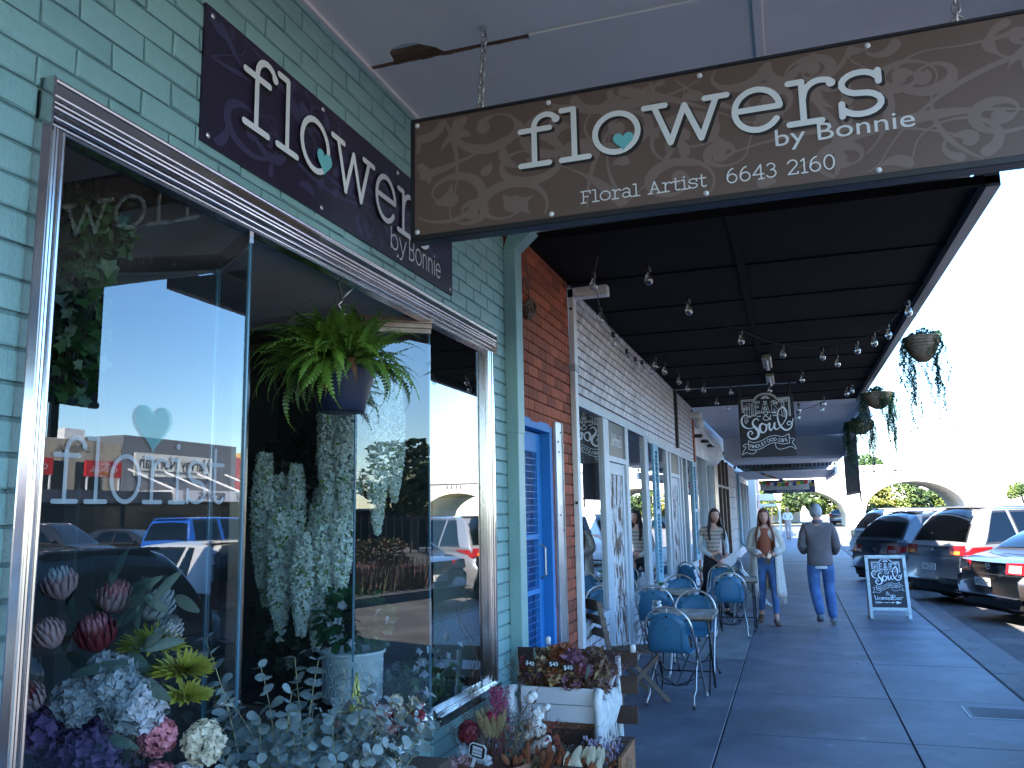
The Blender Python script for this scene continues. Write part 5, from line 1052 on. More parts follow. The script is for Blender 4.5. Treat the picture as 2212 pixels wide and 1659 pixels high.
MB().box(-1.475, -1.46, 4.516, 4.72, .53, .712).build('end_board', WTR, tr); MB().box(-1.08, -1.065, 4.516, 4.72, .53, .712).build('end_board', WTR, tr); MB().box(-1.475, -1.065, 4.72, 4.735, .53, .712).build('back_board', WTR, tr); MB().box(-1.45, -1.09, 4.516, 4.72, .50, .70).build('foam', TIMB, tr)
MB().box(-1.46, -1.08, 4.52, 4.72, .375, .50).build('base_block', BRW, tr)
for x, y, z, nm in ((-1.45, 4.98, .88, 'left'), (-.93, 4.95, .855, 'right')):
    MB().lathe([(0, .045), (.014, .043), (.017, .03), (.015, .0), (.0, 0)], 12, T(x, y, z-.02)).build('knob', WHP, mbn, 'all')

# ================= cars =================
def sstep(a, b_, x): t = max(0, min(1, (x-a)/(b_-a))); return t*t*(3-2*t)
def make_car(name, lab, loc, ang, paint, kind, plate=None, plate_col=(.62, .62, .60), plate_txt=(.02, .02, .03), L=4.4, W=1.78, Hh=1.46, emblem=None, grp=None, lamp='std', detail=True):
    t = thing(name, lab, 'car', loc, ang, grp); hw = W/2; z0 = .22
    belt = .92 if kind != 'suv' else 1.04; dk = {'sedan': 1.0, 'hatch': 1.0, 'wagon': 1.0, 'suv': 1.1, 'ute': 1.05}[kind]
    if kind == 'sedan': rx = (.55, 1.35, 2.35, 3.35); deck = .99
    elif kind == 'hatch': rx = (.10, .62, 2.0, 3.0); deck = .96
    elif kind == 'ute': rx = (.05, .35, 3.0, 3.9); deck = 1.02
    else: rx = (.10, .72, 2.9, 3.75) if kind == 'suv' else (.10, .85, 2.8, 3.7); deck = 1.02
    def roof(x):    # centre line height
        front = deck-.02-.22*sstep(rx[3], L, x)**1.5
        if x < rx[0]: return deck-.10*(1-x/rx[0])**2 if kind == 'sedan' else deck
        if x < rx[1]: return deck+(Hh-deck)*sin(pi/2*(x-rx[0])/(rx[1]-rx[0]))**.85
        if x < rx[2]: return Hh-.03*((x-rx[1])/(rx[2]-rx[1]))**2+.015*sin(pi*(x-rx[1])/(rx[2]-rx[1]))
        if x < rx[3]: q = (x-rx[2])/(rx[3]-rx[2]); return (Hh-.03)*(1-q**1.25)+front*q**1.25
        return front
    def wid(x): return hw*(1-.13*(1-min(x/.45, 1))**2.2)*(1-.16*max(0, (x-L+.9)/.9)**2.2)
    def sec(x, v):      # v 0..1 : sill -> belt -> roof centre ; right side (+) mirrored by sign
        r = roof(x); w_ = wid(x); b_ = min(belt+.03*(x/L)*0, r-.04); gh = max(0, (r-deck)/(Hh-deck))
        if v < .5:
            q = v/.5; z = z0+(b_-z0)*q; y = w_*(.93+.07*sin(pi*min(q*1.15, 1)*.9)**.7-.02*q*q) if q > 0 else w_*.93; 
            if q > .62 and q < .72: y *= 1.006
            return y, z
        q = (v-.5)/.5; top = w_*(.965-.30*gh)          # tumblehome
        if q < .5:
            s = q/.5; y = w_*.962+(top-w_*.962)*s**1.05; z = b_+(r-.05*gh-.015-b_)*s**.97
        else:
            s = (q-.5)/.5; a = s*pi/2; y = top*cos(a)**.55 if s < 1 else 0; z = (r-.05*gh-.015)+(.05*gh+.015)*sin(a)**.8
        return y, z
    def sx(x, z): # rear face rake: lower pushed out
        return 0
    NX, NV = 70, 32; xs = []
    for i in range(NX+1):
        u = i/NX; xs.append(L*(u**1.0))
    xs = sorted(set([0, .01, .03, .06, .1]+xs+list(rx)+[L-.04, L-.01]))
    V = []; F = []; n = len(xs); m2 = 2*NV+1
    for i, x in enumerate(xs):
        e = 1-.035*(1-min(x/.06, 1))**2-.06*(1-min((L-x)/.08, 1))**2
        for k in range(m2):
            v = k/NV if k <= NV else (2*NV-k)/NV; sgn = -1 if k <= NV else 1; y, z = sec(x, v)
            xo = -.05*sin(pi*min(max((z-z0)/(belt-z0), 0), 1))*max(0, 1-x/.15) - (.07*max(0, 1-x/.12) if .40 < z < .66 else 0)
            V.append((x+xo+ .06*max(0, 1-x/.1)*(abs(y)/hw)**4, sgn*y*e, z*(1) if z > .4 else z))
    for i in range(n-1):
        for k in range(m2-1): a = i*m2+k; F.append((a, a+1, a+m2+1, a+m2))
    F.append(tuple(range(m2))); F.append(tuple((n-1)*m2+k for k in range(m2))[::-1])
    b = MB().add(V, F); b.build('body', paint, t, 'all', world=False)
    bmx = bpy.data.objects[-1] if False else None
    TRIM = MATS.get('car_trim') or mat('car_trim', (.015, .015, .017), .5, var=.1)
    def side(x, v, s, o=.008):
        y, z = sec(x, v); y2, z2 = sec(x, min(v+.01, 1)); nz = (y-y2); ny = (z2-z); l = sqrt(nz*nz+ny*ny) or 1
        return (x, s*(y+o*ny/l), z+o*nz/l)
    def patch(name, m, xa, xb, va, vb, s, nx=8, nv=5, shape=None, o=.007):
        V = []; F = []
        for i in range(nx+1):
            for j in range(nv+1):
                u, q = i/nx, j/nv; x = xa+(xb-xa)*u; v = va+(vb-va)*q
                if shape: x, v = shape(u, q)
                V.append(side(x, v, s, o))
        for i in range(nx):
            for j in range(nv): a = i*(nv+1)+j; F.append((a, a+1, a+nv+2, a+nv+1))
        return MB().add(V, F).build(name, m, t, 'all', world=False)
    va, vb = .525, .735
    wins = {'sedan': ((1.05, 1.95), (2.0, 3.05)), 'hatch': ((.55, .85), (.95, 1.75), (1.82, 2.7)), 'wagon': ((.45, 1.0), (1.08, 1.95), (2.02, 3.3)), 'suv': ((.42, 1.05), (1.14, 2.05), (2.12, 3.3)), 'ute': ((.3, 1.4), (1.6, 2.3), (2.35, 3.4))}[kind]
    for s in (-1, 1):
        for i, (a, c) in enumerate(wins):
            def shp(u, q, a=a, c=c, i=i, last=(i == len(wins)-1)):
                x0_, x1_ = a, c
                if i == 0: x0_ = a+(c-a)*.55*q if kind != 'ute' else a+.1*q
                if last: x1_ = c-(c-a)*.62*q
                return x0_+(x1_-x0_)*u, va+(vb-va)*q
            patch('side_window', CARGLASS, 0, 0, 0, 0, s, shape=shp)
            def shp2(u, q, a=a, c=c, f=shp): x, v = f(u, -.09+1.18*q); return a+(x-a)*1.0, v
            patch('window_trim', TRIM, 0, 0, 0, 0, s, shape=lambda u, q, f=shp: f(-.03+1.06*u, -.08+1.16*q), o=.003)
        MB().tube([side(rx[1]+.1, .80, s, .03), side(rx[1]+.3, .80, s, .05), side(rx[2]-.2, .80, s, .05), side(rx[2], .80, s, .02)], .014, 6).build('roof_rail', TRIM if kind != 'suv' else STEEL, t, 'all', world=False) if kind in ('wagon', 'suv') else None
        if detail:
            for x in (wins[1][0]-.04, wins[-1][0]-.04): patch('door_gap', TRIM, x, x+.008, .08, .5, s, 1, 10, o=.0015)
            MB().tube([side(wins[1][0]+.12, .42, s, .02), side(wins[1][0]+.28, .42, s, .02)], .012, 6).build('door_handle', paint, t, 'all', world=False)
            b = MB(); p = side(rx[2]+.45 if kind != 'sedan' else 2.9, .56, s, .10); b.ell(p, (.07, .10, .07), 10, 7); b.build('wing_mirror', paint, t, 'all', world=False)
    # rear window following the slope of the tail
    if kind == 'sedan': ra, rb, ww = rx[0]+.08, rx[1]-.08, .60
    else: ra, rb, ww = rx[0]+.035, rx[1]-.12, .66
    V = []; F = []; NN = 12
    for i in range(NN+1):
        x = ra+(rb-ra)*i/NN; r = roof(x); gh = (r-deck)/(Hh-deck); hwid = (wid(x)*(.965-.30*gh))*.87
        for k in range(13): u = -1+2*k/12; V.append((x-.012+.02*u*u*0, u*hwid, (r-.05*gh-.015)+(.05*gh+.015)*(1-abs(u*.87)**(1/.55*1.0))**.8*1.0+.010))
    for i in range(NN):
        for k in range(12): a = i*13+k; F.append((a, a+1, a+14, a+13))
    MB().add(V, F).build('rear_window', CARGLASS, t, 'all', world=False)
    V2 = [(v[0]+.004, v[1]*1.05, v[2]-.006) for v in V]; MB().add(V2, F).build('rear_window_surround', BLACK, t, 'all', world=False)
    if kind != 'sedan': MB().box(rb-.02, rb+.16, -.52, .52, roof(rb+.06)-.005, roof(rb+.06)+.022, ch=.008).build('roof_spoiler', paint, t, world=False)
    MB().box(rb+.0, rb+.03, -.12, .12, roof(rb)-.045, roof(rb)-.02).build('high_brake_lamp', MATS.get('lamp_red') or mat('lamp_red', (.20, .005, .007), .12, coat=1), t, world=False) if kind != 'sedan' else None
    RED = MATS.get('lamp_red') or mat('lamp_red', (.20, .005, .007), .12, coat=1); CLR = MATS.get('lamp_clear') or mat('lamp_clear', (.34, .20, .19), .1, coat=1, var=.3, scale=30); AMB = MATS.get('lamp_amber') or mat('lamp_amber', (.6, .18, .02), .12, coat=1)
    zl = belt-.17 if kind != 'sedan' else .74; hl = .16 if kind != 'hatch' else .30
    def face(nm, m, y0, y1, za, zb, d=.012, s=1, taper=0):   # curved strip on the tail
        V = []; F = []
        for i in range(7):
            y = y0+(y1-y0)*i/6
            for j in range(4):
                z = za+(zb-za)*j/3+taper*(i/6)*(j/3); q = min(max((z-z0)/(belt-z0), 0), 1); xo = -.05*sin(pi*q)+.06*(abs(y)/hw)**4
                if .40 < z < .66: xo -= .07
                V.append((xo-d, s*y, z))
        for i in range(6):
            for j in range(3): a = i*4+j; F.append((a, a+1, a+5, a+4))
        return MB().add(V, F).build(nm, m, t, 'all', world=False)
    for s in (-1, 1):
        face('tail_lamp', RED, hw*.48, hw*.90, zl, zl+hl, s=s, taper=.01)
        if kind == 'sedan': face('tail_lamp_lens', CLR, hw*.56, hw*.84, zl+.02, zl+hl-.03, d=.018, s=s)
        else: face('tail_lamp_lens', CLR if kind != 'suv' else AMB, hw*.54, hw*.78, zl+.015, zl+.07, d=.018, s=s)
        V = []
        v0 = .5*(zl-z0)/(belt-z0); v1 = min(.5*(zl+hl-z0)/(belt-z0), .5); ln = .50 if kind in ('suv', 'wagon') else .26
        patch('tail_lamp', RED, 0, 0, 0, 0, s, 6, 3, lambda u, q: (.01+ln*u, v0+(v1-v0)*(q+(1-q)*u*.75)), o=.010)
    face('boot_lid_gap', TRIM, -hw*.86, hw*.86, zl-.03, zl-.02, d=.003); face('lower_bumper', TRIM, -hw*.88, hw*.88, .24, .36, d=.012)
    (MB().tube([(ra+.02, -.1, roof(ra)+.02), (ra+.06, .30, roof(ra+.06)+.02)], .009, 5).build('rear_wiper', BLACK, t, world=False) if kind != 'sedan' else None)
    MB().box(-.16, .0, -hw*.82, hw*.82, .405, .42, ch=.004).build('bumper_step', TRIM if kind in ('wagon', 'suv') else paint, t, world=False)
    MB().box(.05, L-.1, -hw*.85, hw*.85, .17, .25).build('underbody', DARK, t, world=False)
    pz = zl-.20 if kind not in ('sedan',) else .60
    if kind == 'suv': pz = zl-.22
    PLM = plain('plate_%d' % int(plate_col[2]*100), plate_col, .5); PTX = plain('plate_text', plate_txt, .5)
    xo = -.05*sin(pi*min((pz-z0)/(belt-z0), 1))-(.07 if pz < .66 else 0)
    MB().box(xo-.022, xo-.012, -.186, .186, pz-.055, pz+.062).build('number_plate', PLM, t, world=False)
    if plate: o_ = text(plate, .12, frame((xo-.0235, 0, pz-.034), (0, -1, 0), (0, 0, 1)), PTX, t, 'plate_text', sx=.80, space=.95); o_.matrix_parent_inverse = Matrix.Identity(4)
    if emblem:
        b = MB(); ME = frame((-.05*sin(pi*min((zl+.08-z0)/(belt-z0), 1))-.012, 0, zl+.09), (0, -1, 0), (0, 0, 1))
        if emblem == 'ring_wing': ribbon(b, arc(0, 0, .055, .042, 0, 360, 20), .009, ME, .002); ribbon(b, [(-.042, .022), (-.02, .014), (0, -.014), (.02, .014), (.042, .022)], .010, ME, .002)
        elif emblem == 'three_diamond':
            for a in (90, 210, 330): c, s_ = cos(radians(a)), sin(radians(a)); flat(b, [(0, 0), (.024*cos(radians(a-30)), .024*sin(radians(a-30))), (.042*c, .042*s_), (.024*cos(radians(a+30)), .024*sin(radians(a+30)))], ME, .002)
        elif emblem == 'oval': ribbon(b, arc(0, 0, .055, .03, 0, 360, 20), .007, ME, .002)
        b.build('emblem', CHROME, t, world=False)
    # wheels
    TY = MATS.get('tyre') or mat('tyre', (.012, .012, .012), .8, bump=.2); RIM = MATS.get('rim') or mat('rim', (.42, .43, .45), .3, .9)
    wr = .31 if kind in ('sedan', 'hatch') else .345
    for wx_ in (.88, L-.95):
        for s in (-1, 1):
            y = s*(hw-.01); M = T(wx_, y, wr) @ RX(-s*pi/2)
            A = [(wr*1.17*cos(pi*k/16*2), wr*1.17*sin(pi*k/16*2)) for k in range(16)]
            ya = s*(wid(wx_)*1.004+.002); MB().add([(wx_+a, ya*(1 if c > -.1 else .955), wr+.015+c) for a, c in A if c > -.12], [tuple(range(len([1 for a, c in A if c > -.12])))]).build('wheel_arch', DARK, t, world=False)
            tw = thing('w', 'x', 'x'); bpy.data.objects.remove(tw, do_unlink=True)
            wh = MB().lathe([(wr*.62, .0), (wr*.66, .012), (wr*.93, .018), (wr, .0), (wr, -.17), (wr*.9, -.19), (wr*.6, -.19)], 28, M).build('wheel', TY, t, 'all', world=False)
            rb_ = MB(); rb_.lathe([(0, -.005), (.05, -.003), (.055, -.02)], 16, M); rb_.lathe([(wr*.60, .004), (wr*.66, .010), (wr*.66, -.02), (wr*.58, -.05)], 28, M)
            for k in range(5): a = 2*pi*k/5; rb_.box(.02, wr*.63, -.026, .026, -.02, .004, M @ RZ(a))
            rb_.build('rim', RIM, wh, world=False)
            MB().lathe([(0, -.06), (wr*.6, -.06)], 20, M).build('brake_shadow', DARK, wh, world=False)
    # front
    for s in (-1, 1):
        patch('headlamp', CLR, L-.42, L-.03, .40, .50, s, o=.006)
    MB().box(L-.03, L+.02, -.45, .45, .45, .62, ch=.01).build('grille', BLACK, t, world=False)
    # seats and interior block so the cabin reads through the glass
    MB().box(rx[1]+.2, rx[1]+.35, -.55, .55, .5, belt+.25, ch=.04).build('seat', TRIM, t, world=False)
    MB().box(rx[2]-.35, rx[2]-.22, -.6, -.15, .5, belt+.28, ch=.04).build('seat', TRIM, t, world=False); MB().box(rx[2]-.35, rx[2]-.22, .15, .6, .5, belt+.28, ch=.04).build('seat', TRIM, t, world=False)
    return t
def paintm(name, c, metal=.0): return mat(name, c, .32, metal, var=.0, coat=1., bump=0)
def car_at(cx, cy): return (cx, cy, -.125)
ZR = -.12
make_car('parked_sedan', 'dark bronze sedan with white plate AYC 94P, nearest whole car at the kerb', (2.78, 14.45, ZR), radians(21), paintm('paint_bronze', (.022, .017, .015)), 'sedan', 'AYC·94P', emblem='ring_wing', L=4.7, W=1.8, Hh=1.44)
make_car('parked_suv', 'silver grey suv with wide red tail lamps and plate 144 ZCB behind the A-frame sign', (2.42, 17.15, ZR), radians(28), paintm('paint_silver', (.26, .26, .27), .5), 'suv', '144 ZCB', plate_col=(.62, .62, .6), emblem='three_diamond', L=4.65, W=1.8, Hh=1.70)
make_car('parked_wagon', 'dark blue grey wagon with roof rails and a yellow number plate', (1.68, 20.1, ZR), radians(30), paintm('paint_slate', (.045, .055, .07), .3), 'wagon', 'CD·60·AG', plate_col=(.55, .42, .04), emblem='oval', L=4.8, W=1.82, Hh=1.60)
make_car('parked_suv', 'white suv with red tail lamp, furthest car of the parked row', (1.95, 27.3, ZR), radians(20), paintm('paint_white', (.62, .63, .64)), 'suv', 'BQ·41·HN', L=4.6, W=1.8, Hh=1.66)
make_car('parked_hatch', 'white hatchback parked beside the florist, only its rear corner inside the picture', (2.42, 8.72, ZR), radians(20), MATS['paint_white'], 'hatch', 'BX·72·KD', L=3.9, W=1.70, Hh=1.48)
make_car('parked_hatch', 'dark blue hatchback reflected in the left florist window', (1.72, 5.75, ZR), radians(18), paintm('paint_navy', (.012, .016, .03)), 'hatch', 'CJ·25·RM', L=3.9, W=1.72, Hh=1.50)
make_car('parked_utility', 'bright blue utility with canopy reflected in the left florist window', (12.6, 18.6, ZR), radians(88), paintm('paint_blue', (.01, .09, .42)), 'ute', 'DK·08·LP', L=5.0, W=1.85, Hh=1.80)
make_car('parked_sedan', 'black sedan across the road facing the florist', (21.8, 24.6, ZR), pi-.2, paintm('paint_black', (.012, .012, .013)), 'sedan', None, L=4.6, W=1.8, Hh=1.45)
make_car('parked_suv', 'black suv across the road facing the florist', (22.2, 21.0, ZR), pi-.2, MATS['paint_black'], 'suv', None, L=4.7, W=1.85, Hh=1.70)
make_car('far_car', 'small blue car beyond the viaduct at the left of the middle arch', (5.6, 83, ZR), radians(10), paintm('paint_sky', (.05, .20, .32)), 'hatch', None, L=4, W=1.7, Hh=1.45, detail=False)
make_car('far_car', 'small silver car beyond the left viaduct arch', (4.0, 86, ZR), radians(60), MATS['paint_silver'], 'hatch', None, L=4, W=1.7, Hh=1.45, detail=False)
# ================= people =================
def skin_obj(name, V, E, m, parent, root=0, sub=2, mod=None):
    me = bpy.data.meshes.new(name); me.from_pydata([v[0] for v in V], E, []); o = bpy.data.objects.new(name, me); COL.objects.link(o)
    md = o.modifiers.new('s', 'SKIN'); md.use_smooth_shade = True
    for i, v in enumerate(V):
        r = v[1]; me.skin_vertices[0].data[i].radius = r if isinstance(r, tuple) else (r, r); me.skin_vertices[0].data[i].use_root = (i == root)
    md2 = o.modifiers.new('u', 'SUBSURF'); md2.levels = sub; md2.render_levels = sub
    dg = bpy.context.evaluated_depsgraph_get(); dg.update(); ev = bpy.data.meshes.new_from_object(o.evaluated_get(dg)); bpy.data.objects.remove(o, do_unlink=True)
    if mod:
        for v in ev.vertices: v.co = mod(v.co)
    ev.materials.clear(); ev.materials.append(m); ev.name = name
    r = bpy.data.objects.new(name, ev); COL.objects.link(r); r.parent = parent; return r
SKIN = mat('skin', (.60, .30, .21), .5, var=.05); EYEW = plain('eye_white', (.6, .58, .56), .3); PUP = plain('eye_dark', (.03, .02, .015), .3); LIP = plain('lips', (.36, .07, .07), .5)
def head_parts(t, c, yaw, R=.105, hair=(.05, .025, .015), long_=True, hl=.42, male=False):
    M = T(*c) @ RZ(yaw)      # face towards local -y
    bm = bmesh.new(); bmesh.ops.create_uvsphere(bm, u_segments=24, v_segments=18, radius=1)
    for v in bm.verts:
        x, y, z = v.co; w_ = 1-.32*max(0, -z)**1.3
        X = x*.074*w_; Y = y*(.092 if y > 0 else .086)*(1-.12*max(0, -z)); Z = z*.112
        if y < 0:
            Y -= .020*math.exp(-(x/.14)**2-((z+.18)/.17)**2)           # nose
            Y -= .006*math.exp(-(x/.25)**2-((z+.55)/.1)**2)            # lips
            Y -= .010*math.exp(-(x/.3)**2-((z+.85)/.16)**2)            # chin
            Y += .009*(math.exp(-((x-.38)/.18)**2-((z-.05)/.12)**2)+math.exp(-((x+.38)/.18)**2-((z-.05)/.12)**2))
        v.co = (X, Y, Z)
    me = bpy.data.meshes.new('head'); bm.to_mesh(me); bm.free(); me.materials.append(SKIN); me.polygons.foreach_set('use_smooth', [True]*len(me.polygons)); me.transform(M)
    o = obj('head', me, t, False)
    for s in (-1, 1):
        MB().ell((s*.029, -.079, .006), (.010, .004, .0045), 10, 6, M).build('eye', EYEW, o, 'all', world=False); MB().ell((s*.029, -.084, .006), (.0065, .003, .0055), 8, 5, M).build('pupil', PUP, o, world=False)
        MB().tube([(s*.014, -.087, .024), (s*.029, -.089, .029), (s*.044, -.080, .024)], .0028, 5, M=M).build('eyebrow', plain('brow', (.04, .025, .02), .8), o, world=False)
        MB().ell((s*.074, .006, -.008), (.008, .016, .026), 8, 6, M).build('ear', SKIN, o, 'all', world=False)
    MB().ell((0, -.089, -.058), (.021, .006, .0065), 10, 6, M).build('mouth', LIP, o, 'all', world=False)
    HM = mat('hair_%d' % int(hair[0]*1000), hair, .45, var=.35, scale=30, stretch=(6, 6, .6), bump=.8, bscale=40)
    bm = bmesh.new(); bmesh.ops.create_uvsphere(bm, u_segments=32, v_segments=20, radius=1); rnd = random.Random(int(hair[0]*1000))
    for v in bm.verts:
        x, y, z = v.co; k = 1.06 if male else 1.16; X, Y, Z = x*.074*k, y*.092*k+.008, z*.112*1.09+.006
        if y < -.35 and z < .52: Y = -.055; X *= .96
        nn = noise.noise(Vector((x*5, y*5, z*(4 if male else 2))))*(.016 if male else .006); X += nn; Y += nn
        if male and z < -.55: X *= .8; Y = min(Y, .07); Z = -.065
        v.co = (X, Y, Z)
    bmesh.ops.delete(bm, geom=[f for f in bm.faces if f.calc_center_median().y < -.050 and f.calc_center_median().z < .058], context='FACES')
    me = bpy.data.meshes.new('hair'); bm.to_mesh(me); bm.free(); me.materials.append(HM); me.polygons.foreach_set('use_smooth', [True]*len(me.polygons)); me.transform(M); h = obj('hair', me, t, False)
    if long_:
        b = MB(); rnd = random.Random(5)
        for k in range(90):
            a = rnd.uniform(-25, 205); c_, s_ = cos(radians(a)), sin(radians(a)); x0, y0 = .078*c_, .01+.085*s_
            sh = .03+.05*abs(c_); L = hl*rnd.uniform(.8, 1.05); x1 = x0+.045*(1 if c_ > 0 else -1)*abs(c_)**.5; fr = -.065 if s_ < .25 else .03
            b.tube([(x0*.9, y0, .06), (x0*1.05, y0, -.03), (x0*1.15, y0+(fr*.4), -.12), (x1*1.05, y0+fr, -.12-(L-.12)*.5), (x1+rnd.uniform(-.015, .015), y0+fr*1.1, -.12-(L-.12))], [.010, .013, .013, .011, .003], 6, M=M)
        b.build('long_hair', HM, h, 'all', world=False)
    return o
def hand(V, E, wi, wrist, d, side, curl=.35):     # add palm and five fingers to the skeleton; d points along the hand
    d = Vector(d).normalized(); w_ = Vector(wrist); n = d.cross(Vector((0, 0, 1)) if abs(d.z) < .9 else Vector((0, 1, 0))).normalized(); up = n.cross(d)
    pi_ = len(V); V.append((w_+d*.045, (.030, .016))); E.append((wi, pi_))
    for k, (off, L) in enumerate(((-.026, .060), (-.009, .072), (.009, .068), (.025, .052))):
        a = len(V); V.append((w_+d*.085+n*off, .0085)); E.append((pi_, a)); V.append((w_+d*(.085+L*.55)+n*off-up*L*.25*curl, .0078)); E.append((a, a+1)); V.append((w_+d*(.085+L*.8)+n*off-up*L*.8*curl, .0065)); E.append((a+1, a+2))
    a = len(V); V.append((w_+d*.05-n*side*.04, .010)); E.append((pi_, a)); V.append((w_+d*.085-n*side*.05-up*.01, .008)); E.append((a, a+1))
def person(lab, loc, rz, J, head_yaw=0, hair=(.05, .025, .015), long_=True, male=False, hl=.42):
    t = thing('person', lab, 'person', loc, rz, None); j = {k: Vector(v) for k, v in J.items()}; V = []; E = []
    def a(n, co, r, par=None): V.append((Vector(co), r)); i = len(V)-1; (E.append((ids[par], i)) if par else None); ids[n] = i
    ids = {}
    m_ = 1.12 if male else 1
    a('pel', j['pel'], (.125*m_, .095)); a('waist', j['pel'].lerp(j['chest'], .45), (.105*m_*(1 if male else .92), .082), 'pel'); a('chest', j['chest'], (.13*m_, .10), 'waist'); a('neckb', j['neck'], (.062*m_, .055), 'chest'); a('neck', j['neck'].lerp(j['head'], .4), .045*m_, 'neckb'); a('hd', j['head']+Vector((0, 0, -.03)), .055, 'neck')
    for s in 'lr':
        a('sh'+s, j['sh'+s], .048*m_, 'chest'); a('el'+s, j['el'+s], .036*m_, 'sh'+s); a('wr'+s, j['wr'+s], .025*m_, 'el'+s)
        a('hip'+s, j['hip'+s], .085*m_, 'pel'); a('kn'+s, j['kn'+s], .054*m_, 'hip'+s); a('an'+s, j['an'+s], .036, 'kn'+s); a('ft'+s, j['ft'+s], (.036, .026), 'an'+s)
    for s, sd_ in (('l', 1), ('r', -1)): hand(V, E, ids['wr'+s], j['wr'+s], j['hd'+s]-j['wr'+s], sd_)
    skin_obj('body', V, E, SKIN, t); head_parts(t, j['head'], head_yaw, hair=hair, long_=long_, male=male, hl=hl); return t, j
def legs(t, j, m, rs=(.10, .066, .05), name='trousers', zcut=None, waist=.115):
    V = [(j['pel']+Vector((0, 0, .15)), (waist, .092)), (j['pel'], (waist*1.12, .10))]; E = [(0, 1)]
    for s in 'lr': b_ = len(V); an = j['kn'+s].lerp(j['an'+s], zcut or .96); V += [(j['hip'+s]+Vector((0, 0, -.06)), rs[0]), (j['hip'+s].lerp(j['kn'+s], .55), (rs[0]+rs[1])/2), (j['kn'+s], rs[1]), (j['kn'+s].lerp(an, .4), (rs[1]+rs[2])/2+.006), (an, rs[2])]; E += [(1, b_), (b_, b_+1), (b_+1, b_+2), (b_+2, b_+3), (b_+3, b_+4)]
    return skin_obj(name, V, E, m, t)
def torso(t, j, m, name, bottom, rs, sleeves=None, arm=(.06, .052, .042), mod=None, hem=None):
    V = [(j['pel']+Vector((0, 0, bottom)), rs[0]), (j['pel'].lerp(j['chest'], .5), rs[1]), (j['chest'], rs[2]), (j['neck']+Vector((0, 0, -.015)), rs[3])]; E = [(0, 1), (1, 2), (2, 3)]
    if sleeves:
        for s in 'lr':
            b_ = len(V); V.append((j['sh'+s], arm[0])); E.append((2, b_)); V.append((j['sh'+s].lerp(j['el'+s], .5 if sleeves > .5 else .45), (arm[0]+arm[1])/2)); E.append((b_, b_+1))
            if sleeves >= 1: V.append((j['el'+s], arm[1])); E.append((b_+1, b_+2)); V.append((j['el'+s].lerp(j['wr'+s], .93), arm[2])); E.append((b_+2, b_+3))
    if hem: mod = lambda co: Vector((co.x, co.y, co.z if co.z > hem+.03 else max(hem, hem+.03-(hem+.03-co.z)*.4)))
    return skin_obj(name, V, E, m, t, root=2, mod=mod)
def shoes(t, j, m, name='shoe', heel=.03, lift=None):
    for s in 'lr':
        an, ft = j['an'+s], j['ft'+s]; d = (ft-an); d.z = 0; d.normalize(); pitch = (ft.z-an.z)
        V = [(an-d*.05+Vector((0, 0, -.035)), (.044, .044)), (an+d*.02+Vector((0, 0, -.02)), (.052, .050)), (an.lerp(ft, .6)+Vector((0, 0, -.005)), (.054, .036)), (ft+d*.05, (.046, .028))]
        skin_obj(name, V, [(0, 1), (1, 2), (2, 3)], m, t)
# woman in cardigan, walking towards the viewer
DEN = mat('denim', (.06, .13, .30), .8, var=.25, scale=12, bump=.4, bscale=90, col2=(.12, .22, .42), mixs=5, lo=.5, hi=.7); KNIT = mat('cream_knit', (.60, .54, .48), .9, var=.2, scale=40, bump=1., bscale=60); RUST = plain('rust_top', (.34, .09, .045), .8); TANS = plain('tan_leather', (.16, .08, .05), .6)
J = dict(pel=(0, 0, .90), chest=(.0, -.01, 1.22), neck=(0, 0, 1.385), head=(.0, -.02, 1.515), shl=(.155, 0, 1.33), shr=(-.155, 0, 1.33), ell=(.225, .03, 1.06), elr=(-.23, .02, 1.06), wrl=(.11, -.17, .985), wrr=(-.05, -.21, .975), hdl=(.03, -.22, .965), hdr=(.03, -.24, .955),
         hipl=(.09, 0, .86), hipr=(-.09, 0, .86), knl=(.10, -.06, .49), knr=(-.09, .05, .50), anl=(.10, -.12, .095), anr=(-.12, .13, .13), ftl=(.13, -.25, .03), ftr=(-.13, .02, .035))
t, j = person('woman with long brown hair in cream cardigan, rust top and jeans, walking closer', (-.40, 12.72, 0), -.05, J, .12, (.17, .045, .02), True, hl=.48)
legs(t, j, DEN, (.092, .060, .042), 'jeans', .88); torso(t, j, RUST, 'top', -.10, ((.125, .098), (.108, .088), (.125, .10), (.07, .06)), hem=.955)
# neckline: skin above the top
def openf(co): return co
V = []; F = []; NZ, NA = 14, 22
for i in range(NZ+1):
    q = i/NZ; z = 1.38-.92*q; wdt = .13+.06*sin(min(q*2.2, 1)*pi/2)+.05*q; dep = .10+.05*q
    for k in range(NA+1):
        a = radians(-90+38-8*q)+k/NA*radians(360-2*(38-8*q)); fold = 1+.035*sin(k*2.1+q*3)*q
        V.append((wdt*fold*cos(a), .01+dep*fold*sin(a), z-.05*abs(cos(a))*(1 if q == 0 else 0)+(-.06*q*(1 if cos(a) > 0 else -.3))))
for i in range(NZ):
    for k in range(NA): a = i*(NA+1)+k; F.append((a, a+1, a+NA+2, a+NA+1))
cg = MB().add(V, F).build('cardigan', KNIT, t, 'all', world=False); md = cg.modifiers.new('t', 'SOLIDIFY'); md.thickness = .012
fr_ = MB()
for k in range(NA*2+1):
    q = k/2; a = V[NZ*(NA+1)+int(q)]; b_ = V[NZ*(NA+1)+min(int(q)+1, NA)]; p = Vector(a).lerp(Vector(b_), q-int(q)); fr_.tube([p, p+Vector((.004*sin(k), 0, -.05)), p+Vector((.01*sin(k*2), 0, -.11))], [.006, .005, .002], 4)
fr_.build('fringe', KNIT, t, world=False)
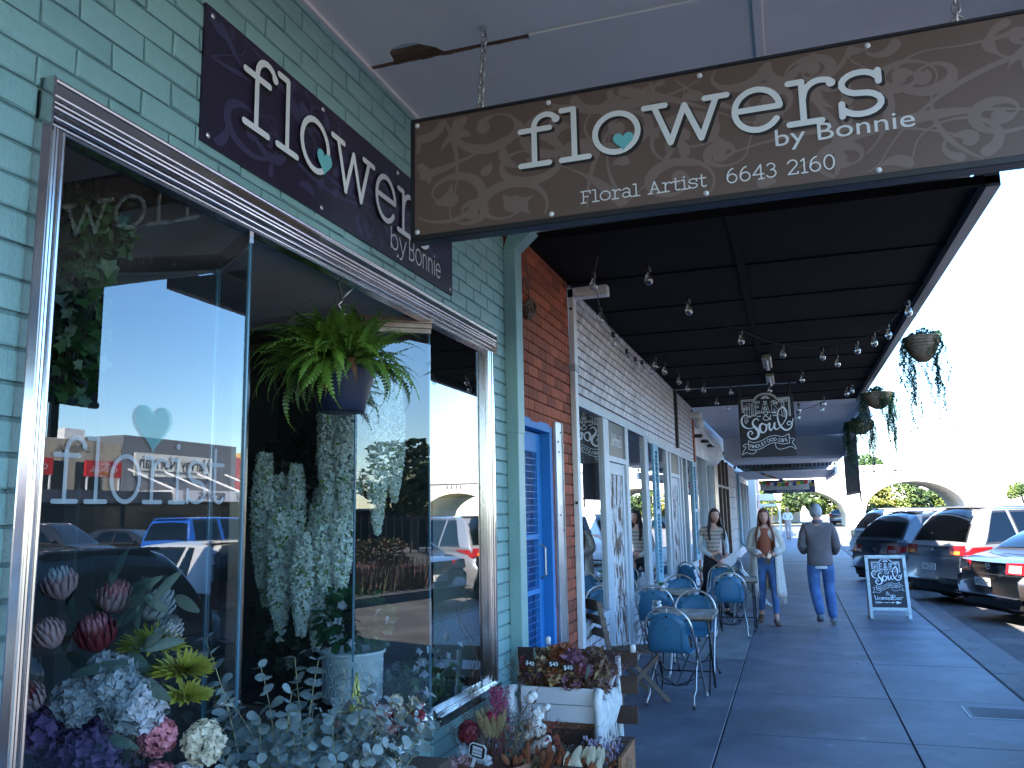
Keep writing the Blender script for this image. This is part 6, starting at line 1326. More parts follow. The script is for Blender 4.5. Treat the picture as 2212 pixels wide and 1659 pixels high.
torso(t, j, KNIT, 'cardigan_sleeves', .30, ((.10, .09), (.10, .09), (.13, .10), (.07, .06)), 1, (.072, .066, .056))
shoes(t, j, TANS)
ph = thing('wallet', 'black wallet and phone held by the woman in the cardigan', 'wallet', (-.36, 12.47, .95)); MB().box(-.045, .045, -.012, .012, -.09, .05, RY(.3), ch=.004).build('wallet_body', BLACK, ph, world=False); MB().box(-.02, .03, -.016, -.012, .0, .06, RY(.3)).build('phone', STEEL, ph, world=False)
# woman in dark trousers by the window
STR = mat('striped_knit', (.50, .38, .30), .85, var=.06); n = STR.node_tree; wv = n.nodes.new('ShaderNodeTexWave'); wv.bands_direction = 'Z'; wv.inputs['Scale'].default_value = 5.2; tcn = n.nodes.new('ShaderNodeTexCoord'); n.links.new(tcn.outputs['Object'], wv.inputs['Vector'])
cr_ = n.nodes.new('ShaderNodeValToRGB'); cr_.color_ramp.elements[0].position = .55; cr_.color_ramp.elements[0].color = (.50, .40, .33, 1); cr_.color_ramp.elements[1].position = .8; cr_.color_ramp.elements[1].color = (.28, .20, .17, 1); n.links.new(wv.outputs[1], cr_.inputs[0]); n.links.new(cr_.outputs[0], n.nodes['Principled BSDF'].inputs['Base Color'])
WSL = plain('white_sleeve', (.62, .64, .66), .8); BTR = mat('black_trousers', (.014, .013, .018), .8, var=.2, bump=.2)
J = dict(pel=(0, 0, .91), chest=(.01, 0, 1.22), neck=(.02, 0, 1.39), head=(.05, -.02, 1.53), shl=(.165, -.02, 1.33), shr=(-.145, .02, 1.33), ell=(.21, .03, 1.07), elr=(-.20, .06, 1.05), wrl=(.20, -.16, .93), wrr=(-.02, -.19, .90), hdl=(.12, -.21, .90), hdr=(.06, -.23, .87),
         hipl=(.09, 0, .87), hipr=(-.09, 0, .87), knl=(.13, -.10, .49), knr=(-.12, .08, .50), anl=(.17, -.08, .09), anr=(-.27, .27, .13), ftl=(.24, -.20, .03), ftr=(-.24, .14, .04))
t, j = person('dark haired woman in striped tee and black trousers standing by the cafe window', (-1.22, 13.55, 0), .15, J, .25, (.03, .014, .010), True, hl=.36)
legs(t, j, BTR, (.088, .056, .040)); torso(t, j, WSL, 'white_undershirt', .15, ((.10, .085), (.10, .085), (.122, .098), (.055, .05)), 1, (.052, .044, .034)); torso(t, j, STR, 'striped_tee', -.06, ((.130, .110), (.116, .098), (.135, .108), (.062, .056)), .4, (.066, .062, .05), hem=.985); shoes(t, j, BLACK)
ph = thing('phone', 'phone held at the waist by the woman in black trousers', 'phone', (-1.13, 13.30, .90)); MB().box(-.04, .04, -.006, .006, -.07, .07, RY(.6) @ RX(.5), ch=.002).build('phone_body', BLACK, ph, world=False); MB().box(-.036, .036, -.0075, -.0062, -.062, .062, RY(.6) @ RX(.5)).build('screen', STEEL, ph, world=False)
# man from behind
JKT = mat('grey_jacket', (.135, .11, .115), .85, var=.2, scale=6, bump=1., bscale=9)
J = dict(pel=(0, 0, .93), chest=(0, .01, 1.24), neck=(0, .0, 1.42), head=(-.01, .03, 1.565), shl=(.18, 0, 1.36), shr=(-.18, 0, 1.36), ell=(.235, -.03, 1.08), elr=(-.24, -.01, 1.08), wrl=(.20, .16, .97), wrr=(-.19, .17, .99), hdl=(.16, .24, 1.0), hdr=(-.16, .24, 1.0),
         hipl=(.10, 0, .88), hipr=(-.10, 0, .88), knl=(.10, .05, .50), knr=(-.10, .03, .50), anl=(.12, -.02, .09), anr=(-.06, -.22, .16), ftl=(.14, .11, .03), ftr=(-.06, -.08, .05))
t, j = person('grey haired man in a grey jacket and blue jeans walking away from the viewer', (.33, 12.85, 0), .05, {k: v for k, v in J.items()}, pi+.35, (.34, .35, .36), False, True)
legs(t, j, DEN, (.108, .080, .066), 'jeans', 1.04, waist=.135); torso(t, j, WHP, 'shirt_hem', -.30, ((.195, .158), (.10, .08), (.10, .08), (.05, .05)), hem=.775)
def boxy(co): return Vector((co.x*1.0, co.y, co.z if co.z > .93 else .93-(0)*0+ (co.z-.93)*.15))
torso(t, j, JKT, 'jacket', -.26, ((.205, .165), (.180, .146), (.165, .132), (.075, .068)), 1, (.070, .068, .056), hem=.82)
MB().lathe([(.075, 1.40), (.072, 1.44), (.066, 1.462), (.060, 1.455), (.06, 1.40)], 20, T(0, .0, 0)).build('collar', JKT, t, 'all', world=False)
shoes(t, j, plain('grey_trainer', (.16, .18, .20), .6))
# far pedestrian
J = dict(pel=(0, 0, .90), chest=(.0, -.01, 1.22), neck=(0, 0, 1.385), head=(.0, -.02, 1.515), shl=(.155, 0, 1.33), shr=(-.155, 0, 1.33), ell=(.225, .03, 1.06), elr=(-.23, .02, 1.06), wrl=(.11, -.17, .985), wrr=(-.05, -.21, .975), hdl=(.03, -.22, .965), hdr=(.03, -.24, .955),
         hipl=(.09, 0, .86), hipr=(-.09, 0, .86), knl=(.08, -.04, .49), knr=(-.08, .05, .50), anl=(.06, -.06, .095), anr=(-.06, .1, .11), ftl=(.06, -.19, .03), ftr=(-.06, -.02, .035))
t, j = person('distant pedestrian in pale clothes walking on the far sunlit footpath', (-.25, 46, 0), 0, J, 0, (.3, .2, .1), False)
legs(t, j, mat('pale_trousers', (.45, .42, .40), .8)); torso(t, j, WSL, 'white_top', .0, ((.125, .10), (.12, .10), (.135, .108), (.062, .056)), 1, (.066, .062, .05)); shoes(t, j, TANS)

# ================= hanging plants =================
FERN = mat('fern_green', (.085, .165, .018), .5, var=.5, scale=5, col2=(.10, .20, .02), mixs=8); DRYF = mat('fern_dry', (.20, .09, .03), .7, var=.4)
def frond_mesh(L, droop, seed, m, n=26, wmax=.040):
    rnd = random.Random(seed); b = MB(); P = []; x = z = 0; an = radians(rnd.uniform(50, 75)); tw = rnd.uniform(-.4, .4); y = 0
    for i in range(n+1): P.append(Vector((x, y, z))); an -= droop/n*(1+.8*i/n); x += cos(an)*L/n; z += sin(an)*L/n; y += tw*L/n*i/n
    b.tube(P, [.0022*(1-i/n)+.0006 for i in range(n+1)], 4, cap=False)
    for i in range(2, n):
        t = i/n; w_ = wmax*(sin(pi*min(t*1.15, 1)**.75)**.8+.12)*(1-.25*t); d = (P[i+1]-P[i-1]).normalized(); s_ = d.cross(Vector((0, 0, 1))).normalized() if abs(d.z) < .98 else Vector((0, 1, 0)); up = s_.cross(d)
        for sg in (-1, 1):
            o_ = rnd.uniform(-.25, .25); tip = P[i]+s_*sg*w_+d*w_*.35-up*w_*(.25+o_)
            b.add([P[i]-d*L/n*.42, P[i]+s_*sg*w_*.5-d*L/n*.38+d*w_*.1-up*w_*.06, tip, P[i]+s_*sg*w_*.45+d*L/n*.45+d*w_*.1-up*w_*.06, P[i]+d*L/n*.4], [(0, 1, 2, 3, 4)])
    return b.mesh('frond', m)
hf = thing('hanging_fern', 'bushy green sword fern in a dark blue plastic hanging pot in the shop entry', 'hanging plant', (-1.86, 3.22, 2.28))
POT = mat('navy_plastic', (.012, .02, .045), .42, var=.15, scale=5, bump=.05); PX, PY, PZ = -1.88, 3.25, 2.32
MB().lathe([(0, -.215), (.095, -.215), (.102, -.21), (.112, -.165), (.113, -.163), (.138, -.07), (.147, -.03), (.148, -.028), (.172, -.022), (.175, -.008), (.168, -.005), (.148, -.010), (.14, -.03), (0, -.03)], 32, T(PX, PY, PZ)).build('pot', POT, hf, 'all')
MB().lathe([(0, -.02), (.124, -.02)], 16, T(PX, PY, PZ)).build('soil', BARK, hf)
fr = [frond_mesh(rnd_, dr, 40+i, FERN) for i, (rnd_, dr) in enumerate(((.34, .6), (.42, 1.3), (.46, 1.7), (.30, .4), (.48, 2.2), (.36, .9)))]; frd = frond_mesh(.3, 2.4, 60, DRYF)
rnd = random.Random(12)
for k in range(300):
    me = frd if k % 17 == 5 else rnd.choice(fr); o = obj('frond', me, hf); a = rnd.uniform(0, 2*pi); r_ = rnd.uniform(.0, .12)
    if rnd.random() < .3: a = rnd.uniform(2.9, 5.2)
    s = rnd.uniform(.62, 1.02); inn = rnd.random()
    o.matrix_basis = T(PX+r_*cos(a), PY+r_*sin(a), PZ-.02) @ RZ(a+rnd.uniform(-.4, .4)) @ RY(-.6*inn+ .75*(1-inn)) @ RX(rnd.uniform(-.5, .5)) @ S3(s, s, s)
for k in range(46):
    a = rnd.uniform(0, 2*pi); s = rnd.uniform(.8, 1.05); o = obj('frond', fr[3] if k % 2 else fr[0], hf); o.matrix_basis = T(PX+.05*cos(a), PY+.05*sin(a), PZ-.02) @ RZ(a) @ RY(-.25) @ S3(s, s, s)
hk = thing('plant_hooks', 'steel snap hooks holding the hanging fern from the window head', 'hook', (-1.84, 3.15, 2.7)); 
for P_ in ([(-1.80, 3.04, 2.735), (-1.80, 3.05, 2.70), (-1.84, 3.17, 2.60)], [(-1.80, 3.25, 2.735), (-1.81, 3.24, 2.68), (-1.85, 3.18, 2.60)], [(-1.85, 3.19, 2.60), (-1.87, 3.19, 2.585), (-1.855, 3.20, 2.56), (-1.84, 3.20, 2.54), (-1.86, 3.21, 2.515), (-1.87, 3.21, 2.53)]): MB().tube(P_, .004, 6).build('hook', STEEL, hk, 'all')
for k in range(3): a = 2*pi*k/3; MB().tube([(-1.86, 3.21, 2.52), (PX+.14*cos(a), PY+.14*sin(a), PZ-.005)], .0022, 5).build('wire_hanger', BLACK, hk)
# trailing baskets at the awning edge
WICK = mat('wicker', (.20, .13, .08), .8, var=.4, scale=30, stretch=(1, 1, 5), bump=1., bscale=30); TRL = mat('trailing_leaf', (.028, .075, .035), .5, var=.5, scale=10)
def trail_mesh(L, seed, n=90):
    rnd = random.Random(seed); b = MB(); x, y = 0, 0; P = []
    for i in range(n+1): x += rnd.uniform(-1, 1)*.011; y += rnd.uniform(-1, 1)*.011; P.append(Vector((x, y, -L*i/n)))
    b.tube(P[::5]+[P[-1]], .0018, 4, cap=False)
    for i in range(1, n):
        for q in range(3):
            a = rnd.uniform(0, 6.3); l = rnd.uniform(.014, .030); d = Vector((cos(a), sin(a), rnd.uniform(-.7, .3))).normalized(); u = d.cross(Vector((0, 0, 1))).normalized(); p = P[i]
            b.add([p, p+d*l*.5+u*l*.3, p+d*l*1.2, p+d*l*.5-u*l*.3], [(0, 1, 2, 3)])
    return b.mesh('trailing_stem', TRL)
TRN = 0
tms = [trail_mesh(l, 70+i) for i, l in enumerate((.35, .55, .8, .5))]
def basket(p, r, lab, seed, n=26, lens=1., dirs=None, hook=.35):
    t = thing('hanging_basket', lab, 'hanging plant', p, 0, 'wicker baskets hanging at the awning edge'); rnd = random.Random(seed)
    b = MB(); b.lathe([(r, 0), (r*.96, -.06), (r*.85, -.12), (r*.62, -.20), (r*.3, -.25), (0, -.26)], 24); b.build('basket', WICK, t, 'all', world=False)
    for k in range(7): rr = [1.01, .99, .94, .88, .78, .66, .5][k]*r; MB().tube([(rr*cos(2*pi*i/24), rr*sin(2*pi*i/24), -.0-k*.033) for i in range(24)], .008, 5, closed=True).build('woven_band', WICK, t, world=False)
    lc = leaf_cloud(900, (r*1.1, r*1.1, .11), seed, 16, .045); lc.build('foliage', TRL, t, world=False)
    for k in range(n):
        a = rnd.uniform(0, 2*pi) if not dirs else rnd.choice(dirs)+rnd.gauss(0, .35); o = obj('trailing_stem', rnd.choice(tms), t, False); s = rnd.uniform(.6, 1.1)*lens; o.matrix_basis = T(r*1.0*cos(a), r*1.0*sin(a), .01) @ RZ(a*3) @ S3(1, 1, s)
    for k in range(3): a = 2*pi*k/3+.3; MB().tube([(r*.95*cos(a), r*.95*sin(a), 0), (0, 0, hook)], .003, 4).build('hanger_wire', BLACK, t, world=False)
basket((1.39, 9.35, 3.36), .175, 'wicker basket of trailing greenery nearest the viewer against the white sky', 3, 34, 1.5, (3.0, 3.2, 5.4, 6.2, 1.5), .3)
basket((1.42, 14.3, 3.42), .23, 'second wicker basket of trailing greenery with long strands at its right', 4, 54, 1.6, (3.2, 3.0, 6.2, 6.0, 5.0), .25)
basket((1.38, 17.8, 3.30), .26, 'third and lowest wicker basket of dense trailing greenery', 5, 64, 1.5, (3.1, 3.6, 6.1, 4.6), .32)
b2 = thing('rolled_side_blind', 'dark hanging panel beyond the baskets at the awning edge', 'blind', (1.55, 23, 2.5)); MB().box(1.55, 1.57, 21.3, 26.6, 1.98, 3.45).build('fabric', mat('blind_grey', (.07, .065, .075), .6, var=.15), b2); MB().tube([(1.56, 21.3, 1.97), (1.56, 26.6, 1.97)], .03).build('bottom_bar', BLACK, b2); MB().box(1.54, 1.58, 21.34, 21.38, 1.75, 1.98).build('strap', BLACK, b2)
# ================= florist flowers =================
PET = mat('wisteria_petal', (.82, .86, .80), .6, var=.12, scale=4); PETG = mat('wisteria_green', (.22, .33, .06), .6, var=.3)
def wisteria(L, R, seed, n):
    rnd = random.Random(seed); b = MB(); b.cur = 0
    for i in range(n):
        t = rnd.random()**.9; rr = R*(min(1, .55+1.4*t) if t < .35 else (1-((t-.35)/.65)**2.2*.9)); a = rnd.uniform(0, 6.3); r = rr*rnd.uniform(.75, 1.05)
        p = Vector((r*cos(a), r*sin(a), -L*t)); out = Vector((cos(a), sin(a), rnd.uniform(-.5, .6))).normalized(); b.cur = 1 if rnd.random() < .10 else 0
        for q in range(3):
            u = out.cross(Vector((rnd.gauss(0, 1), rnd.gauss(0, 1), rnd.gauss(0, 1)))).normalized(); v = out.cross(u); s = rnd.uniform(.010, .017)
            b.add([p, p+u*s+out*s*.5+v*s*.5, p+u*s*1.5+out*s*.8, p+u*s+out*s*.5-v*s*.5], [(0, 1, 2, 3)])
    return b.mesh('flower_garland', [PET, PETG])
wl = [wisteria(.55, .062, 1, 900), wisteria(.8, .070, 2, 1300), wisteria(.42, .055, 3, 620), wisteria(.95, .078, 4, 1600)]
WR = {True: 0, False: 0}
for (x, y, z, k, s) in sorted(((-2.93, 4.18, 2.02, 1, .95), (-2.84, 4.25, 1.9, 3, 1.0), (-2.72, 4.20, 1.95, 1, .8), (-2.62, 4.28, 1.72, 1, 1.02), (-2.52, 4.2, 1.78, 0, 1.05), (-2.75, 4.32, 1.6, 0, 1.1), (-2.60, 4.4, 2.30, 1, .8), (-2.53, 4.30, 2.32, 1, .78), (-2.46, 4.24, 2.36, 1, .82), (-2.40, 4.3, 2.40, 1, .88), (-2.33, 4.24, 2.42, 1, .82), (-2.26, 4.3, 2.44, 1, .9), (-2.19, 4.22, 2.42, 1, .88), (-2.13, 4.28, 2.40, 1, .84), (-2.42, 4.2, 1.75, 0, 1.0), (-2.68, 4.45, 2.1, 1, 1.), (-2.98, 4.3, 1.9, 1, .95), (-2.80, 4.15, 1.7, 0, 1.1), (-2.62, 4.12, 1.55, 0, 1.), (-2.50, 4.38, 2.34, 3, .9), (-2.3, 4.4, 2.38, 3, .88), (-2.22, 4.2, 2.5, 1, 1.), (-2.38, 4.16, 2.5, 3, .9), (-2.48, 4.15, 2.45, 3, .85))):
    o = obj('flower_garland', wl[k], None); o.location = (x, y, z); o.scale = (s*.95, s*.95, s); o.rotation_euler = (0, 0, x*9); tag(o, 'white wisteria garland, %s from the left in the %s behind the shop glass' % (('first', 'second', 'third', 'fourth', 'fifth', 'sixth', 'seventh', 'eighth', 'ninth', 'tenth', 'eleventh', 'twelfth', 'thirteenth', 'fourteenth', 'fifteenth', 'sixteenth')[WR[z > 2.05]], 'upper right row' if z > 2.05 else 'lower left group'), 'garland', 'white wisteria garlands'); WR[z > 2.05] += 1
# ivy and other greenery
IVY = mat('ivy_leaf', (.03, .075, .022), .4, var=.5, scale=8, col2=(.07, .13, .03), mixs=6); DKL = mat('dark_leaf', (.012, .03, .014), .35, var=.4)
def ivy_leaf(b, p, d, n_, s):   # five lobed leaf
    u = d.normalized(); v = n_.cross(u).normalized(); P = [(0, 0), (.25, .45), (.0, .75), (.45, .62), (.6, 1.0) if False else (.62, .58), (1.05, .0), (.62, -.58), (.45, -.62), (.0, -.75), (.25, -.45)]
    pts = [p+u*a*s+v*c*s for a, c in ((0, 0), (-.12, .42), (.18, .40), (.38, .62), (.50, .28), (1, 0), (.50, -.28), (.38, -.62), (.18, -.40), (-.12, -.42))]
    b.add(pts, [tuple(range(10))])
def ivy_mass(c, R, n, seed, size=.05, mt=None, name='ivy', stems=8):
    rnd = random.Random(seed); b = MB()
    for i in range(n):
        while True:
            q = Vector((rnd.uniform(-1, 1), rnd.uniform(-1, 1), rnd.uniform(-1, 1)))
            if .2 < q.length < 1: break
        p = Vector((c[0]+q.x*R[0], c[1]+q.y*R[1], c[2]+q.z*R[2])); nn = Vector((rnd.gauss(.4, .6), rnd.gauss(-.5, .6), rnd.gauss(.4, .6))).normalized(); d = nn.cross(Vector((rnd.gauss(0, 1), rnd.gauss(0, 1), rnd.gauss(0, 1)))); d.z -= .3
        ivy_leaf(b, p, d, nn, size*rnd.uniform(.6, 1.2))
    return b
iv = thing('hanging_ivy', 'dark trailing ivy hanging inside the upper left of the florist window', 'hanging plant', (-2.18, 2.0, 2.75))
b = ivy_mass((-2.10, 2.02, 2.58), (.16, .1, .15), 230, 1, .05); b.build('leaves', IVY, iv); b = ivy_mass((-2.14, 2.02, 2.28), (.11, .08, .30), 280, 2, .05); b.build('leaves', IVY, iv)
for k in range(8): x = -2.2+.02*k; MB().tube([(x, 2.0, 2.75), (x+.02, 2.02, 2.4), (x-.02, 2.0, 2.0+.03*k)], .003, 4).build('stem', BARK, iv)
def bloom_cluster(b, c, R, n, s, seed, cup=.5):
    rnd = random.Random(seed)
    for i in range(n):
        d = Vector((rnd.gauss(0, 1), rnd.gauss(0, 1), rnd.gauss(0, 1))).normalized(); jr_ = rnd.uniform(.78, 1.12); p = Vector(c)+Vector((d.x*R[0], d.y*R[1], d.z*R[2]))*jr_; d = (d+Vector((rnd.gauss(0, .35), rnd.gauss(0, .35), rnd.gauss(0, .35)))).normalized(); a0 = rnd.uniform(0, 6); u = d.orthogonal().normalized(); v = d.cross(u)
        for q in range(4):
            a = a0+q*pi/2; e = u*cos(a)+v*sin(a); f_ = u*cos(a+.8)+v*sin(a+.8); g_ = u*cos(a-.8)+v*sin(a-.8); b.add([p, p+f_*s*.6+d*s*cup*.4, p+e*s+d*s*cup*.5, p+g_*s*.6+d*s*cup*.4], [(0, 1, 2, 3)])
def protea(par, c, d, s, m1, m2, name='protea_flower'):
    M = T(*c) @ Vector(d).to_track_quat('Z', 'Y').to_matrix().to_4x4() @ S3(s, s, s); b = MB()
    for ring, (n, r0, h0, r1, h1, w_) in enumerate(((14, .25, .0, .62, .75, .22), (13, .24, .1, .50, .95, .2), (12, .20, .2, .36, 1.08, .18), (10, .12, .3, .22, 1.12, .15))):
        b.cur = 0 if ring < 2 else 1
        for k in range(n):
            a = 2*pi*k/n+ring*.3; e = Vector((cos(a), sin(a), 0)); f_ = Vector((-sin(a), cos(a), 0)); P = [e*r0*.8+Vector((0, 0, h0)), e*(r0+r1)*.62+Vector((0, 0, (h0+h1)*.42)), e*r1+Vector((0, 0, h1*.85)), e*r1*.96+Vector((0, 0, h1))]
            V = []
            for q, ww in zip(P, (.6, 1, .8, .08)): V += [q-f_*w_*ww*.5-e*.02, q+e*.03, q+f_*w_*ww*.5-e*.02]
            b.add(V, [(i*3+j, i*3+j+1, i*3+j+4, i*3+j+3) for i in range(3) for j in range(2)], M)
    o = b.build(name, [m1, m2], par, 'all'); return o
def leafy(b, p, d, L, w_, n_=None, bend=.2):
    d = Vector(d).normalized(); u = (d.cross(n_ or Vector((0, -1, .4)))).normalized(); n2 = u.cross(d); V = []
    for i in range(6): t = i/5; ww = w_*sin(pi*(.06+.9*t))**.7; c = Vector(p)+d*L*t-n2*bend*L*t*t; V += [c-u*ww/2, c+n2*ww*.06, c+u*ww/2]
    b.add(V, [(i*3+j, i*3+j+1, i*3+j+4, i*3+j+3) for i in range(5) for j in range(2)])
def col(name, c, r=.6, **k): return mat(name, c, r, var=.2, scale=12, **k)
LILAC = col('lilac_petal', (.12, .07, .18)); PALEP = col('pale_petal', (.42, .44, .48)); PINKP = col('pink_petal', (.52, .18, .22)); PINKL = col('pink_blush', (.42, .25, .26)); REDP = col('deep_red_petal', (.20, .02, .03)); CREAMP = col('cream_petal', (.62, .56, .42)); LIME = col('yellow_green_petal', (.20, .21, .02)); EUC = mat('eucalyptus_leaf', (.15, .21, .22), .55, var=.3, scale=6, col2=(.22, .27, .27), mixs=4); DUSK = col('dusty_leaf', (.10, .15, .13)); DPURP = col('deep_purple_petal', (.035, .015, .06)); RSTP = col('rust_petal', (.22, .06, .02)); STRAW = col('straw', (.38, .28, .14)); BRNS = col('dry_brown', (.12, .06, .035)); MAUVE = col('mauve_dry', (.20, .08, .13)); COTT = mat('cotton', (.66, .65, .64), .9, var=.08, bump=.5, bscale=40)
bq = thing('protea_bouquet', 'large artificial bouquet of proteas, roses and banksia inside the lower left window', 'bouquet', (-1.95, 1.95, 1.0))
for c, d, s, a, m_ in (((-1.97, 2.0, 1.34), (.1, -.4, .9), .115, REDP, PINKP), ((-1.99, 2.06, 1.44), (.4, -.2, .9), .105, PINKL, PINKP), ((-1.90, 2.10, 1.42), (.6, 0, .8), .12, PALEP, PALEP), ((-2.04, 1.92, 1.49), (0, -.3, 1), .10, PINKL, PALEP), ((-2.03, 1.90, 1.36), (-.2, -.4, .8), .09, PINKL, PINKL), ((-1.86, 2.12, 1.36), (.8, -.1, .6), .09, PALEP, PALEP), ((-2.05, 1.86, 1.2), (.1, -.6, .7), .09, PINKL, REDP)): protea(bq, (c[0]+.02, c[1], c[2]-.06), d, s*.82, a, m_)
for c, d, s in (((-1.83, 2.08, 1.27), (.5, -.3, .8), .10), ((-1.74, 2.10, 1.20), (.7, -.3, .7), .10), ((-1.74, 2.12, 1.13), (.7, -.4, .4), .08)):
    b = MB(); rnd = random.Random(int(c[0]*1e3)); M = T(*c)
    for k in range(90): a = k*2.4; q = k/90; e = Vector((cos(a), sin(a), 0)); leafy(b, Vector(c)+e*.03*q, (Vector(d)*(1.2-q*.9)+e*(.15+q*.9)).normalized(), s*rnd.uniform(.6, .85), .012, e, -.3)
    b.build('banksia_flower', LIME, bq)
for c, R, n, s, m_, nm in (((-1.90, 2.0, 1.20), (.075, .06, .065), 420, .017, PALEP, 'hydrangea'), ((-1.83, 2.02, 1.12), (.08, .07, .07), 460, .017, PALEP, 'hydrangea'), ((-1.98, 1.95, 1.14), (.06, .05, .055), 300, .018, PALEP, 'rose'), ((-1.96, 1.98, .98), (.13, .09, .10), 620, .016, LILAC, 'hydrangea'), ((-1.88, 2.02, .88), (.13, .09, .09), 560, .016, DPURP, 'hydrangea'), ((-1.68, 2.14, 1.0), (.055, .05, .055), 300, .014, CREAMP, 'carnation'), ((-1.72, 2.12, .90), (.045, .04, .045), 260, .014, PALEP, 'carnation'), ((-1.78, 2.06, 1.03), (.05, .04, .05), 240, .013, PINKP, 'carnation'), ((-1.80, 2.08, .90), (.06, .05, .05), 240, .013, PINKP, 'carnation'), ((-2.06, 1.9, 1.07), (.05, .05, .05), 90, .025, LILAC, 'hydrangea')):
    b = MB(); bloom_cluster(b, c, R, n, s, int(c[2]*100)); bloom_cluster(b, c, tuple(q*.6 for q in R), n//3, s, 5); b.build(nm, m_, bq)
b = MB(); rnd = random.Random(6)
for k in range(44): leafy(b, (-2.02+rnd.uniform(-.08, .28), 2.02+rnd.uniform(-.06, .08), rnd.uniform(.95, 1.45)), (rnd.uniform(-.6, 1), rnd.uniform(-.6, .2), rnd.uniform(-.2, 1)), rnd.uniform(.08, .16), .035)
b.build('bouquet_leaves', DUSK, bq)
# eucalyptus: stems with paired round leaves
def euc_stem(b, base, tip, n, s, seed, bs=None):
    rnd = random.Random(seed); A, B = Vector(base), Vector(tip); mid = A.lerp(B, .5)+Vector((rnd.uniform(-.04, .04), rnd.uniform(-.03, .03), .02)); P = []
    for i in range(n+1): t = i/n; P.append(A*(1-t)**2+mid*2*t*(1-t)+B*t*t)
    (bs or b).tube(P, [.0028*(1-.6*i/n) for i in range(n+1)], 5)
    for i in range(1, n+1):
        d = (P[i]-P[i-1]).normalized(); u = d.cross(Vector((rnd.uniform(-.3, .3), -1, .2))).normalized(); v = d.cross(u); a = i*pi/2*.9; sz = s*(1-.45*i/n)*rnd.uniform(.8, 1.15)
        for sg in (-1, 1):
            e = (u*cos(a)+v*sin(a))*sg+d*rnd.uniform(.1, .6); e.normalize(); f_ = e.cross(d).normalized(); nn = e.cross(f_); c = P[i]+e*sz*.62; tilt = rnd.uniform(-.7, .7)
            b.add([c+(e*cos(q)*sz*.58+(f_*cos(tilt)+nn*sin(tilt))*sin(q)*sz*.5)+nn*sz*.06*cos(2*q) for q in [2*pi*k/10 for k in range(10)]], [tuple(range(10))])
ev = thing('eucalyptus_bunches', 'silvery blue green eucalyptus branches massed in front of the florist window', 'foliage', (-1.55, 2.5, .55)); rnd = random.Random(31); STEM = plain('stem_pale', (.24, .24, .14), .7)
tips = [(-1.80, 2.28, 1.27), (-1.80, 2.36, 1.10), (-1.66, 2.38, 1.17), (-1.56, 2.42, 1.20), (-1.49, 2.45, 1.19), (-1.42, 2.50, 1.16), (-1.38, 2.6, 1.12), (-1.72, 2.25, 1.03), (-1.62, 2.32, 1.04), (-1.50, 2.36, 1.05), (-1.42, 2.42, 1.03), (-1.35, 2.48, 1.02), (-1.30, 2.6, 1.04), (-1.27, 2.72, 1.0), (-1.66, 2.2, .95), (-1.55, 2.22, .93), (-1.45, 2.3, .93), (-1.36, 2.35, .92), (-1.30, 2.46, .92), (-1.70, 2.15, .88), (-1.24, 2.75, .93), (-1.3, 2.9, 1.0), (-1.35, 2.95, .95), (-1.72, 2.4, .96), (-1.6, 2.5, .98), (-1.5, 2.6, 1.0), (-1.45, 2.7, 1.0)]
tips += [tuple(c+rnd.uniform(-.09, .09)*(.6 if q == 2 else 1)-(.05 if q == 2 else 0) for q, c in enumerate(tp)) for tp in tips[2:]]
for i, tp_ in enumerate(tips):
    bl_, bs_ = MB(), MB(); base = Vector((-1.56, 2.5, .62)).lerp(Vector(tp_), .25)+Vector((rnd.uniform(-.08, .08), rnd.uniform(-.08, .05), -.1)); euc_stem(bl_, base, tp_, 12, .060 if i < 9 else .056, i, bs_); s_ = bs_.build('stem', STEM, ev); bl_.build('round_leaves', EUC, s_)
bkt = thing('flower_bucket', 'grey bucket under the eucalyptus branches on the footpath', 'bucket', (-1.56, 2.5, 0)); MB().lathe([(0, 0), (.12, 0), (.15, .30), (.16, .30), (.16, .32), (.14, .31)], 24).build('bucket_body', STEEL, bkt, 'all', world=False)
MB().box(-.2, .2, -.2, .2, .33, .62, T(0, 0, 0), ch=.005).build('crate_stand', BRW, bkt, world=False)
stn = thing('flower_stand', 'timber stand holding the two jam jars of flowers', 'stand', (-1.40, 2.9, 0)); MB().box(-1.56, -1.30, 2.7, 3.1, .70, .725, ch=.003).build('stand_top', BRW, stn)
for x in (-1.54, -1.32):
    for y in (2.72, 3.08): MB().box(x-.015, x+.015, y-.015, y+.015, 0, .70).build('leg', BRW, stn)
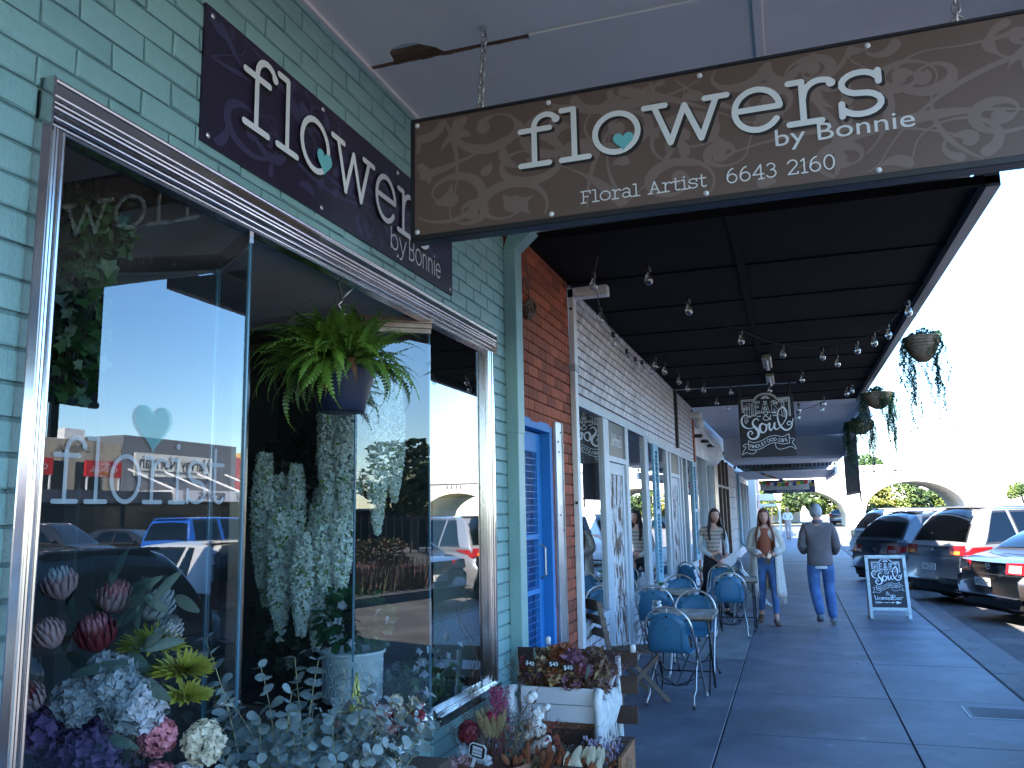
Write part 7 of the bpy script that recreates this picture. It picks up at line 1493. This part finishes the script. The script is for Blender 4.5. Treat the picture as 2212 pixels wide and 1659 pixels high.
for i, (x, y, lab, fl) in enumerate(((-1.415, 2.86, 'glass jar posy with coral red flowers, right of the pair on the stand', ((REDP, .03), (PINKP, .02), (CREAMP, .03))), (-1.475, 2.76, 'glass jar posy with cream and peach flowers, left of the pair on the stand', ((CREAMP, .04), (PINKL, .03), (PALEP, .02))))):
    t = thing('jar_posy', lab, 'flower jar', (x, y, .726), 0, 'jar posies on the flower stand'); MB().lathe([(0, .003), (.045, .003), (.047, .01), (.047, .09), (.04, .10), (.04, .115), (.043, .115)], 18).build('jar', BULBG, t, 'all', world=False)
    b = MB(); b.tube([(.047*cos(a), .047*sin(a), .02) for a in [2*pi*k/18 for k in range(18)]], .004, 5, closed=True); bloom_cluster(b, (0, 0, .025), (.05, .05, .02), 30, .012, 3); b.build('lace_band', WHP, t, world=False)
    b = MB(); rnd = random.Random(i)
    for k in range(14): b.tube([(rnd.uniform(-.02, .02), rnd.uniform(-.02, .02), .02), (rnd.uniform(-.07, .07), rnd.uniform(-.06, .06), .17)], .0018, 4)
    b.build('stems', mat('stem_green', (.10, .16, .03), .6), t, world=False)
    for k, (m_, s) in enumerate(fl):
        b = MB()
        for q in range(5): bloom_cluster(b, (rnd.uniform(-.09, .09), rnd.uniform(-.07, .06), rnd.uniform(.14, .25)), (s*.6, s*.6, s*.6), 36, s*.55, q)
        b.build('blooms', m_, t, world=False)
    b = MB()
    for q in range(10): euc_stem(b, (0, 0, .1), (rnd.uniform(-.15, .15), rnd.uniform(-.1, .1), rnd.uniform(.15, .24)), 4, .03, q+40*i)
    b.build('round_leaves', EUC, t, world=False)
    b = MB()
    for q in range(90): p = Vector((rnd.uniform(-.12, .12), rnd.uniform(-.09, .09), rnd.uniform(.12, .26))); b.ell(p, (.004, .004, .004), 5, 4)
    b.build('tiny_white_flowers', WHP, t, world=False)
sd_ = thing('snapdragon', 'pale yellow snapdragon spike rising from the cream posy', 'flower', (-1.50, 2.72, .9)); b = MB(); rnd = random.Random(2)
for k in range(34): t_ = k/34; a = k*2.4; r_ = .022*(1-t_)+.004; b.ell((-1.50+r_*cos(a), 2.72+r_*sin(a), .92+.17*t_), (.011*(1.1-t_), .011*(1.1-t_), .014), 6, 5)
b.build('florets', mat('snapdragon_yellow', (.42, .42, .14), .5, var=.3), sd_, 'all'); MB().tube([(-1.49, 2.74, .74), (-1.50, 2.72, 1.10)], .004, 5).build('stem', MATS['stem_green'], sd_)
# inside right window: embossed pot, gardenia, ivy on the ledge, dark foliage
ep = thing('embossed_pot', 'white pot with pressed lattice pattern holding a gardenia behind the glass', 'plant pot', (-2.33, 4.18, .66))
WPOT = mat('white_ceramic', (.74, .77, .78), .45, var=.06); MB().lathe([(0, 0), (.15, 0), (.155, .01), (.163, .24), (.178, .25), (.180, .262), (.17, .266), (.158, .25), (0, .24)], 40).build('pot', WPOT, ep, 'all', world=False)
b = MB()
for r_ in range(4):
    for k in range(22):
        a = 2*pi*(k+.5*(r_ % 2))/22; R_ = .158+.001*r_; z = .035+r_*.058
        for q, (da, dz) in enumerate(((-1, 0), (1, 0))): b.tube([((R_+.002)*cos(a+da*.13), (R_+.002)*sin(a+da*.13), z), ((R_+.002)*cos(a+da*.05), (R_+.002)*sin(a+da*.05), z+.027), ((R_+.002)*cos(a+da*.05), (R_+.002)*sin(a+da*.05), z+.031)], .0022, 4, cap=False); b.tube([((R_+.002)*cos(a+da*.13), (R_+.002)*sin(a+da*.13), z), ((R_+.002)*cos(a+da*.05), (R_+.002)*sin(a+da*.05), z-.027)], .0022, 4, cap=False)
        b.ell(((R_+.002)*cos(a), (R_+.002)*sin(a), z), (.006, .006, .006), 5, 4)
b.build('pressed_pattern', WPOT, ep, 'all', world=False)
gd = thing('gardenia_plant', 'glossy green gardenia with small white star flowers in the embossed pot', 'plant', (-2.33, 4.18, .91)); b = MB(); rnd = random.Random(14)
for k in range(210): d = Vector((rnd.gauss(0, 1), rnd.gauss(-.2, 1), rnd.gauss(.3, .8))).normalized(); p = Vector((-2.33, 4.18, 1.07))+Vector((d.x*.19, d.y*.13, d.z*.17))*rnd.uniform(.5, 1); leafy(b, p, d+Vector((0, 0, rnd.uniform(-.6, .3))), .075, .036)
b.build('leaves', mat('gardenia_leaf', (.025, .07, .03), .25, var=.4), gd); b = MB()
for k in range(16): d = Vector((rnd.gauss(0, 1), -abs(rnd.gauss(0, 1)), rnd.gauss(0, .7))).normalized(); p = Vector((-2.33, 4.18, 1.05))+Vector((d.x*.22, d.y*.15, d.z*.18)); bloom_cluster(b, p, (.003, .003, .003), 2, .03, k, .2)
b.build('star_flowers', PALEP, gd)
for lab, c, R, n, sz, mt in (('trailing ivy with white blossoms along the inside window ledge', (-2.02, 4.42, .73), (.20, .30, .13), 330, .045, IVY), ('dark leafy foliage mass deep inside the right florist window', (-2.9, 4.5, 1.9), (.32, .2, .30), 330, .07, DKL), ('dark leafy foliage low behind the white garlands', (-2.85, 4.45, 1.0), (.30, .25, .40), 330, .07, DKL)):
    t = thing('window_foliage', lab, 'foliage', c); ivy_mass(c, R, n, int(n+c[2]*10), sz).build('leaves', mt, t)
    if mt is IVY:
        b = MB(); rnd = random.Random(3)
        for k in range(26): p = (rnd.uniform(-2.12, -1.86), rnd.uniform(4.12, 4.7), rnd.uniform(.68, .90)); bloom_cluster(b, p, (.006, .006, .006), 3, .026, k, .3)
        b.build('white_blossoms', PALEP, t)
# curly willow twigs
cwt = thing('curly_willow', 'thin curly willow twigs standing in front of the right florist window', 'twigs', (-1.62, 4.3, .4)); rnd = random.Random(19)
for k in range(5):
    x0, y0 = -1.62+rnd.uniform(-.03, .04), 4.25; P = [(x0+.03*sin(q*.9+k)*(1+q*.06)-(.008*q if k < 2 else .001*q), y0+.02*cos(q*1.1+k), .42+q*(.058 if k < 2 else .042)) for q in range(17)]; MB().tube(P, [.003*(1-q/18) for q in range(17)], 5).build('twig', BRNS, cwt)
# dried flowers in the trough
df = thing('dried_flowers', 'dense brown and burgundy dried flower bunches filling the white trough', 'dried flowers', (-1.26, 4.62, .70)); rnd = random.Random(44)
def grasses(par, c, R, n, L, m_, name, seed, lean=.35, head=True):
    rnd = random.Random(seed); b = MB()
    for k in range(n):
        p = Vector((c[0]+rnd.uniform(-R[0], R[0]), c[1]+rnd.uniform(-R[1], R[1]), c[2])); d = Vector((rnd.gauss(0, lean)+(p.x-c[0])/R[0]*.35, rnd.gauss(-.15, lean), 1)).normalized(); l = L*rnd.uniform(.6, 1.1); q = p+d*l*.6; e = q+(d+Vector((rnd.gauss(0, .3), 0, 0))).normalized()*l*.4
        b.tube([p, q, e], [.0012, .001, .0006], 3, cap=False)
        if head:
            for w_ in range(7): a = rnd.uniform(0, 6.3); s = e.lerp(q, w_/9); o_ = Vector((cos(a), sin(a), .6))*L*.07; b.add([s, s+o_+Vector((.002, 0, 0)), s+o_*1.1+Vector((0, 0, .003))], [(0, 1, 2)])
    return b.build(name, m_, par)
for i in range(13):
    x = -1.47+.43*i/12+rnd.uniform(-.02, .02); grasses(df, (x, 4.60, .69), (.045, .09), 46, rnd.uniform(.13, .19), (BRNS, STRAW, MAUVE, RSTP, BRNS)[i % 5], 'dried_grass', i)
for i in range(22):
    c = (rnd.uniform(-1.50, -1.02), rnd.uniform(4.50, 4.70), rnd.uniform(.76, .88)); b = MB(); s = rnd.uniform(.014, .028); bloom_cluster(b, c, (s, s, s), 50, s*.6, i); b.build('dried_bloom', (REDP, DPURP, MAUVE, STRAW, RSTP, BRNS)[i % 6], df)
for i in range(16):
    b = MB(); p = (rnd.uniform(-1.5, -1.02), rnd.uniform(4.50, 4.70), .76); leafy(b, p, (rnd.uniform(-.5, .5), rnd.uniform(-.5, .2), 1), rnd.uniform(.08, .16), .022, None, .3); b.build('dried_leaf', (STRAW, DUSK, RSTP)[i % 3], df)
for i, (cx, m_, nn) in enumerate(((-1.38, BRNS, 700), (-1.25, RSTP, 700), (-1.12, BRNS, 700), (-1.30, STRAW, 260), (-1.15, MAUVE, 300), (-1.22, REDP, 160))):
    lc = obj('dried_foliage', leaf_cloud(nn, (.17, .13, .135), 300+i, 11, .042).mesh('dried_foliage', m_), None); lc.parent = df; lc.location = (cx+1.26, 4.58-4.62, .79-.70); 
for (x, z, a, nm) in ((-1.40, .845, .2, 'leftmost'), (-1.265, .845, 0, 'middle'), (-1.185, .83, -.05, 'rightmost')):
    t = thing('price_tag', nm+' small black oval price tag reading $40 among the dried flowers', 'price tag', (x, 4.44, z), 0, 'forty dollar tags in the dried flowers'); MB().prism([(.038*cos(q), .022*sin(q)) for q in [2*pi*k/16 for k in range(16)]], .003, T(x, 4.44, z) @ RY(a)).build('tag_plate', BLACK, t); text('$40', .032, frame((x, 4.4385, z-.012), (cos(a), 0, -sin(a)), (sin(a), 0, cos(a))), CHALK, t)
# foreground pots
fp1 = thing('terracotta_pot', 'wide terracotta bowl of dried proteas and blossoms at the bottom of the picture', 'plant pot', (-1.43, 3.95, .36)); TER = mat('terracotta', (.30, .13, .085), .8, var=.15, bump=.2); MB().lathe([(0, 0), (.11, 0), (.17, .10), (.185, .10), (.185, .125), (.165, .125), (.155, .1), (0, .09)], 28).build('bowl', TER, fp1, 'all', world=False)
MB().box(-.22, .22, -.18, .25, -.36, -.005, ch=.006).build('crate_stand', BRW, fp1, world=False)
dp = thing('dried_protea_mix', 'red banksia, pink protea and pink heather stems in the terracotta bowl', 'dried flowers', (-1.45, 4.0, .46)); rnd = random.Random(77)
for i in range(7): grasses(dp, (-1.56+.05*i, 4.03, .46), (.05, .07), 34, .25, (BRNS, RSTP, MAUVE, STRAW, DUSK)[i % 5], 'dried_grass', 100+i)
b = MB()
for k in range(900): t_ = rnd.random(); p = Vector((-1.40+.10*t_*(.2)-.06*(t_)+rnd.gauss(0, .022), 4.02+rnd.gauss(0, .02), .50+.30*t_)); b.ell(p, (.004, .004, .006), 4, 3)
b.build('pink_heather', mat('heather_pink', (.36, .06, .13), .7, var=.3), dp)
b = MB(); b.ell((-1.56, 3.94, .60), (.045, .045, .05), 14, 10); bloom_cluster(b, (-1.56, 3.94, .60), (.045, .045, .05), 220, .014, 3); b.build('red_banksia', REDP, dp); b = MB(); bloom_cluster(b, (-1.45, 3.96, .66), (.026, .026, .03), 150, .012, 4); b.ell((-1.45, 3.96, .66), (.026, .026, .03), 12, 8); b.build('pink_protea_heart', mat('hot_pink', (.5, .04, .12), .6), dp)
b = MB()
for k in range(12): a = 2*pi*k/12; leafy(b, (-1.45+.03*cos(a), 3.97+.03*sin(a), .58), (cos(a)*.35, sin(a)*.35, 1), .13, .03, None, -.1)
b.build('protea_bracts', STRAW, dp); b = MB()
for k in range(6): c = (-1.60+.035*(k % 3)+rnd.uniform(-.01, .01), 3.84, .50-.035*(k//3)+rnd.uniform(-.01, .01)); bloom_cluster(b, c, (.016, .014, .016), 22, .018, k)
b.build('pink_white_blossoms', PINKL, dp); b = MB()
for k in range(5): c = (-1.55+.03*k, 3.84, .545-.01*k); bloom_cluster(b, c, (.014, .012, .016), 20, .016, k)
b.build('white_blossoms', PALEP, dp); b = MB()
for k in range(9): euc_stem(b, (-1.36+rnd.uniform(-.04, .04), 4.0, .45), (-1.34+rnd.uniform(-.06, .08), 3.98, rnd.uniform(.6, .78)), 6, .028, k+90)
b.build('eucalyptus_sprigs', EUC, dp)
tg = thing('plant_label', 'white bordered plastic plant label on a stake in the terracotta bowl', 'plant label', (-1.46, 3.80, .56)); LM_ = T(-1.462, 3.80, .555) @ RZ(-.15) @ RY(.16)
MB().prism([(-.045, -.022), (-.03, -.034), (.03, -.034), (.045, -.022), (.045, .022), (.03, .034), (-.03, .034), (-.045, .022)], .004, LM_).build('label_border', WHP, tg); MB().prism([(-.039, -.019), (-.027, -.029), (.027, -.029), (.039, -.019), (.039, .019), (.027, .029), (-.027, .029), (-.039, .019)], .001, LM_ @ T(0, -.0012, 0)).build('label_black', BLACK, tg)
MB().box(-.026, .026, -.0026, -.0016, -.021, .021, LM_).build('label_card', WHP, tg); text('Everlasting', .012, LM_ @ T(0, -.0034, .003), BLK, tg); text('native $18', .012, LM_ @ T(0, -.0034, -.012), BLK, tg)
MB().prism([(-.006, -.16), (.006, -.16), (.008, -.034), (-.008, -.034)], .004, LM_ @ T(0, 0, 0) @ RY(.25)).build('stake', WHP, tg)
ctn = thing('cotton_stems', 'white cotton bolls on dark stems in front of the bench', 'dried flowers', (-1.24, 4.05, .4))
for i, (x, z, s) in enumerate(((-1.265, .76, .030), (-1.235, .70, .022), (-1.19, .715, .02), (-1.25, .64, .034), (-1.22, .61, .03), (-1.20, .56, .03), (-1.25, .53, .032), (-1.17, .52, .022), (-1.23, .67, .026), (-1.28, .59, .03), (-1.21, .49, .028))):
    b = MB(); 
    for q in range(4): a = q*pi/2+i; b.ell((x+.45*s*cos(a), 4.02+.3*s*sin(a), z+.3*s*sin(a+1)), (s*.72, s*.6, s*.75), 10, 7)
    b.build('cotton_boll', COTT, ctn, 'all'); b = MB()
    for q in range(5): a = q*1.25; leafy(b, (x, 4.02, z-s), (cos(a), sin(a)*.5, .6), s*1.3, s*.5, None, -.2)
    b.build('boll_husk', BRNS, ctn); MB().tube([(x, 4.03, z-s), (-1.23, 4.06, .38)], .002, 5).build('stem', BRNS, ctn)
b = MB(); rnd = random.Random(3)
for k in range(34): b.ell((rnd.uniform(-1.21, -1.12), 4.0, rnd.uniform(.46, .66)), (.006, .006, .006), 6, 5)
b.build('dark_berries', REDP, ctn)
tw = thing('bare_twig', 'bare grey forked twig crossing in front of the white trough', 'twig', (-1.36, 4.05, .5)); MB().tube([(-1.42, 4.1, .44), (-1.36, 4.08, .62), (-1.28, 4.06, .74), (-1.22, 4.06, .82)], [.004, .0035, .003, .001], 5).build('branch', BRNS, tw); MB().tube([(-1.33, 4.07, .68), (-1.335, 4.07, .74), (-1.33, 4.07, .80)], [.003, .002, .001], 5).build('side_twig', BRNS, tw)
fb2 = thing('dried_mix_box', 'low timber box of dried leaves, lavender and seed pods at the bottom edge', 'planter', (-.98, 3.95, .4)); 
b = MB(); b.box(-1.12, -.80, 3.86, 3.875, .40, .50); b.build('front_board', BRW, fb2); MB().box(-.815, -.80, 3.876, 4.2, .40, .55).build('end_board', mat('orange_pine', (.28, .12, .05), .6, var=.2, stretch=(1, 6, 1)), fb2); MB().box(-1.12, -.80, 4.2, 4.215, .40, .5).build('back_board', BRW, fb2); MB().box(-1.3, -.80, 3.88, 4.2, .36, .40).build('base', BRW, fb2); MB().box(-1.28, -.84, 3.9, 4.18, 0, .36).build('crate_stand', BRW, fb2)
for i in range(9): grasses(fb2, (-1.24+.05*i, 4.0, .42), (.05, .08), 30, .13, (BRNS, STRAW, RSTP, DUSK, MAUVE)[i % 5], 'dried_grass', 200+i)
b = MB()
for k in range(46): leafy(b, (rnd.uniform(-1.34, -.84), rnd.uniform(3.86, 4.05), rnd.uniform(.42, .50)), (rnd.uniform(-.7, .7), rnd.uniform(-.4, .1), 1), rnd.uniform(.05, .11), .026, None, .25)
b.build('dried_leaves', RSTP, fb2); b = MB()
for k in range(12): leafy(b, (rnd.uniform(-1.1, -.9), rnd.uniform(3.86, 4.0), rnd.uniform(.44, .52)), (rnd.uniform(-.5, .5), -.2, 1), .10, .035, None, .2)
b.build('pale_leaves', CREAMP, fb2); b = MB()
for k in range(260): b.ell((rnd.uniform(-1.0, -.84), rnd.uniform(3.95, 4.15), .50+abs(rnd.gauss(0, .035))), (.006, .004, .010), 4, 3)
b.build('lavender_heads', mat('lavender', (.30, .26, .36), .7, var=.2), fb2)
# entry door behind the recess and scattered autumn leaves in the gutter
ed = thing('entry_door', 'dark shop door at the back of the entry recess', 'door', (-3.1, 3.2, 0)); MB().box(-3.12, -3.08, 2.4, 2.5, 0, 2.7).build('stile', ALU, ed); MB().box(-3.12, -3.08, 3.9, 4.0, 0, 2.7).build('stile', ALU, ed); MB().box(-3.105, -3.10, 2.5, 3.9, .1, 2.7).build('door_panel', INTD, ed); MB().box(-3.12, -3.08, 2.5, 3.9, 0, .1).build('rail', ALU, ed)
b = MB(); rnd = random.Random(55)
for k in range(130):
    x, y = rnd.choice(((rnd.gauss(2.1, .15), rnd.uniform(6, 14)), (rnd.uniform(-1.7, 1.7), rnd.uniform(4.5, 16)))) if k % 4 == 0 else (rnd.gauss(2.15, .14), rnd.uniform(6, 16)); x = max(x, 1.95) if k % 4 else x; z = -.116 if x > 1.94 else .003; a = rnd.uniform(0, 6.3); s = rnd.uniform(.01, .028)
    if -1.7 < x < 1.7 or x > 1.94: b.add([(x+s*cos(a), y+s*sin(a), z+.003), (x-.3*s*sin(a), y+.3*s*cos(a), z+.006), (x-s*cos(a), y-s*sin(a), z+.002), (x+.3*s*sin(a), y-.3*s*cos(a), z+.002)], [(0, 1, 2, 3)])
tag(stuff(b.build('fallen_leaves', BRNS)), 'tiny dry leaves scattered along the gutter and footpath', 'leaves')
